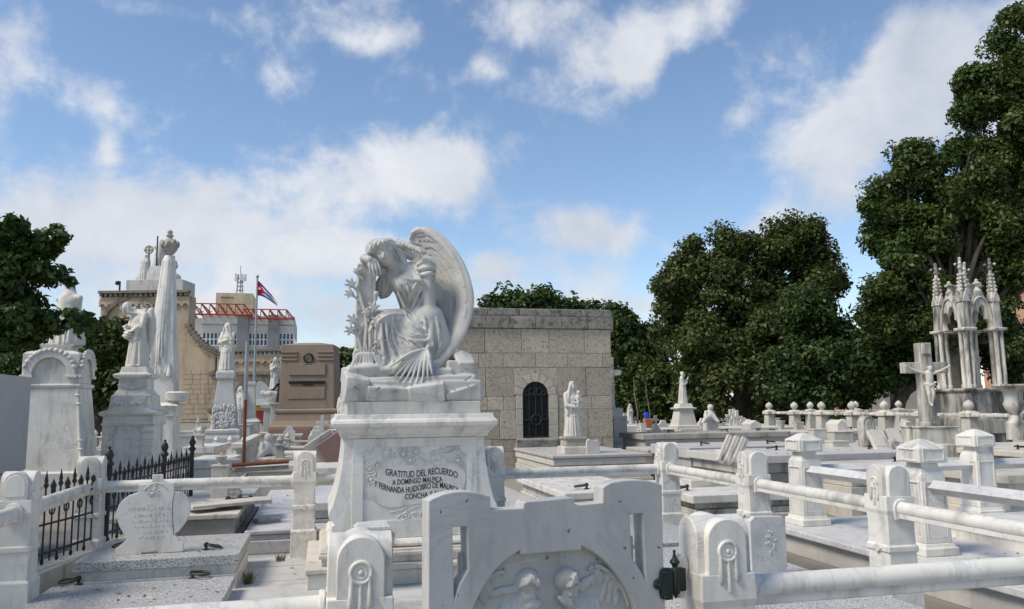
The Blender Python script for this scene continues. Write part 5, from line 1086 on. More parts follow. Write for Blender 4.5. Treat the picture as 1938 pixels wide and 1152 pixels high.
# --- crucifix peeping past the mausoleum corner
def crucifix_fig():
    s = SDF((-.62, -.22, -.05), (.62, .2, 1.05), .0115)
    s.path([(0, 0, .50), (.01, -.01, .62), (0, 0, .74)], [.075, .085, .095], .02, flat=(0, 1, 0, 1.3)); s.path([(0, 0, .75), (.02, -.03, .83)], [.035, .03], .02); s.ell((.025, -.04, .87), (.048, .052, .065), .01); s.ell((.025, -.03, .90), (.058, .06, .035), .01)
    for e in (-1, 1):
        s.path([(e*.10, 0, .755), (e*.30, -.01, .82), (e*.50, 0, .92)], [.042, .032, .022], .015); s.ell((e*.52, -.005, .94), (.03, .02, .025), .01)
        s.path([(e*.045, 0, .48), (e*.05, -.05, .27), (e*.02, -.01, .04)], [.062, .045, .03], .015)
    s.path([(0, -.02, .03), (0, -.06, -.01)], [.03, .025], .01); s.path([(-.09, -.01, .50), (0, -.04, .47), (.09, -.01, .51), (.14, 0, .46)], [.04, .045, .04, .02], .01); s.path([(-.1, 0, .50), (-.06, -.03, .38)], [.03, .02], .01)
    for i in range(4): s.draw([(-.08+.02*i, .53), (0, .49-.02*i), (.09, .53-.02*i)], [.006, .01, .006], .005, .3)
    for i in range(3): s.draw([(-.06, .70-.045*i), (-.03, .68-.045*i), (-.01, .69-.045*i)], .006, .006, .2); s.draw([(.06, .70-.045*i), (.03, .68-.045*i), (.01, .69-.045*i)], .006, .006, .2)
    return s.mesh('corpus', 1, 1)
FIG['corpus'] = crucifix_fig()
def crucifix(label, px, pyb, D, H, arm, w, rot, figh, m='old_marble', pedh=.3, pedw=.3, plaque=True):
    p = at(px, pyb, D); t = thing('crucifix', label, 'crucifix', p, rot)
    MB().loft([(0, w*1.15, w*1.1), (H*.04, w*1.15, w*1.1), (H*.05, w, w), (H, w*.92, w*.92)]).build('upright', m, t, bevel=.012)
    az = H*.70; MB().box(-arm, -w*.9, -w*.82, w*.82, az-w*.85, az+w*.85).build('arm', m, t, bevel=.012); MB().box(w*.9, arm, -w*.82, w*.82, az-w*.85, az+w*.85).build('arm', m, t, bevel=.012)
    if plaque: MB().loft([(H*.86, w*.72, .015), (H*.985, w*.72, .015)], 0, -w-.012).build('title_plaque', m, t, bevel=.01)
    fig(t, 'corpus', figh, (0, -w-.045*figh, az-figh*.90), 0, 'old_marble', 'corpus')
    MB().loft([(-pedh-.3, pedw*1.15, pedw*1.1), (-pedh+.05, pedw*1.15, pedw*1.1), (-pedh+.06, pedw, pedw), (-.03, pedw*.98, pedw*.98), (-.02, pedw*1.05, pedw*1.05), (.001, pedw*1.05, pedw*1.05)]).build('pedestal', m, t, bevel=.012)
    return t, p
crucifix('weathered stone crucifix with carved figure and plaque, before the finial balustrade', 1757, 806, 15.0, 1.56, .41, .12, R_(-14), .78, 'stained_marble', .38, .36)
t, p = crucifix('narrow crucifix half hidden by the mausoleum corner', 1156, 772, 24.5, 1.55, .34, .10, R_(5), .66, 'old_marble', .9, .28)
# --- cross-pedestal writing on its front: worn two-line inscription, only its first letters legible
# --- blessing statue on tall tapering pedestal
p = at(1295, 822, 27.0); t = thing('blessing_statue', 'robed statue with raised hand on a tall tapering cream pedestal before dark trees', 'statue', p, 0)
zt_ = at(1295, 768, 27).z-p.z
MB().loft([(-.6, .40, .36), (.0, .40, .36), (.30, .40, .36), (.31, .34, .31), (zt_-.12, .25, .23), (zt_-.11, .33, .30), (zt_-.06, .35, .32), (zt_-.05, .26, .24), (zt_+.08, .22, .2)]).build('pedestal', 'white_stone', t, bevel=.012)
fig(t, 'bless', at(1295, 703, 27).z-p.z-zt_-.08, (0, 0, zt_+.08), R_(62), 'white_stone')
# --- left stele with veiled figure
D = 14.0; p = at(98, 893, D); sc = D/FPX
t = thing('veiled_stele', 'tall tapering marble stele with arched garland top and veiled figure, half behind leaves', 'monument', p, 0)
zb = lambda py: at(104, py, D).z-p.z
MB().loft([(-.7, .70, .62), (.02, .70, .62), (.03, .60, .54), (zb(735), .46, .40)]).build('tapering_slab', 'marble', t, bevel=.015)
MB().loft([(zb(735), .48, .42), (zb(730), .50, .44), (zb(727), .48, .42)]).build('bead_band', 'marble', t, bevel=.01)
MB().loft([(zb(727), .445, .39), (zb(672), .445, .39), (zb(668), .40, .36), (zb(664), .25, .22), (zb(658), .25, .22), (zb(656), .29, .26), (zb(652), .29, .26)]).build('head_block', 'marble', t, bevel=.01)
for M_ in (Matrix.Identity(4), Matrix.Rotation(R_(90), 4, 'Z')):
    yy = .40 if M_ == Matrix.Identity(4) else .45
    zs = zb(711); R0 = .40; m = MB(); m.prism(arc_pts(0, zs, R0, 0, 180, 18, .42)+arc_pts(0, zs, R0-.12, 180, 0, 18, .30), -yy-.05, -yy+.02, 'y', M_); m.box(-R0-.06, -R0+.14, -yy-.06, -yy+.02, zs-.05, zs, M_); m.box(R0-.14, R0+.06, -yy-.06, -yy+.02, zs-.05, zs, M_); m.build('arched_pediment', 'marble', t, smooth=35, bevel=.008)
    for k in range(13):
        an = R_(20+140*k/12); c = M_ @ Vector((R0*1.02*math.cos(an), -yy-.035, zs+.43*math.sin(an))); MB().ball(c, (.05, .045, .045), 8, 6).build('garland_flower', 'marble', t, smooth=60)
for sx in (-1, 1):
    z1 = zb(737); m = MB(); m.tube([(sx*.60, -.55, .26), (sx*.455, -.42, z1-.02)], [.04, .022], 10); m.build('corner_torch', 'marble', t, smooth=60)
    for f in (.0, .12, .25, .8, .93): MB().lathe([(.035, -.015), (.05, 0), (.035, .015)], 10, M=Matrix.Translation((sx*(.60-.145*f), -.55+.13*f, .27+(z1-.3)*f))).build('torch_ring', 'marble', t, smooth=50)
    MB().ball((sx*.60, -.555, .2), (.06, .055, .07), 10, 6).build('torch_flame', 'marble', t, smooth=60)
fig(t, 'wide', zb(538)-zb(652), (.12, 0, zb(652)), R_(150), 'white_stone')
# --- grey blank vault at the picture border
p = at(48, 900, 10.2); t = thing('plain_vault', 'plain grey panelled vault wall at the picture border', 'vault', (p.x, p.y, 0)); zt_ = at(48, 714, 10.2).z
MB().box(-3, 0, -5, 0, -.1, .86).build('lower_panel', 'plain_grey', t, bevel=.01); MB().box(-3, 0, -5, 0, .868, zt_).build('upper_panel', 'plain_grey', t, bevel=.01)
# --- mourner with flowers on temple-shaped pedestal
D = 15.0; p = at(250, 905, D); zb = lambda py: at(250, py, D).z-p.z
t = thing('flower_mourner', 'winged mourning figure holding flowers on a marble temple-shaped pedestal', 'monument', p, R_(-4))
w = 44*D/FPX
MB().loft([(-.5, w*1.0, w*.9), (zb(783), w*.93, w*.85)]).build('body', 'marble', t, bevel=.01)
for sx in (-1, 1): MB().box(sx*w*.78-.09, sx*w*.78+.09, -w*.93, -w*.8, -.5, zb(805)).build('pilaster', 'marble', t, bevel=.01); [MB().box(sx*w*.78-.10, sx*w*.78+.10, -w*.95, -w*.8, zb(880)+i*.12, zb(880)+i*.12+.05).build('pilaster_ring', 'marble', t, bevel=.01) for i in range(7)]
pa = [(-w*.52, -.4), (w*.52, -.4), (w*.52, zb(820))]+arc_pts(w*.27, zb(820), w*.25, 0, 180, 8)+arc_pts(-w*.27, zb(820), w*.25, 0, 180, 8)
plate('blind_arches', ccw([(-w*.66, -.45), (w*.66, -.45), (w*.66, zb(800)), (-w*.66, zb(800))]), [ccw(pa)], .03, 'marble', t, M=Matrix.Translation((0, -w*.905, 0)))
MB().loft([(zb(805), w*.98, w*.95), (zb(801), w*1.06, w*1.0), (zb(799), w*1.0, w*.95), (zb(787), w*.98, w*.93), (zb(785), w*1.10, w*1.05), (zb(783), w*1.12, w*1.07)]).build('entablature', 'marble', t, bevel=.008)
MB().prism([(-w*1.15, zb(783)), (w*1.15, zb(783)), (w*1.1, zb(779)), (0, zb(764)), (-w*1.1, zb(779))], -w*1.08, w*1.0, 'y').build('pediment', 'marble', t, bevel=.01)
for k in range(9): MB().ball(((k-4)*.05, -w*1.05, zb(763)+.02*math.sin(k*2)), (.045, .04, .05), 8, 6).build('acanthus', 'marble', t, smooth=60)
MB().loft([(zb(779), w*.86, w*.8), (zb(760), w*.80, w*.75), (zb(748), w*.78, w*.72), (zb(746), w*.70, w*.65), (zb(738), w*.60, w*.55)]).build('attic', 'marble', t, bevel=.01)
MB().loft([(zb(740), w*.58, w*.54), (zb(718), w*.56, w*.52), (zb(716), w*.70, w*.66), (zb(712), w*.76, w*.72), (zb(709), w*.76, w*.72), (zb(706), w*.55, w*.5), (zb(695), w*.50, w*.46)]).build('upper_block', 'marble', t, bevel=.01)
b = MB(); zc_ = zb(729); b.prism([(-.28, zc_), (0, zc_-.085), (.28, zc_), (0, zc_+.085)], -w*.59, -w*.56, 'y'); b.build('diamond_panel', 'marble', t, bevel=.01)
fig(t, 'flowers', zb(567)-zb(695), (0, 0, zb(695)), R_(-38), 'white_stone')
# --- draped obelisk with urn
D = 18.0; p = at(303, 870, D); zb = lambda py: at(303, py, D).z-p.z; u = D/FPX
t = thing('draped_obelisk', 'tall marble obelisk under fringed stone drapery, topped by a carved urn', 'monument', p, R_(-3))
MB().loft([(-.6, 30*u, 28*u), (zb(790), 27*u, 25*u), (zb(788), 30*u, 28*u), (zb(775), 30*u, 28*u), (zb(771), 33*u, 31*u), (zb(768), 35*u, 33*u), (zb(764), 28*u, 26*u), (zb(760), 22*u, 20*u)]).build('pedestal', 'marble', t, bevel=.012)
MB().loft([(zb(762), 25*u, 23*u), (zb(700), 22*u, 20*u), (zb(495), 9*u, 9*u)]).build('shaft', 'marble', t, bevel=.01)
s = SDF((-.55, -.5, -.02), (.55, .5, 1.02), .0105)
s.path([(0, 0, .03), (-.03, 0, .5), (0, 0, .93)], [.20, .185, .115], .03); s.ell((0, 0, .95), (.10, .10, .05), .02)
for i in range(26):
    an = 2*math.pi*i/26; q = random.Random(i); sq_ = 1/max(abs(math.cos(an+.6)), abs(math.sin(an+.6)))**.55*.93; r0, r1 = .10, .20+.02*math.sin(an*3); zl = .02 if math.cos(an) < .3 else .06+.05*math.sin(i)
    s.path([(r0*math.cos(an)*sq_, r0*math.sin(an)*sq_, .97), (.150*sq_*math.cos(an+.05)-.015, .150*sq_*math.sin(an+.05), .62), (.185*sq_*math.cos(an)-.03, .185*sq_*math.sin(an), .30), (r1*sq_*math.cos(an)-.03, r1*sq_*math.sin(an), zl+.05*(i % 3))], [.010, .017+.008*(i % 2), .018+.010*(i % 3 == 0), .020], .012)
me = s.mesh('drapery', 1, 1); hD = zb(488)-zb(702); o = obj('drapery', me, 'marble', t, loc=(0, 0, zb(702))); o.scale = (20*u/.20, 20*u/.20, hD)
for k in range(18): an = 2*math.pi*k/18; MB().tube([(.0+25*u*math.cos(an)-.05, 25*u*math.sin(an), zb(700)), (25*u*math.cos(an)-.05, 25*u*math.sin(an), zb(708))], .028, 6).build('fringe', 'marble', t, smooth=60)
MB().lathe([(.0, zb(716)), (.07, zb(712)), (.05, zb(702)), (.03, zb(699)), (.02, zb(690))], 10, 14*u, -21*u).build('tassel', 'marble', t, smooth=50)
MB().lathe([(.20, zb(760)), (.26, zb(758)), (.28, zb(744)), (.22, zb(741))], 14, M=Matrix.Translation((26*u, -.1, 0))).build('wreath_disc', 'marble', t, smooth=50)
MB().lathe([(7*u, zb(490)), (8*u, zb(486)), (4*u, zb(484)), (9*u, zb(480)), (14*u, zb(473)), (16*u, zb(467)), (14*u, zb(463)), (11*u, zb(456)), (6*u, zb(452)), (4*u, zb(449)), (7*u, zb(447)), (7*u, zb(445)), (3*u, zb(444)), (5*u, zb(441)), (5*u, zb(438)), (0, zb(434))], 16).build('urn', 'cement', t, smooth=40)
for k in range(8): an = 2*math.pi*k/8; MB().ball((14*u*math.cos(an), 14*u*math.sin(an), zb(463)+.03*math.sin(k*2.)), (.06, .06, .09), 8, 6).build('urn_garland', 'cement', t, smooth=60)
# --- white statue on carved column
D = 30.0; p = at(424, 845, D); zb = lambda py: at(432, py, D).z-p.z; u = D/FPX
t = thing('column_statue', 'slender white statue on a pillar with relief-carved foot', 'monument', p)
MB().loft([(-.4, 31*u, 28*u), (zb(828), 31*u, 28*u), (zb(822), 29*u, 26*u), (zb(818), 30*u, 27*u), (zb(813), 30*u, 27*u), (zb(810), 24*u, 22*u)]).build('base', 'far_marble', t, bevel=.02)
MB().loft([(zb(811), 23*u, 21*u), (zb(768), 19*u, 17*u), (zb(722), 14*u, 13*u), (zb(719), 14*u, 13*u)]).build('pillar', 'far_marble', t, bevel=.02)
MB().loft([(zb(719), 15*u, 14*u), (zb(715), 17*u, 16*u), (zb(706), 17*u, 16*u), (zb(703), 16*u, 15*u), (zb(700), 12*u, 11*u)]).build('capital', 'far_marble', t, bevel=.03)
b = MB(); q = random.Random(2)
for i in range(170): x, z = q.uniform(-20, 20)*u, q.uniform(zb(809), zb(768)); b.ball((x, -21*u+.1*(z-zb(809))/(zb(768)-zb(809)), z), (q.uniform(.03, .08), .07, q.uniform(.04, .11)), 7, 5)
b.build('relief_carving', 'far_marble', t, smooth=60)
fig(t, 'face', zb(611)-zb(700), (0, 0, zb(700)), R_(-20), 'white_stone')
# --- statue with staff and pillar beside it
D = 33.0; p = at(455, 842, D); zb = lambda py: at(455, py, D).z-p.z
t = thing('pillar_pair', 'grey standing figure on a block next to a slim white pillar', 'monument', p); MB().loft([(-.3, .45, .4), (zb(806), .4, .36), (zb(804), .46, .4), (zb(802), .46, .4)]).build('pedestal', 'far_marble', t, bevel=.02); fig(t, 'down', zb(731)-zb(802), (-.05, 0, zb(802)), R_(-30), 'far_marble')
MB().loft([(-.3, .36, .36), (zb(800), .34, .34), (zb(798), .42, .42), (zb(793), .3, .3), (zb(790), .2, .2), (zb(730), .15, .15), (zb(728), .19, .19), (zb(722), .19, .19)], 16*D/FPX, .2).build('pillar', 'white_stone', t, bevel=.02)
# --- pieta-like group with dark kneeling figure
D = 40.0; p = at(517, 835, D); zb = lambda py: at(517, py, D).z-p.z
t = thing('marble_group', 'white marble standing and seated figures on a stone pedestal', 'monument', p); MB().loft([(-.3, .5, .5), (zb(775), .45, .45), (zb(772), .6, .55), (zb(765), .6, .55), (zb(762), .5, .5)]).build('pedestal', 'far_marble', t, bevel=.02); fig(t, 'pray', zb(676)-zb(736), (0, .2, zb(736)), R_(15), 'white_stone')
s = SDF((-.8, -.5, -.1), (.8, .5, .8), .03); s.ell((0, 0, .3), (.45, .35, .32), .1); s.path([(-.5, -.1, .5), (-.2, -.2, .5), (.3, -.1, .45)], [.12, .16, .14], .08); s.path([(-.2, 0, .1), (0, -.1, .2), (.3, 0, .1)], .2, .1); s.ell((-.55, -.1, .55), (.12, .12, .13), .05)
o = obj('seated_group', s.mesh('seated', 1, 1), 'far_marble', t, loc=(0, 0, zb(764)), bevel=0)
p = at(530, 762, 38.5); t = thing('dark_bronze_figure', 'dark bronze kneeling figure in front of the white marble group', 'statue', p); fig(t, 'reach', at(530, 716, 38.5).z-p.z, (0, 0, 0), R_(-170), 'dark_bronze'); MB().loft([(-1.6, .4, .4), (-.1, .4, .4), (-.08, .48, .48), (0, .48, .48)]).build('pedestal', 'far_marble', t, bevel=.02)
# --- brown sandstone monument
D = 36.0; p = at(586, 838, D); zb = lambda py: at(586, py, D).z-p.z; u = D/FPX
t = thing('sandstone_monument', 'brown sandstone block monument with wreath emblem and bronze strip', 'monument', p, R_(-9))
MB().loft([(-.6, 66*u, 55*u), (zb(805), 65*u, 54*u), (zb(803), 62*u, 51*u), (zb(795), 57*u, 47*u), (zb(782), 54*u, 45*u), (zb(780), 56*u, 47*u), (zb(775), 56*u, 47*u), (zb(773), 52*u, 43*u)]).build('stepped_base', 'sandstone', t, bevel=.02)
MB().loft([(zb(773), 50*u, 42*u), (zb(657), 47*u, 39*u), (zb(655), 47*u, 39*u), (zb(650), 20*u, 16*u)]).build('block', 'sandstone', t, bevel=.02)
for sx in (-1, 1):
    for k, py in enumerate((667, 674, 681)): MB().box(sx*48*u if sx < 0 else 18*u, -18*u if sx < 0 else 48*u, -42*u, -39*u, zb(py+3), zb(py)).build('raised_band', 'sandstone', t, bevel=.01)
for (xa, xb, ya, yb_) in ((-33, 33, 711, 690), (-33, 33, 755, 733)): MB().box(xa*u, xb*u, -43*u, -40*u, zb(ya), zb(yb_)).build('panel', 'sandstone', t, bevel=.012)
for xa, xb in ((-63, 12), (13.5, 63)): MB().box(xa*u, xb*u, -55.5*u, -52*u, zb(834), zb(808)).build('granite_panel', 'red_granite' if xa < 0 else 'sandstone', t, bevel=.01)
b = MB(); b.ring((2*u, -42*u, zb(680)), 8*u, 1.6*u, 'y', 20, 6); b.box(-6*u, 10*u, -43*u, -40*u, zb(692), zb(691)); b.build('wreath_emblem', 'dark_bronze', t, smooth=50)
b = MB(); b.box(-32*u, 33*u, -44*u, -40*u, zb(727), zb(722)); b.box(-7*u, 11*u, -44.2*u, -40.2*u, zb(730), zb(727)); b.build('bronze_strip', 'dark_bronze', t, bevel=.01)
# --- small pale statue left of the angel pedestal
statue('pale_statue', 'small pale standing figure just behind the angel pedestal, lily side', 650, 812, 22, 737, 'down', 'white_stone', R_(-30))[0]
p = at(650, 812, 22); t = thing('statue_stand', 'marble stand under the small pale figure behind the angel pedestal', 'pedestal', p); MB().loft([(-1.0, .3, .3), (-.06, .28, .28), (-.05, .33, .33), (0, .33, .33)]).build('block', 'old_marble', t, bevel=.015)
# ================================================================== small stones and markers right of the mausoleum
def marker_cross(label, px, pyb, D, ptop, m='cement'):
    p = at(px, pyb, D); h = at(px, ptop, D).z-p.z; t = thing('grave_cross', label, 'cross', p); k = h/1.0
    MB().prism([(-.30*k, 0), (.30*k, 0), (.30*k, .18*k), (.12*k, .45*k), (.09*k, .55*k), (-.09*k, .55*k), (-.12*k, .45*k), (-.30*k, .18*k)], -.1, .1, 'y').build('foot', m, t, bevel=.01)
    MB().prism([(-.06*k, .55*k), (.06*k, .55*k), (.06*k, .72*k), (.16*k, .72*k), (.16*k, .84*k), (.06*k, .84*k), (.06*k, k), (-.06*k, k), (-.06*k, .84*k), (-.16*k, .84*k), (-.16*k, .72*k), (-.06*k, .72*k)], -.06, .06, 'y').build('cross', m, t, bevel=.01)
marker_cross('grey stone cross on a flared foot between mausoleum and blessing statue', 1241, 824, 24, 786)
statue('small_statue', 'tiny white veiled statue near the hedge beside the mausoleum corner', 1193, 802, 30, 764, 'veil', 'white_stone', .5)
p = at(1193, 802, 30); t = thing('statue_block', 'cream block under the tiny veiled statue by the hedge', 'pedestal', p); MB().loft([(-.9, .3, .3), (-.06, .28, .28), (-.05, .2, .2), (0, .2, .2)]).build('block', 'white_stone', t, bevel=.015)
def stones(rows):
    for label, name, px, pyb, D, wpx, hpx, m, kind in rows:
        p = at(px, pyb, D); u = D/FPX; w = wpx*u/2; h = hpx*u; t = thing(name, label, 'headstone' if 'head' in name else 'block' if 'block' in name else 'tomb' if 'tomb' in name else 'planter' if 'urn' in name or 'pot' in name else 'tablet', p, R_(random.uniform(-6, 6)))
        if kind == 'round': MB().prism([(-w, -.2), (w, -.2)]+arc_pts(0, h-w, w, 0, 180, 14), -.09, .09, 'y').build('slab', m, t, smooth=40, bevel=.02); MB().prism([(-w*.6, h*.25), (w*.6, h*.25)]+arc_pts(0, h-w*1.05, w*.6, 0, 180, 12), -.11, -.085, 'y').build('raised_panel', m, t, smooth=40, bevel=.01)
        elif kind == 'box': MB().loft([(-.3, w, w*.7), (h*.82, w, w*.7), (h*.84, w*1.06, w*.76), (h, w*1.06, w*.76)]).build('block', m, t, bevel=.015)
        elif kind == 'gable': MB().prism([(-w, -.2), (w, -.2), (w, h*.6), (0, h), (-w, h*.6)], -.3, .3, 'y').build('block', m, t, bevel=.015)
        elif kind == 'pot': MB().lathe([(w*.6, -.05), (w*.75, h*.3), (w, h*.85), (w*1.05, h*.9), (w*1.05, h)], 16).build('bowl', m, t, smooth=40); MB().lathe([(w*.4, -.3), (w*.55, -.03)], 12).build('foot', m, t, smooth=40)
        elif kind == 'cube': [MB().box(-w+i*w, -w+i*w+w*.9, -.12+.1*i, .12+.1*i, 0, h*(1-.15*i)).build('cube', m, t, bevel=.01) for i in range(2)]
        elif kind == 'lean':
            M_ = Matrix.Rotation(R_(-28), 4, 'X'); MB().box(-w, w, -.04, .04, 0, h, M_).build('slab', m, t, bevel=.01); MB().box(-w*.8, w*.8, -.045, -.039, h*.3, h*.34, M_).build('carved_line', m, t)
        elif kind == 'ogee': plate('slab', ccw([(-w, -.1), (w, -.1), (w, h*.6), (w*.6, h*.72), (w*.3, h), (-w*.3, h), (-w*.6, h*.72), (-w, h*.6)]), [], .1, m, t, bevel=.012)
stones([
 ('rounded weathered grey headstone with dark streaks, before the balustrade', 'headstone', 1643, 852, 15.5, 29, 64, 'stained_marble', 'round'),
 ('small ogee-topped cream headstone on the smooth grey slab', 'headstone', 1397, 856, 12.6, 19, 24, 'old_marble', 'ogee'),
 ('pair of small cream cubes lying before the two-tier grey tomb', 'stone_block', 1369, 862, 12.2, 17, 11, 'white_stone', 'cube'),
 ('tilted inscribed tablet leaning beside rounded headstone', 'leaning_tablet', 1675, 860, 14.0, 34, 50, 'old_marble', 'lean'),
 ('second tilted tablet, darker, leaning next to the crucifix pedestal', 'leaning_tablet', 1704, 852, 14.3, 24, 44, 'stained_marble', 'lean'),
 ('low inscribed cream block under the balustrade, near pyramid caps', 'stone_block', 1585, 852, 15.0, 34, 18, 'old_marble', 'box'),
 ('smooth cream block standing on tomb below balustrade finial', 'stone_block', 1548, 829, 17.5, 27, 18, 'white_stone', 'box'),
 ('white small block with shoulders near the far capped post', 'stone_block', 1856, 846, 14.0, 28, 20, 'white_stone', 'box'),
 ('pinkish small block beside shouldered white block', 'stone_block', 1868, 848, 13.2, 17, 15, 'old_marble', 'box'),
 ('stone bowl planter on wall behind the balustrade', 'urn_bowl', 1478, 812, 27, 16, 16, 'white_stone', 'pot'),
 ('gabled white stone tent on the white tomb beside first finial', 'gable_block', 1422, 812, 23.5, 22, 17, 'white_stone', 'gable'),
 ('crumbling white block with heaped carving on the tomb behind fence corner', 'stone_block', 1345, 810, 26.5, 24, 16, 'white_stone', 'box'),
 ('bleached square block beside the grey cross', 'stone_block', 1217, 811, 28, 11, 9, 'white_stone', 'box'),
 ('long pale tomb between grey cross and blessing pedestal', 'far_tomb', 1262, 822, 26, 24, 10, 'white_stone', 'box'),
 ('low white tomb beyond the hedge trunk', 'far_tomb', 1222, 820, 30, 40, 8, 'white_stone', 'box'),
 ('domed pale shrine base peeping past the mausoleum corner', 'far_tomb', 1172, 822, 23.5, 26, 34, 'old_marble', 'box'),
 ('pale tomb below the balustrade rail beside smooth cream block', 'far_tomb', 1590, 828, 19, 38, 12, 'old_marble', 'box'),
 ('grey tomb end showing under the balustrade near rounded headstone', 'far_tomb', 1512, 818, 25, 16, 20, 'cement', 'box'),
 ('white sloped stone under the balustrade with red flower pot', 'gable_block', 1583, 812, 24, 20, 18, 'white_stone', 'gable'),
])
# heap of carving on a far block: small seated putto
p = at(1343, 795, 26.4); t = thing('seated_putto', 'small seated stone child on the crumbling white block', 'statue', p)
s = SDF((-.5, -.4, -.1), (.5, .4, .6), .02); s.ell((0, 0, .15), (.2, .16, .18), .06); s.ell((.03, -.03, .42), (.1, .1, .11), .04); s.path([(-.1, -.1, .1), (-.25, -.2, .05), (-.35, -.2, -.1)], [.09, .08, .06], .05); s.path([(.1, -.1, .1), (.2, -.2, -.05)], [.09, .06], .05); s.path([(-.15, -.05, .28), (-.22, -.15, .15)], [.05, .04], .04)
obj('child', s.mesh('putto', 1, 1), 'white_stone', t)
# broken strips leaning on the smooth slab
for i in range(3):
    p = at(1362+i*14, 874+i*2, 11.6); t = thing('broken_strip', 'weathered grooved marble strip leaning against the smooth grey slab tomb', 'broken stone', (p.x, p.y, max(p.z, .0)), R_(-8), 'broken marble strips leaning on the slab tomb')
    MB().box(-.055, .055, -.03, .03, 0, .46, Matrix.Rotation(R_(34), 4, 'Y') @ Matrix.Rotation(R_(-20), 4, 'X')).build('strip', 'old_marble', t, bevel=.01); MB().box(-.012, .012, -.036, -.028, .02, .45, Matrix.Rotation(R_(34), 4, 'Y') @ Matrix.Rotation(R_(-20), 4, 'X')).build('ridge', 'stained_marble', t, bevel=.004)
# ================================================================== balustrade with finials
def fin_post(label, x, y, group='finial posts of the weathered balustrade'):
    t = thing('balustrade_post', label, 'fence post', (x, y, 0), 0, group)
    MB().loft([(-.1, .24, .24), (.38, .24, .24), (.40, .20, .20), (.42, .185, .185), (1.12, .15, .15)]).build('shaft', 'old_marble', t, bevel=.015)
    MB().loft([(1.12, .19, .19), (1.14, .20, .20), (1.24, .20, .20), (1.26, .17, .17), (1.30, .10, .10)]).build('cap', 'old_marble', t, bevel=.01)
    MB().lathe([(.10, 1.28), (.06, 1.32), (.075, 1.34), (.125, 1.39), (.145, 1.45), (.125, 1.51), (.075, 1.56), (.025, 1.60), (0, 1.61)], 16).build('finial', 'old_marble', t, smooth=40); return t
BX = 17.4
def y_for(px): # grid y of the point on x=BX seen in column px near horizon
    lo, hi = 5.0, 80.0
    for _ in range(50):
        m = (lo+hi)/2; X = _c*BX-_s*m; Y = _s*BX+_c*m
        if PCX+FPX*X/Y > px: lo = m
        else: hi = m
    return m
ys = [y_for(q) for q in (1449, 1496, 1547, 1604, 1665, 1737, 1823, 1921, 2040)]
for i, y in enumerate(ys): fin_post('weathered stone balustrade post with bud-shaped finial', BX, y)
for i in range(len(ys)-1):
    t = thing('balustrade_rail', 'weathered stone rail of the finial balustrade', 'rail', (BX, ys[i+1], 0), R_(90), 'rails of the weathered balustrade'); MB().prism([(-.11, 1.14), (.11, 1.14), (.12, 1.18)]+arc_pts(0, 1.18, .12, 0, 180, 8, .06)[1:], .2, ys[i]-ys[i+1]-.2, 'x').build('bar', 'stained_marble', t, smooth=40); MB().box(.2, ys[i]-ys[i+1]-.2, -.09, .09, .08, .30).build('kerb', 'cement', t, bevel=.01)
for q in (1536, 1622, 1704): p = at(q, 812, 33); fin_post('weathered stone balustrade post with bud-shaped finial', p.x, p.y)
p0, p1 = at(1500, 800, 33), at(1760, 800, 33); t = thing('balustrade_rail', 'weathered stone rail of the finial balustrade', 'rail', (p0.x, p0.y, 0), math.atan2(p1.y-p0.y, p1.x-p0.x), 'rails of the weathered balustrade'); MB().box(0, (p1-p0).length, -.1, .1, 1.12, 1.24).build('bar', 'stained_marble', t, bevel=.02)
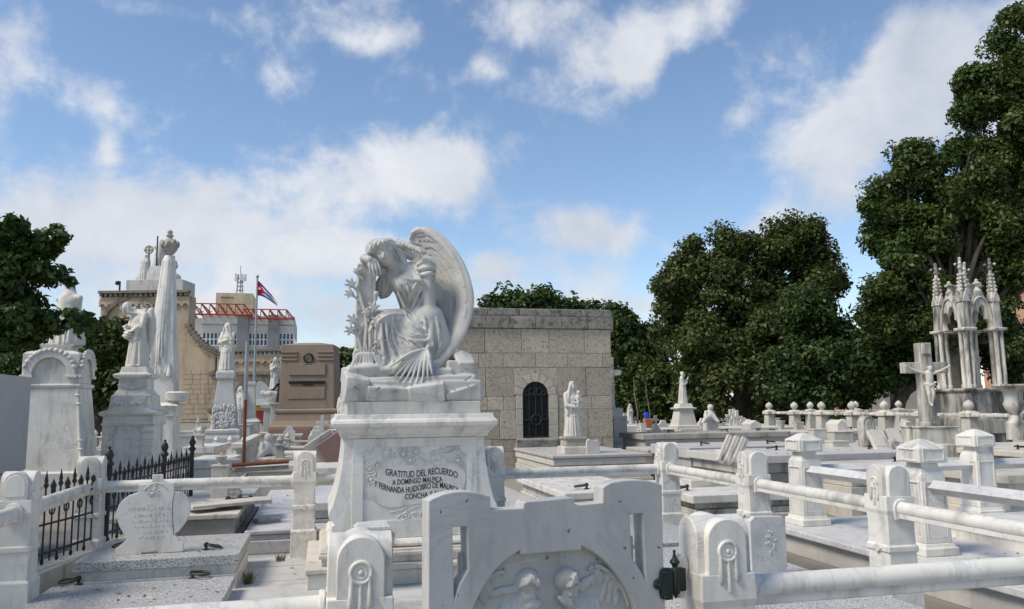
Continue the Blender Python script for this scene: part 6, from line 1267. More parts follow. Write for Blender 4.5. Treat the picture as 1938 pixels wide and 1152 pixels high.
# ================================================================== gothic canopy monument
D = 25.5; p = at(1846, 800, D); u = D/FPX; zb = lambda py: at(1838, py, D).z-p.z
gm = thing('gothic_canopy', 'gothic marble canopy with pinnacles and pointed arches sheltering a statue, on a stained base', 'monument', p, R_(-3))
R0 = 50*u; hb = zb(735)
MB().loft([(-.6, R0*1.05, R0*1.05), (zb(790), R0*1.05, R0*1.05), (zb(788), R0*.95, R0*.95), (hb-.12, R0*.93, R0*.93), (hb-.11, R0*1.0, R0*1.0), (hb-.03, R0*1.04, R0*1.04), (hb, R0*.98, R0*.98)]).build('base', 'black_stained', gm, bevel=.03)
zc = zb(628); R1 = R0*.64
za = zb(575)
for k in range(4):
    M_ = Matrix.Rotation(R_(90*k), 4, 'Z'); cx = R1
    c0 = M_ @ Vector((cx, cx, 0))
    b = MB()
    for dx, dy in ((-.10, -.10), (.10, -.10), (-.10, .10), (.10, .10), (0, 0)): b.lathe([(.10, hb), (.10, hb+.10), (.068, hb+.14), (.064, zc-.12), (.08, zc-.05), (.10, zc)], 10, c0.x+dx, c0.y+dy)
    b.build('clustered_column', 'stained_marble', gm, smooth=40)
    MB().loft([(zc-.02, .19, .19), (zc+.0, .23, .23), (zc+.07, .24, .24), (zc+.09, .18, .18)], c0.x, c0.y).build('capital', 'stained_marble', gm, bevel=.015)
    MB().loft([(zc+.09, .145, .145), (zb(572), .125, .125), (zb(569), .15, .15), (zb(560), .11, .11), (zb(556), .095, .095)], c0.x, c0.y).build('pier', 'stained_marble', gm, bevel=.015)
    for j in range(4):
        Mj = Matrix.Translation((c0.x, c0.y, 0)) @ Matrix.Rotation(R_(90*j), 4, 'Z'); MB().prism([(-.14, zb(575)), (.14, zb(575)), (0, zb(554))], -.165, -.11, 'y', Mj).build('gablet', 'stained_marble', gm, bevel=.008)
    pin = MB().loft([(zb(558), .095, .095), (zb(515), .035, .035)], c0.x, c0.y); pn = pin.build('pinnacle', 'stained_marble', gm, bevel=.01)
    b = MB()
    for lv in range(5):
        f = lv/5; zz = zb(553)+(zb(518)-zb(553))*f; rr_ = .115-.055*f
        for j in range(4): an = R_(45+90*j); b.ball((c0.x+rr_*math.cos(an), c0.y+rr_*math.sin(an), zz), (.045, .045, .05), 6, 5)
    b.build('crockets', 'stained_marble', pn, smooth=60)
    b = MB(); b.lathe([(.05, zb(515)), (.09, zb(512)), (.05, zb(509)), (.045, zb(506)), (.05, zb(501)), (.035, zb(498)), (.055, zb(495)), (0, zb(492))], 8, c0.x, c0.y)
    for j in range(4): an = R_(45+90*j); b.ball((c0.x+.13*math.cos(an), c0.y+.13*math.sin(an), zb(505)), (.05, .05, .045), 6, 5)
    b.build('cross_finial', 'stained_marble', pn, smooth=50)
    # pointed arch with cusped opening between the piers
    hw = R1-.06; zs = zc+.09; ap = zb(572)
    def ptarch(h, z0, apex, n=8):
        L_ = [(h-(h)*(1-math.cos(math.pi/2*i/n)), z0+(apex-z0)*math.sin(math.pi/2*i/n)) for i in range(n+1)]; return L_+[(-x, z) for x, z in L_[::-1][1:]]
    outer = [(-hw, zs), (-hw*.98, zs+.001)]; outer = [(hw*1.02, zs-.1), (hw*1.02, ap*.55+zs*.45), (hw*.5, ap+.02), (0, ap+.42), (-hw*.5, ap+.02), (-hw*1.02, ap*.55+zs*.45), (-hw*1.02, zs-.1)]
    cus = []
    for i in range(41):
        f = i/40; an = math.pi*f; r = .50+.24*abs(math.cos(2.5*an)); cus.append((hw*r*math.cos(an), zs-.02+(ap-zs)*(.58+.30*abs(math.cos(2.5*an)))*math.sin(an)))
    hole = [(hw*.76, zs-.09)]+cus+[(-hw*.76, zs-.09)]
    plate('pointed_arch', ccw(outer), [ccw(hole)], .14, 'stained_marble', gm, bevel=.01, M=M_ @ Matrix.Translation((0, -R1-.07, 0)))
    mo_ = ptarch(hw*.80, zs, ap+.10, 10); b = MB(); b.tube([tuple(M_ @ Vector((x, -R1-.08, z))) for x, z in mo_], .035, 6); b.build('arch_roll', 'stained_marble', gm, smooth=60)
    b = MB()
    for e in (-1, 1):
        for i in range(6): f = i/6; b.ball(tuple(M_ @ Vector((e*hw*(1-f)*.95, -R1, zs+.25+(ap+.35-zs-.2)*f))), (.07, .07, .07), 6, 5)
    b.build('gable_crockets', 'stained_marble', gm, smooth=60)
    b = MB(); v_ = M_ @ Vector((0, -R1, 0)); b.lathe([(.09, ap+.2), (.13, ap+.30), (.07, ap+.38), (.05, ap+.46), (.14, ap+.52), (.14, ap+.56), (.05, ap+.6), (.06, ap+.65), (0, ap+.7)], 8, v_.x, v_.y); b.build('gable_finial', 'stained_marble', gm, smooth=50)
MB().lathe([(R1*.98, zb(566)), (R1*.9, zb(562)), (R1*.72, zb(555)), (R1*.70, zb(545)), (R1*.74, zb(543)), (R1*.70, zb(540)), (R1*.3, zb(538))], 16).build('crown_drum', 'stained_marble', gm, smooth=40)
fig(gm, 'reach', zb(628)-hb-.05, (0, 0, hb), R_(40), 'white_stone')
for k in range(5): MB().box(-R0*1.0+k*R0*.4+.01, -R0*1.0+(k+1)*R0*.4-.01, -R0*1.08, -R0*1.04, -.3, zb(792)).build('ashlar_block', 'cement', gm, bevel=.01)
# urn on tall foot at the picture border, and small urns on the base corner
p = at(1922, 800, 19.5); t = thing('stone_urn', 'large stone urn with flared rim at the picture border beside the gothic canopy', 'urn', p)
h = at(1922, 727, 19.5).z-p.z; MB().lathe([(.22, -.4), (.22, 0), (.16, .06), (.10, h*.2), (.13, h*.25), (.20, h*.36), (.24, h*.48), (.20, h*.6), (.22, h*.8), (.38, h*.94), (.46, h*.96), (.46, h), (.40, h)], 20).build('vase', 'stained_marble', t, smooth=40)
# ================================================================== more graves, left middle ground
def low_tomb(label, px0, px1, py, D, depth, hpx, m, lidm=None, finials=0):
    a_, b_ = at(px0, py, D), at(px1, py, D); w = (b_-a_).length; ang = math.atan2(b_.y-a_.y, b_.x-a_.x); h = max(a_.z, .2)
    t = thing('grave', label, 'tomb', (a_.x, a_.y, 0), ang*.25)
    MB().box(0, w, 0, depth, -.12, h*.75).build('wall', m, t, bevel=.01); MB().box(-.05, w+.05, -.05, depth+.05, h*.75, h).build('slab', lidm or m, t, bevel=.012)
    for i in range(finials):
        x = w*(i+.5)/finials; MB().loft([(h, .09, .09), (h+.26, .085, .085), (h+.265, .12, .12), (h+.32, .12, .12)], x, .1).build('pillar', m, t, bevel=.01); MB().lathe([(.05, h+.32), (.09, h+.40), (.06, h+.46), (0, h+.52)], 10, x, .1).build('finial', m, t, smooth=50)
        if i: MB().tube([(x-w/finials+.09, .1, h+.2), (x-.09, .1, h+.2)], .035, 8).build('rail', m, t, smooth=60)
    return t
for args in [
 ('long stone grave with three capped pillars at the foot of the sandstone monument', 520, 655, 848, 27, 1.4, 20, 'old_marble', None, 3),
 ('grey long grave between pillar row and dark-streaked slabs', 500, 650, 858, 22, 1.4, 16, 'stained_marble', 'old_marble', 0),
 ('dark-streaked long grave slab behind the rear rosette post', 490, 640, 868, 18, 1.3, 16, 'cement', 'stained_marble', 2),
 ('pale grave with two bronze rings beside the rusty bar', 470, 640, 882, 15.5, 1.3, 14, 'old_marble', 'old_marble', 0),
 ('bluish marble grave edge right behind the rosette post', 560, 660, 886, 14.2, 1.5, 14, 'blue_marble', 'marble', 0),
 ('white tiered grave beyond the end of the iron railing', 352, 420, 872, 15.5, 1.8, 30, 'marble', 'marble', 0),
 ('high white grave with grey panel beyond the iron railing', 350, 400, 846, 20, 2.0, 30, 'white_stone', 'marble', 1),
 ('low white grave at the foot of the relief pillar', 395, 470, 858, 24, 1.5, 20, 'white_stone', 'white_stone', 3),
 ('white grave with a row of ball finials behind the veiled stele', 168, 214, 846, 24, 2.0, 20, 'white_stone', 'white_stone', 3)]: low_tomb(*args)
# turned-baluster fence by the relief pillar
p0, p1 = at(448, 868, 17.5), at(486, 842, 24.0); d = p1-p0; d.z = 0; L = d.length
t = thing('baluster_fence', 'short white fence of turned balusters beside the rusty pole', 'fence', (p0.x, p0.y, 0), math.atan2(d.y, d.x))
bl = MB().lathe([(.08, .1), (.08, .16), (.045, .2), (.09, .36), (.06, .5), (.045, .62), (.08, .68), (.08, .74)], 10).mesh('baluster', 40); n = int(L/.34)
for i in range(n): obj('baluster', bl, 'white_stone', t, loc=(.2+i*L/n, 0, 0))
MB().box(0, L, -.12, .12, .74, .84).build('top_rail', 'white_stone', t, bevel=.01); MB().box(0, L, -.14, .14, -.1, .1).build('kerb', 'white_stone', t, bevel=.01)
p = at(504, 862, 19); t = thing('seated_child', 'small cream seated stone child at the end of a grave, right of balusters', 'statue', p); o = bpy.data.objects.new('child', bpy.data.meshes['putto']); COL.objects.link(o); o.parent = t; o.rotation_euler = (0, 0, .6)
for i, (sx, rr_) in enumerate(((0, -.5), (.35, .5))):
    p = at(624+i*22, 868, 15.8); t = thing('leaning_slab', ['reddish broken slab propped on the graves left of the angel pedestal', 'second propped slab, touching the angel pedestal side'][i], 'broken stone', p, .3); MB().box(-.3, .3, -.03, .03, 0, .5, Matrix.Rotation(R_(-32), 4, 'Y')).build('slab', 'red_granite' if i else 'old_marble', t, bevel=.01)
# market-like red and yellow stall seen through the cemetery gate arch
p = at(498, 830, 70); t = thing('kiosk', 'maroon and yellow kiosk seen through the arch of the cemetery gate', 'kiosk', p); u = 70/FPX
MB().box(-22*u, 22*u, 0, 2, -.5, 30*u).build('lower_wall', 'maroon', t); MB().box(-22*u, 22*u, -.02, 2, 30*u, 52*u).build('maroon_band', 'red_paint', t); MB().box(-22*u, 22*u, -.04, 2, 52*u, 62*u).build('yellow_band', 'yellow_paint', t); MB().box(-24*u, 24*u, -.3, 2, 62*u, 74*u).build('roof', 'white_paint', t)
# ================================================================== monumental cemetery gate (far left)
D = 100.0; u = D/FPX
P0 = at(262, 838, D); rz = -YAW
cg = thing('gate_building', 'monumental tan stone cemetery gatehouse with arcaded cornice and curved gable', 'building', (P0.x, P0.y, 0), rz)
gx = lambda px: (px-262)*u
gzz = lambda py: at(262, py, D).z
roof = [(gx(178), 0), (gx(178), gzz(560)), (gx(346), gzz(560)), (gx(346), gzz(625))]+[(gx(346+70*t), gzz(625+52*(1-(1-t)**1.8))) for t in np.linspace(.1, 1, 8)]+[(gx(660), gzz(677)), (gx(660), 0)]
ax0, ax1 = gx(447), gx(512); arch = [(ax0, .01), (ax1, .01), (ax1, gzz(762))]+arc_pts((ax0+ax1)/2, gzz(762), (ax1-ax0)/2, 0, 180, 16, gzz(722)-gzz(762))[1:]
plate('wall', ccw(roof), [ccw(arch)], 2.2, 'gate_stone', cg)
# stone courses: recessed joints cut as thin dark lines between real projecting courses
zz = .6
crs = MB(); q = random.Random(31); z = 0.4
while z < gzz(700):
    x = gx(340)
    hh = .62
    while x < ax0-.9:
        w = q.uniform(.9, 1.6); x1 = min(x+w, ax0-.8); crs.box(x, x1-.05, -.06-q.uniform(0, .03), .02, z, z+hh-.05); x = x1
    x = ax1+.8
    while x < gx(655):
        w = q.uniform(.9, 1.6); x1 = min(x+w, gx(656)); crs.box(x, x1-.05, -.06-q.uniform(0, .03), .02, z, z+hh-.05); x = x1
    z += hh
o = crs.build('ashlar_courses', 'gate_stone', cg); o['kind'] = 'stuff'
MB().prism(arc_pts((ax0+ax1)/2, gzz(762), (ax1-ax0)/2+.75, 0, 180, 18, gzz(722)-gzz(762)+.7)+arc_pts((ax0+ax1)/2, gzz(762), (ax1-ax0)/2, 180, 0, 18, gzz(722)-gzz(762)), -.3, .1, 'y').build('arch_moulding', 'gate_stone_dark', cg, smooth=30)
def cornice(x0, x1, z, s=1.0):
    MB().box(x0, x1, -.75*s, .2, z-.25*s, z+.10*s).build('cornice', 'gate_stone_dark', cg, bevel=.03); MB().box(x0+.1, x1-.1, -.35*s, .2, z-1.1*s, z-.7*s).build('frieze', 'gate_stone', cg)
    n = int((x1-x0)/(.62*s)); dm = MB().box(-.15*s, .15*s, -.62*s, .1, -.62*s, -.28*s).mesh('dentil'); am = MB(); am.box(-.12*s, .12*s, -.34*s, .1, -2.3*s, -1.1*s); am = am.mesh('corbel')
    for i in range(n): obj('dentil', dm, 'gate_stone_dark', cg, loc=(x0+(i+.5)*(x1-x0)/n, 0, z))
    n = int((x1-x0)/(.95*s))
    ca = plate('corbel_arch', ccw([(-.475*s, -1.9*s), (-.475*s, -1.1*s), (.475*s, -1.1*s), (.475*s, -1.9*s)]+arc_pts(0, -1.9*s, .33*s, 0, 180, 8)), [], .30*s, 'gate_stone', cg, M=Matrix.Translation((0, -.3*s, 0)))
    for i in range(n):
        o = ca if i == 0 else bpy.data.objects.new('corbel_arch', ca.data)
        if i: COL.objects.link(o); o.parent = cg
        o.location = (x0+(i+.5)*(x1-x0)/n, 0, z)
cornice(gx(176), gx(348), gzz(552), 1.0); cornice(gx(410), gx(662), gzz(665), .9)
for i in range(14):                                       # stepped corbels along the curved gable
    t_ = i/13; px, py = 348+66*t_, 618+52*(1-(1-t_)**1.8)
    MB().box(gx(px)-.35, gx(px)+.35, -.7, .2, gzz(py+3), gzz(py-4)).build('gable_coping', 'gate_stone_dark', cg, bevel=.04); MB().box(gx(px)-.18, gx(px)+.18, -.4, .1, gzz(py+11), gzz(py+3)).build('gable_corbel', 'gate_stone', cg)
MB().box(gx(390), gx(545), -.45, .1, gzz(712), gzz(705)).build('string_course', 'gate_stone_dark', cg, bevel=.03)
for px in (398, 410, 528): MB().box(gx(px)-.28, gx(px)+.28, -.35, .1, gzz(704), gzz(676)).build('pilaster', 'gate_stone', cg, bevel=.03)
MB().box(gx(390), gx(412), -.35, .1, gzz(781), gzz(774)).build('door_hood', 'gate_stone_dark', cg); MB().box(gx(392), gx(410), -.2, .1, 0, gzz(783)).build('side_doorcase', 'gate_stone', cg, bevel=.03)
rc = MB(); rc.prism(arc_pts(gx(245), gzz(622), 4.4, 0, 180, 20)+arc_pts(gx(245), gzz(622), 3.9, 180, 0, 20), -.45, .1, 'y'); rc.build('tympanum_arch', 'gate_stone_dark', cg, smooth=30)
rl_ = MB(); q = random.Random(8)
for i in range(40): an, r = q.uniform(.1, 3.0), q.uniform(.3, 3.4); rl_.ball((gx(245)+r*math.cos(an), -.05, gzz(622)+r*math.sin(an)), (.4, .25, .5), 6, 5)
rl_.build('tympanum_relief', 'far_marble', cg, smooth=60)
sg = thing('roof_statues', 'marble statue group with cross on the roof of the cemetery gatehouse', 'statue', (P0.x+_s*4, P0.y+_c*4, gzz(550)), rz)
zl = lambda py: at(262, py, D+4).z-gzz(550); u4 = (D+4)/FPX; xs_ = lambda px: (px-262)*u4
MB().box(xs_(211), xs_(318), -2, 2, -.3, zl(534)).build('plinth', 'far_marble', sg, bevel=.05); MB().loft([(zl(534), 15*u4, 1.6), (zl(520), 13*u4, 1.4), (zl(506), 11*u4, 1.1)], xs_(259), 0).build('stepped_rock', 'far_marble', sg, bevel=.1)
fig(sg, 'wide', zl(455)-zl(508), (xs_(262), 0, zl(508)), R_(180), 'far_marble'); fig(sg, 'wide', zl(482)-zl(536), (xs_(232), 0, zl(536)), R_(150), 'far_marble').scale = (zl(482)-zl(536),)*2+(zl(482)-zl(536),); fig(sg, 'reach', zl(484)-zl(536), (xs_(285), 0, zl(536)), R_(160), 'far_marble')
s = SDF((-1, -1, -.1), (1, 1, 1), .05); s.ell((0, 0, .3), (.75, .6, .35), .2); s.path([(-.6, 0, .1), (0, -.3, .5), (.5, 0, .2)], .25, .2); sk = s.mesh('seat', 1, 1)
for px in (230, 287): o = obj('draped_seat', sk, 'far_marble', sg, loc=(xs_(px), 0, zl(534))); o.scale = (1.3, 1.2, 1.8)
b = MB(); cx_ = xs_(241); b.tube([(cx_, -.5, zl(500)), (cx_, -.5, zl(466))], .16, 6); b.tube([(cx_-9*u4, -.5, zl(474)), (cx_+9*u4, -.5, zl(474))], .16, 6); b.ring((cx_, -.5, zl(474)), .5, .12, 'y', 14, 6); b.build('cross', 'cement', sg); MB().tube([(xs_(260), -1, zl(450)), (xs_(260), -1, zl(534))], .09, 6).build('lightning_rod', 'iron', sg)
b = MB(); b.tube([(xs_(185), 0, -.3), (xs_(185), 0, zl(532)), (xs_(181), 0, zl(532))], .12, 6); b.ball((xs_(180), 0, zl(535)), .3, 8, 6); b.build('security_camera', 'iron', sg)
# ================================================================== modern building behind
D = 165.0; u = D/FPX; Pb = at(378, 800, D)
mb = thing('modern_building', 'pale modern office block with red roof trellis and cream tower behind the gatehouse', 'building', (Pb.x, Pb.y, 0), -YAW+R_(14))
bx = lambda px: (px-378)*u; bz = lambda py: at(432, py, D).z
MB().box(bx(378), bx(560), 0, 25, 0, bz(650)).build('lower_wall', 'pale_wall', mb); MB().box(bx(376), bx(545), -.3, 25, bz(628), bz(596)).build('parapet_band', 'pale_wall', mb, bevel=.05)
MB().box(bx(376)-.05, bx(545), -.36, 25, bz(613)-.1, bz(613)+.1).build('band_joint', 'grey_wall', mb)
MB().box(bx(377), bx(544), -.1, 25, bz(654), bz(628)).build('window_strip', 'window_glass', mb)
nW_ = 24
for i in range(nW_+1):
    px = 377+(544-377)*i/nW_; MB().box(bx(px)-.14, bx(px)+.14, -.25, 0, bz(654), bz(628)).build('window_mullion', 'white_paint', mb)
for py in (628.5, 641, 653): MB().box(bx(377), bx(544), -.24, 0, bz(py)-.12, bz(py)+.12).build('window_rail', 'white_paint', mb)
for px in (440, 496): MB().box(bx(px), bx(px+20), -1.2, 2, bz(660), bz(594)).build('stair_core', 'grey_wall', mb, bevel=.05)
MB().box(bx(378)-4, bx(378), 1, 26, 0, bz(600)).build('side_wall', 'pale_wall', mb)
MB().box(bx(392), bx(462), 6, 18, bz(600), bz(545)).build('tower', 'cream_wall', mb, bevel=.05)
for i in range(6): MB().box(bx(402+4*i), bx(404+4*i), 5.9, 6.1, bz(555), bz(553)).build('vent_hole', 'dark_inside', mb)
tr = MB()
for row, (xa, xb, py0, py1, y0) in enumerate(((345, 452, 576, 596, -2), (452, 530, 585, 602, -2))):
    n = 7 if row == 0 else 5
    for i in range(n+1):
        x = bx(xa+(xb-xa)*i/n); x2 = x+14*u
        tr.tube([(x, y0, bz(py0)), (x2, y0, bz(py1)), ], .16, 5); tr.tube([(x, y0+9, bz(py0)), (x2, y0+9, bz(py1))], .16, 5); tr.tube([(x, y0, bz(py0)), (x, y0+9, bz(py0))], .13, 5); tr.tube([(x2, y0, bz(py1)), (x2, y0+9, bz(py1))], .13, 5)
        if i < n: xn = bx(xa+(xb-xa)*(i+1)/n); tr.tube([(x2, y0, bz(py1)), (xn, y0, bz(py0))], .09, 5); tr.tube([((x+x2)/2, y0+4.5, (bz(py0)+bz(py1))/2), ((xn+x2)/2, y0+4.5, (bz(py0)+bz(py1))/2)], .09, 5)
    tr.tube([(bx(xa), y0, bz(py0)), (bx(xb), y0, bz(py0))], .13, 5); tr.tube([(bx(xa)+14*u, y0, bz(py1)), (bx(xb)+14*u, y0, bz(py1))], .2, 5); tr.tube([(bx(xa)+14*u, y0+9, bz(py1)), (bx(xb)+14*u, y0+9, bz(py1))], .2, 5)
tr.build('red_trellis', 'red_paint', mb)
at_ = MB(); ax_ = bx(432)
for dx, dy in ((-.7, -.7), (.7, -.7), (0, .8)): at_.tube([(ax_+dx, 12+dy, bz(546)), (ax_+dx*.5, 12+dy*.5, bz(500))], .14, 5)
at_.tube([(ax_, 12, bz(505)), (ax_, 12, bz(482))], .08, 5)
for py in (540, 532, 524, 516, 508): at_.ring((ax_, 12, bz(py)), .75, .08, 'z', 8, 4)
at_.build('antenna_mast', 'galvanised', mb)
for k in range(5): an = 2*math.pi*k/5; MB().box(-.25, .25, -.15, .15, bz(513), bz(499), Matrix.Translation((ax_+1.1*math.cos(an), 12+1.1*math.sin(an), 0))).build('antenna_panel', 'white_paint', mb)
# ================================================================== flag on its pole
D = 62.0; u = D/FPX; p = at(478, 838, D); zb = lambda py: at(478, py, D).z
fp = thing('flagpole', 'tall slim metal flagpole in front of the gatehouse arch', 'flagpole', (p.x, p.y, 0)); MB().tube([(0, 0, 0), (0, 0, zb(524))], [.11, .07], 8).build('pole', 'galvanised', fp, smooth=60); MB().ball((0, 0, zb(523)), .13, 8, 6).build('truck', 'galvanised', fp, smooth=60)
fg = thing('flag', 'drooping national flag with red triangle, white star and blue stripes', 'flag', (p.x, p.y, 0), -YAW)
z1, z0 = zb(530), zb(560); nx_, nz_ = 26, 15
V = []; cols = []
for i in range(nx_+1):
    for j in range(nz_+1):
        s_, t_ = i/nx_, j/nz_                       # s along fly, t from bottom to top of hoist
        x = s_*40*u*(.97+.03*t_); hgt = (z1-z0)*(1-.84*s_**.8); top = z1-(zb(530)-zb(574))*s_**1.15
        V.append((x, .16*math.sin(s_*9+t_*2)*s_+.05*math.sin(t_*9), top-hgt*(1-t_)))
def idx(i, j): return i*(nz_+1)+j
groups_ = {'flag_red': [], 'flag_blue': [], 'flag_white': []}
for i in range(nx_):
    for j in range(nz_):
        s_, t_ = (i+.5)/nx_, (j+.5)/nz_; tri = s_ < .50*(1-abs(t_-.5)*2)+.0
        m_ = 'flag_red' if tri else ('flag_blue' if int(t_*5) % 2 == 0 else 'flag_white'); groups_[m_].append((idx(i, j), idx(i+1, j), idx(i+1, j+1), idx(i, j+1)))
for m_, fs in groups_.items():
    b = MB(); b.add(V, fs); me = bpy.data.meshes.new('cloth'); me.from_pydata(V, [], fs); bm_ = bmesh.new(); bm_.from_mesh(me); bmesh.ops.delete(bm_, geom=[v for v in bm_.verts if not v.link_faces], context='VERTS'); bm_.to_mesh(me); bm_.free(); o = obj({'flag_red': 'red_triangle', 'flag_blue': 'blue_stripes', 'flag_white': 'white_stripes'}[m_], me, m_, fg); sd_ = o.modifiers.new('s', 'SOLIDIFY'); sd_.thickness = .01
sp = []; 
for k in range(10): an = math.pi/2+math.pi*k/5; r = (2.9 if k % 2 == 0 else 1.25)*u; sp.append((5.6*u+r*math.cos(an), zb(546.5)+r*math.sin(an)))
MB().prism(sp, -.12, -.09, 'y').build('white_star', 'flag_white', fg)
# ================================================================== right background houses
p = at(1700, 790, 55); u = 55/FPX; t = thing('grey_house', 'plain grey house wall with one dark window behind the balustrade', 'building', (p.x, p.y, 0), -YAW-R_(20)); zb = lambda py: at(1700, py, 55).z
MB().box(-42*u, 62*u, 0, 8, -.1, zb(718)).build('wall', 'grey_wall', t, bevel=.03); MB().box(-43*u, 63*u, -.15, 8.1, zb(718), zb(714)).build('coping', 'grey_wall', t); w_ = MB().box(-11*u, 3*u, -.03, .1, zb(770), zb(737)).build('window', 'window_glass', t)
for k in range(4): MB().box((-11+k*4.6)*u-.03, (-11+k*4.6)*u+.03, -.1, -.03, zb(770), zb(737)).build('window_bar', 'iron', w_)
p = at(1640, 790, 60); t = thing('peach_house', 'peach coloured wall glimpsed beyond the dark trees', 'building', (p.x, p.y, 0), -YAW); zb = lambda py: at(1640, py, 60).z; MB().box(-.2, 3.2, 0, 6, -.1, zb(742)).build('wall', 'peach_wall', t); MB().box(-.3, 3.3, -.2, 6.1, zb(742), zb(739)).build('coping', 'terracotta', t)
p = at(1926, 790, 40); u = 40/FPX; t = thing('arched_chapel', 'weathered chapel with arched grille doorway at the picture border', 'building', (p.x, p.y, 0), -YAW-R_(10)); zb = lambda py: at(1926, py, 40).z
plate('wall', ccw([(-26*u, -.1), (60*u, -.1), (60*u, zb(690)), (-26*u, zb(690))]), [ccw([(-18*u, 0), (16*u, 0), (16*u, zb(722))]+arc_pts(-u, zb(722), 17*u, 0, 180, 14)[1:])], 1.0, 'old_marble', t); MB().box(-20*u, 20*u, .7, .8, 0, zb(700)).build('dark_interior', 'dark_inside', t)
MB().prism(arc_pts(-u, zb(722), 21*u, 0, 180, 14)+arc_pts(-u, zb(722), 17.2*u, 180, 0, 14), -.12, .1, 'y').build('arch_moulding', 'old_marble', t); b = MB(); [b.tube([(-16*u+i*4*u, .3, 0), (-16*u+i*4*u, .3, zb(706))], .03, 5) for i in range(9)]; b.tube([(-18*u, .3, zb(722)), (16*u, .3, zb(722))], .04, 5); b.build('grille', 'rust', t)
p = at(1933, 498, 44); t = thing('roofed_house', 'corner of a house with orange tiled roof showing between the big tree leaves', 'building', (p.x, p.y, p.z), -YAW); MB().prism([(-.4, -.2), (6, -.2), (6, 2.4), (5.5, 2.6)], 0, 6, 'y').build('tiles', 'terracotta', t); MB().box(.6, 6, .5, 5.5, -p.z, -.2).build('wall', 'peach_wall', t)
p = at(1226, 800, 36); t = thing('blue_tub', 'blue plastic tub on a wooden crate under the hedge', 'tub', p); MB().lathe([(.10, .2), (.13, .23), (.14, .42), (.1, .46)], 14, -.05, 0).build('tub', 'blue_plastic', t, smooth=40); MB().loft([(-.4, .2, .15), (.2, .19, .15)]).build('crate', 'terracotta', t, bevel=.03)
# ================================================================== TREES
def leaves_mesh(name, C, Rad, per, size, up=.5, aspect=.55, seed=0, flat=.75):
    r = np.random.default_rng(seed); n = len(C)*per; ci = np.repeat(np.arange(len(C)), per)
    d = r.normal(size=(n, 3)); d /= np.linalg.norm(d, axis=1)[:, None]; rad = r.random(n)**.45
    pos = C[ci]+d*(Rad[ci]*rad)[:, None]*np.array([1, 1, flat])
    nrm = d*.7+r.normal(size=(n, 3))*.55+np.array([0, 0, up]); nrm /= np.linalg.norm(nrm, axis=1)[:, None]
    t = np.cross(nrm, r.normal(size=(n, 3))); t /= np.linalg.norm(t, axis=1)[:, None]+1e-9; b = np.cross(nrm, t)
    s = size*r.uniform(.6, 1.3, n); L = (t*s[:, None]); W = b*(s*aspect*.5)[:, None]; fold = nrm*(s*.12)[:, None]
    V = np.empty((n, 4, 3)); V[:, 0] = pos-L*.5; V[:, 1] = pos+W+fold; V[:, 2] = pos+L*.55-nrm*(s*.15)[:, None]; V[:, 3] = pos-W+fold
    Q = np.arange(n*4).reshape(n, 4); return fast_mesh(name, V.reshape(-1, 3), Q, False)
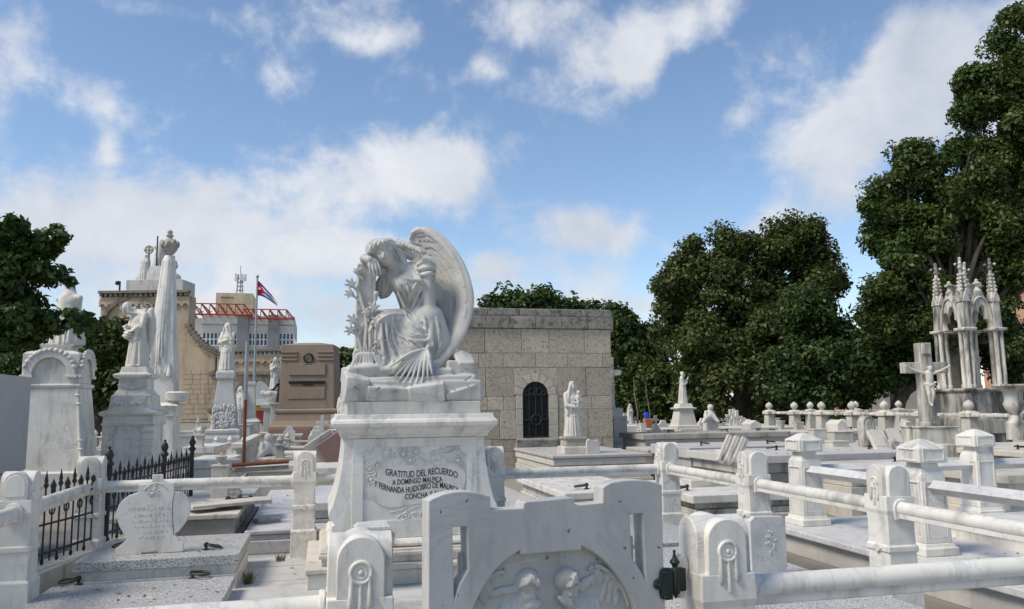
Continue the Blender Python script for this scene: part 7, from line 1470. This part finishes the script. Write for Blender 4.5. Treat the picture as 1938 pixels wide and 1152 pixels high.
def make_tree(label, lobes, D, trunk_px, base_py, mt, leaf, clumps, per, dep=.5, rclump=.8, seed=1, name='tree', trunk_r=.4, inner=.25, limb_n=22, aspect=.55, extra_trunks=(), group=None, bushy=False):
    """lobes: (px,py,rx_px,ry_px[,dD]) ellipsoids seen in the photograph, given real depth around D"""
    r = np.random.default_rng(seed); base = at(trunk_px, base_py, D); base.z = 0
    t = thing(name, label, 'tree' if not bushy else 'hedge', base, 0, group)
    cen = []; rad = []; u = D/FPX
    for lb in lobes:
        px, py, rx, ry = lb[:4]; dd = lb[4] if len(lb) > 4 else 0; c = at(px, py, D+dd); cen.append(np.array(c)-np.array(base)); rad.append(np.array((rx*u, (rx+ry)*.5*u*dep*2, ry*u)))
    wts = np.array([q[0]*q[2] for q in rad]); wts /= wts.sum(); pts = []
    nc, nr = [], []
    for c_, q_, w_ in zip(cen, rad, wts):           # break every lobe into smaller boughs with gaps between
        nb = 22; nc.append(c_); nr.append(q_*.55)
        dv = r.normal(size=(nb, 3)); dv /= np.linalg.norm(dv, axis=1)[:, None]
        for v_ in dv: nc.append(c_+v_*q_*r.uniform(.60, 1.08)); nr.append(q_*r.uniform(.09, .24))
    cen0 = cen; cen, rad = nc, nr; wts = np.array([q[0]*q[2] for q in rad]); wts /= wts.sum()
    k = r.choice(len(cen), clumps, p=wts)
    d = r.normal(size=(clumps, 3)); d /= np.linalg.norm(d, axis=1)[:, None]; f = np.where(r.random(clumps) < inner, r.random(clumps)**.5*.8, r.uniform(.7, 1.22, clumps))
    C = np.array(cen)[k]+d*np.array(rad)[k]*f[:, None]
    cz, sz_ = math.cos(0), 0
    C = C[C[:, 2] > .25]
    g_ = .55*rclump; nz_v = np.sin(C[:, 0]*.9/g_*.6+seed)*np.sin(C[:, 1]*.8/g_*.6+1.3*seed)*np.sin(C[:, 2]*1.1/g_*.6+.7*seed); C = C[nz_v+r.normal(size=len(C))*.12 > -.22]
    obj('crown', leaves_mesh('crown', C, r.uniform(.55, 1.35, len(C))*rclump, per, leaf, .5, aspect, seed), mt, t)
    # trunk and limbs reaching into the lobes
    m = MB(); top = np.mean(np.array(cen), 0)
    fork = np.array((top[0]*.35, top[1]*.35, max(1.2, min(top[2]*.45, 4.5))))
    m.tube([(0, 0, -.1), tuple(fork*np.array((.3, .3, .5))), tuple(fork)], [trunk_r*1.35, trunk_r, trunk_r*.8], 10)
    m.build('trunk', 'bark', t, smooth=60)
    m = MB()
    sel = r.choice(len(C), min(limb_n, len(C)), replace=False)
    if name == 'near_tree': sel = [k_ for k_ in sel if C[k_][2] > np.percentile(C[:, 2], 45)]
    for c in C[sel]:
        mid = fork*.45+c*.55+r.normal(size=3)*.4; a0 = fork*.9+r.normal(size=3)*trunk_r*.2
        P = cr_([a0, (a0*.6+mid*.4)+np.array((0, 0, .3)), mid, c], 3); m.tube([tuple(q) for q in P], list(np.linspace(trunk_r*.42, .02, len(P))), 6)
    m.build('limbs', 'bark', t, smooth=60)
    for px, w in extra_trunks:
        q = at(px, base_py, D-2)-base; b = MB(); b.tube([(q.x, q.y, -.1), (q.x+.12, q.y, 1.0), (q.x+.05, q.y+.3, 2.3), (q.x+.3, q.y+.9, 3.2)], [w*1.3, w, w*.7, w*.4], 8); b.build('side_trunk', 'bark', t, smooth=60)
    return t
# big tree group right of centre
make_tree('broad olive-green tree with brownish leaf tips behind the blessing statue', [(1330, 520, 75, 60), (1280, 590, 55, 70), (1375, 470, 45, 35), (1450, 480, 60, 45), (1510, 470, 65, 48), (1555, 520, 45, 60), (1460, 580, 110, 90, -1), (1380, 640, 90, 80, -2), (1340, 700, 70, 70, -2), (1520, 620, 80, 90), (1410, 720, 70, 60, -2.5), (1500, 440, 45, 22)], 44, 1405, 822, 'leaf_olive', .25, 1150, 150, .34, .80, 3, 'broad_tree', .55, .3, 30, .6)
make_tree('dense dark tree shading the middle of the right background', [(1560, 660, 70, 90), (1590, 720, 70, 60), (1500, 720, 70, 60), (1600, 690, 40, 50), (1530, 590, 50, 60)], 40, 1545, 825, 'leaf_dark', .25, 560, 150, .4, .8, 5, 'dark_tree', .4, .3, 14)
make_tree('huge tree with open branches towering at the picture border', [(1715, 330, 55, 50), (1685, 410, 60, 60), (1760, 330, 70, 60), (1720, 470, 90, 80), (1800, 430, 90, 90), (1870, 330, 80, 90), (1880, 210, 70, 90), (1920, 120, 50, 60), (1850, 160, 45, 45), (1900, 480, 90, 110), (1690, 560, 60, 60), (1760, 580, 90, 80), (1860, 600, 90, 90), (1930, 40, 45, 35), (1960, 300, 80, 160)], 36, 1800, 800, 'leaf_mid', .22, 1700, 150, .42, .64, 9, 'huge_tree', .6, .22, 90, .55)
make_tree('dark leafy mass of lower boughs beneath the huge tree', [(1700, 650, 90, 60), (1650, 690, 60, 50), (1790, 660, 100, 60), (1900, 650, 60, 60), (1650, 660, 40, 40)], 39, 1690, 800, 'leaf_dark', .24, 620, 140, .4, .75, 12, 'dark_tree', .35, .3, 16)
# trees behind the mausoleum
make_tree('dark round tree crown rising over the mausoleum roof', [(960, 585, 40, 28), (1010, 575, 55, 28), (1070, 590, 50, 26), (1120, 600, 36, 30), (1010, 640, 120, 60)], 62, 1020, 800, 'leaf_dark', .42, 330, 100, .45, 1.0, 15, 'round_tree', .4, .3, 12)
make_tree('dark tree between mausoleum and bright hedge', [(1175, 620, 40, 45), (1200, 660, 60, 45), (1240, 680, 36, 30), (1165, 680, 40, 60)], 60, 1190, 800, 'leaf_dark', .42, 260, 100, .45, 1.0, 17, 'slim_tree', .35, .3, 10)
make_tree('bright green vine-like hedge trees beside the mausoleum corner', [(1195, 725, 55, 38), (1250, 715, 50, 40), (1210, 760, 60, 28), (1280, 745, 50, 40)], 48, 1232, 815, 'leaf_mid', .30, 360, 105, .4, .75, 19, 'hedge_tree', .16, .3, 14, .55, ((1205, .06), (1228, .05)))
# trees at the left
make_tree('dark trees mass behind the veiled stele', [(20, 640, 60, 60), (90, 680, 70, 70), (170, 680, 60, 70), (210, 700, 45, 70), (40, 740, 70, 60), (180, 760, 50, 40), (215, 650, 35, 40)], 40, 150, 830, 'leaf_dark', .25, 600, 130, .4, .75, 23, 'dark_tree', .35, .3, 16)
make_tree('brownish green tree between veiled stele and flower mourner', [(200, 660, 40, 50), (215, 720, 40, 60), (175, 720, 45, 60)], 33, 176, 825, 'leaf_olive', .28, 240, 100, .4, .65, 25, 'slim_tree', .3, .3, 10)
make_tree('dark tree strip between sandstone monument and angel', [(652, 690, 26, 45), (665, 730, 30, 40), (650, 770, 26, 30)], 50, 655, 815, 'leaf_dark', .36, 150, 100, .4, .8, 27, 'slim_tree', .25, .3, 8)
make_tree('low far shrub line at the foot of the big trees', [(1300+60*i, 800, 40, 12) for i in range(7)], 50, 1480, 812, 'leaf_dark', .3, 200, 90, .4, .6, 29, 'shrub_row', .1, .4, 4, bushy=True)
make_tree('distant tree belt closing the view beyond the graves', [(700+120*i, 772, 90, 22) for i in range(11)], 110, 1300, 800, 'leaf_dark', .8, 330, 80, .4, 1.8, 33, 'far_trees', .3, .3, 4)
# crowded rows of look-alike graves, kept clear of everything already standing
rg = random.Random(77)
def occupied():
    L_ = []
    for o in COL.objects:
        if o.parent is None and o.type == 'EMPTY' and (abs(o.location.x)+abs(o.location.y)) > .5:
            ext = 1.0
            for ch in o.children:
                if ch.type == 'MESH' and o.get('category') in ('tomb', 'mausoleum', 'building', 'monument', 'podium'): ext = max(ext, max(max(abs(c[0]*ch.scale[0]), abs(c[1]*ch.scale[1])) for c in ch.bound_box))
            L_.append((o.location.x, o.location.y, min(ext, 3.2)))
    return L_
def scatter(proto, n, zones, rad):
    done = 0
    for _ in range(900):
        if done >= n: break
        pa, pb, da, db = rg.choice(zones); q = at(rg.uniform(pa, pb), 800, rg.uniform(da, db))
        if any((q.x-x)**2+(q.y-y)**2 < (rad+e)**2 for x, y, e in OCC): continue
        OCC.append((q.x, q.y, rad)); dup(proto, (q.x, q.y, 0), R_(rg.choice((0, 0, 90))+rg.uniform(-2, 2))); done += 1
OCC = occupied()
q = at(1300, 812, 37); pr = tomb('plain bleached slab tomb among the crowded rows before the trees', q.x-.55, q.x+.55, q.y-.95, q.y+.95, .55, 'white_stone', 'old_marble', mid=1, lid=.1, group='bleached slab tombs in the crowded rows'); scatter(pr, 26, [(1175, 1450, 21, 42), (1450, 1720, 16, 36), (360, 640, 20, 40), (1300, 1720, 15, 26)], .85)
q = at(1390, 806, 39); pr = thing('stone_cross', 'small plain stone cross standing among the crowded graves', 'cross', (q.x, q.y, 0), 0, 'small stone crosses among the graves'); MB().loft([(-.1, .25, .2), (.4, .22, .18), (.41, .16, .13), (.5, .16, .13)]).build('foot', 'white_stone', pr, bevel=.015); MB().prism([(-.06, .5), (.06, .5), (.06, .95), (.24, .95), (.24, 1.07), (.06, 1.07), (.06, 1.3), (-.06, 1.3), (-.06, 1.07), (-.24, 1.07), (-.24, .95), (-.06, .95)], -.05, .05, 'y').build('cross', 'white_stone', pr, bevel=.012); scatter(pr, 9, [(1175, 1450, 26, 42), (1450, 1640, 26, 38), (360, 640, 26, 45)], .3)
q = at(1255, 810, 34); pr = thing('small_headstone', 'small white shouldered headstone among the crowded graves', 'headstone', (q.x, q.y, 0), 0, 'small shouldered headstones among the graves'); MB().loft([(-.1, .3, .22), (.3, .3, .22), (.31, .26, .16)]).build('foot', 'old_marble', pr, bevel=.012); plate('slab', ccw([(-.22, .3), (.22, .3), (.22, .72), (.14, .78), (.1, .9), (-.1, .9), (-.14, .78), (-.22, .72)]), [], .12, 'white_stone', pr, bevel=.012, M=Matrix.Translation((0, -.06, 0))); scatter(pr, 20, [(1175, 1450, 20, 40), (1450, 1720, 18, 34), (360, 640, 18, 40)], .4)
q = at(1470, 806, 36); pr = thing('stone_vase', 'small stone flower vase among the crowded graves', 'vase', (q.x, q.y, 0), 0, 'small stone vases among the graves'); MB().loft([(-.1, .2, .2), (.5, .17, .17), (.51, .22, .22), (.56, .22, .22)]).build('block', 'old_marble', pr, bevel=.012); MB().lathe([(.08, .56), (.05, .62), (.13, .76), (.17, .86), (.19, .9), (.15, .9)], 14).build('vase', 'white_stone', pr, smooth=40); scatter(pr, 8, [(1175, 1450, 18, 36), (1450, 1720, 18, 32), (360, 640, 18, 36)], .3)
# dry leaves blown over floor and slabs
lv = np.random.default_rng(5); V = []
spots = [(-2.3, 4.1, 3.3, 9.1, .004, 260), (-2.0, -.8, 7.8, 8.9, .303, 30), (-2.1, -.8, 5.3, 7.5, .128, 40), (2.4, 3.6, 3.8, 6.8, .303, 40), (5.4, 9, 3.6, 8.6, .171, 60), (3.2, 4.3, 10.2, 12.6, .453, 20), (-.8, 1.3, 10.2, 15, .153, 50), (6.5, 9.5, 11.6, 13.2, .763, 30), (4.4, 6.5, 15.2, 18, .603, 30)]
for x0, x1, y0, y1, z, n in spots:
    c = np.stack([lv.uniform(x0, x1, n), lv.uniform(y0, y1, n), np.full(n, z)+lv.uniform(.001, .006, n)], 1); an = lv.uniform(0, 6.28, n); s_ = lv.uniform(.015, .035, n); d = np.stack([np.cos(an), np.sin(an), lv.uniform(-.1, .3, n)], 1)*s_[:, None]; w = np.stack([-np.sin(an), np.cos(an), lv.uniform(-.1, .3, n)], 1)*s_[:, None]*.45
    V.append(np.stack([c-d, c+w, c+d, c-w], 1).reshape(-1, 3))
V = np.concatenate(V); o = obj('leaf_litter', fast_mesh('leaf_litter', V, np.arange(len(V)).reshape(-1, 4), False), 'dry_leaf'); o['kind'] = 'stuff'; o['label'] = 'small dry brown leaves scattered over floor and slabs'
# near bough with broad leaves, left border
make_tree('near bough with broad glossy leaves hanging in front of the veiled stele', [(20, 450, 60, 45), (80, 450, 42, 32), (60, 510, 60, 38), (110, 525, 22, 18), (20, 560, 60, 40), (90, 600, 70, 25), (150, 600, 50, 17), (40, 620, 50, 40), (-60, 520, 80, 100), (20, 500, 40, 40)], 10.5, -420, 900, 'leaf_near', .12, 430, 42, .6, .15, 41, 'near_tree', .2, .3, 12, .5)
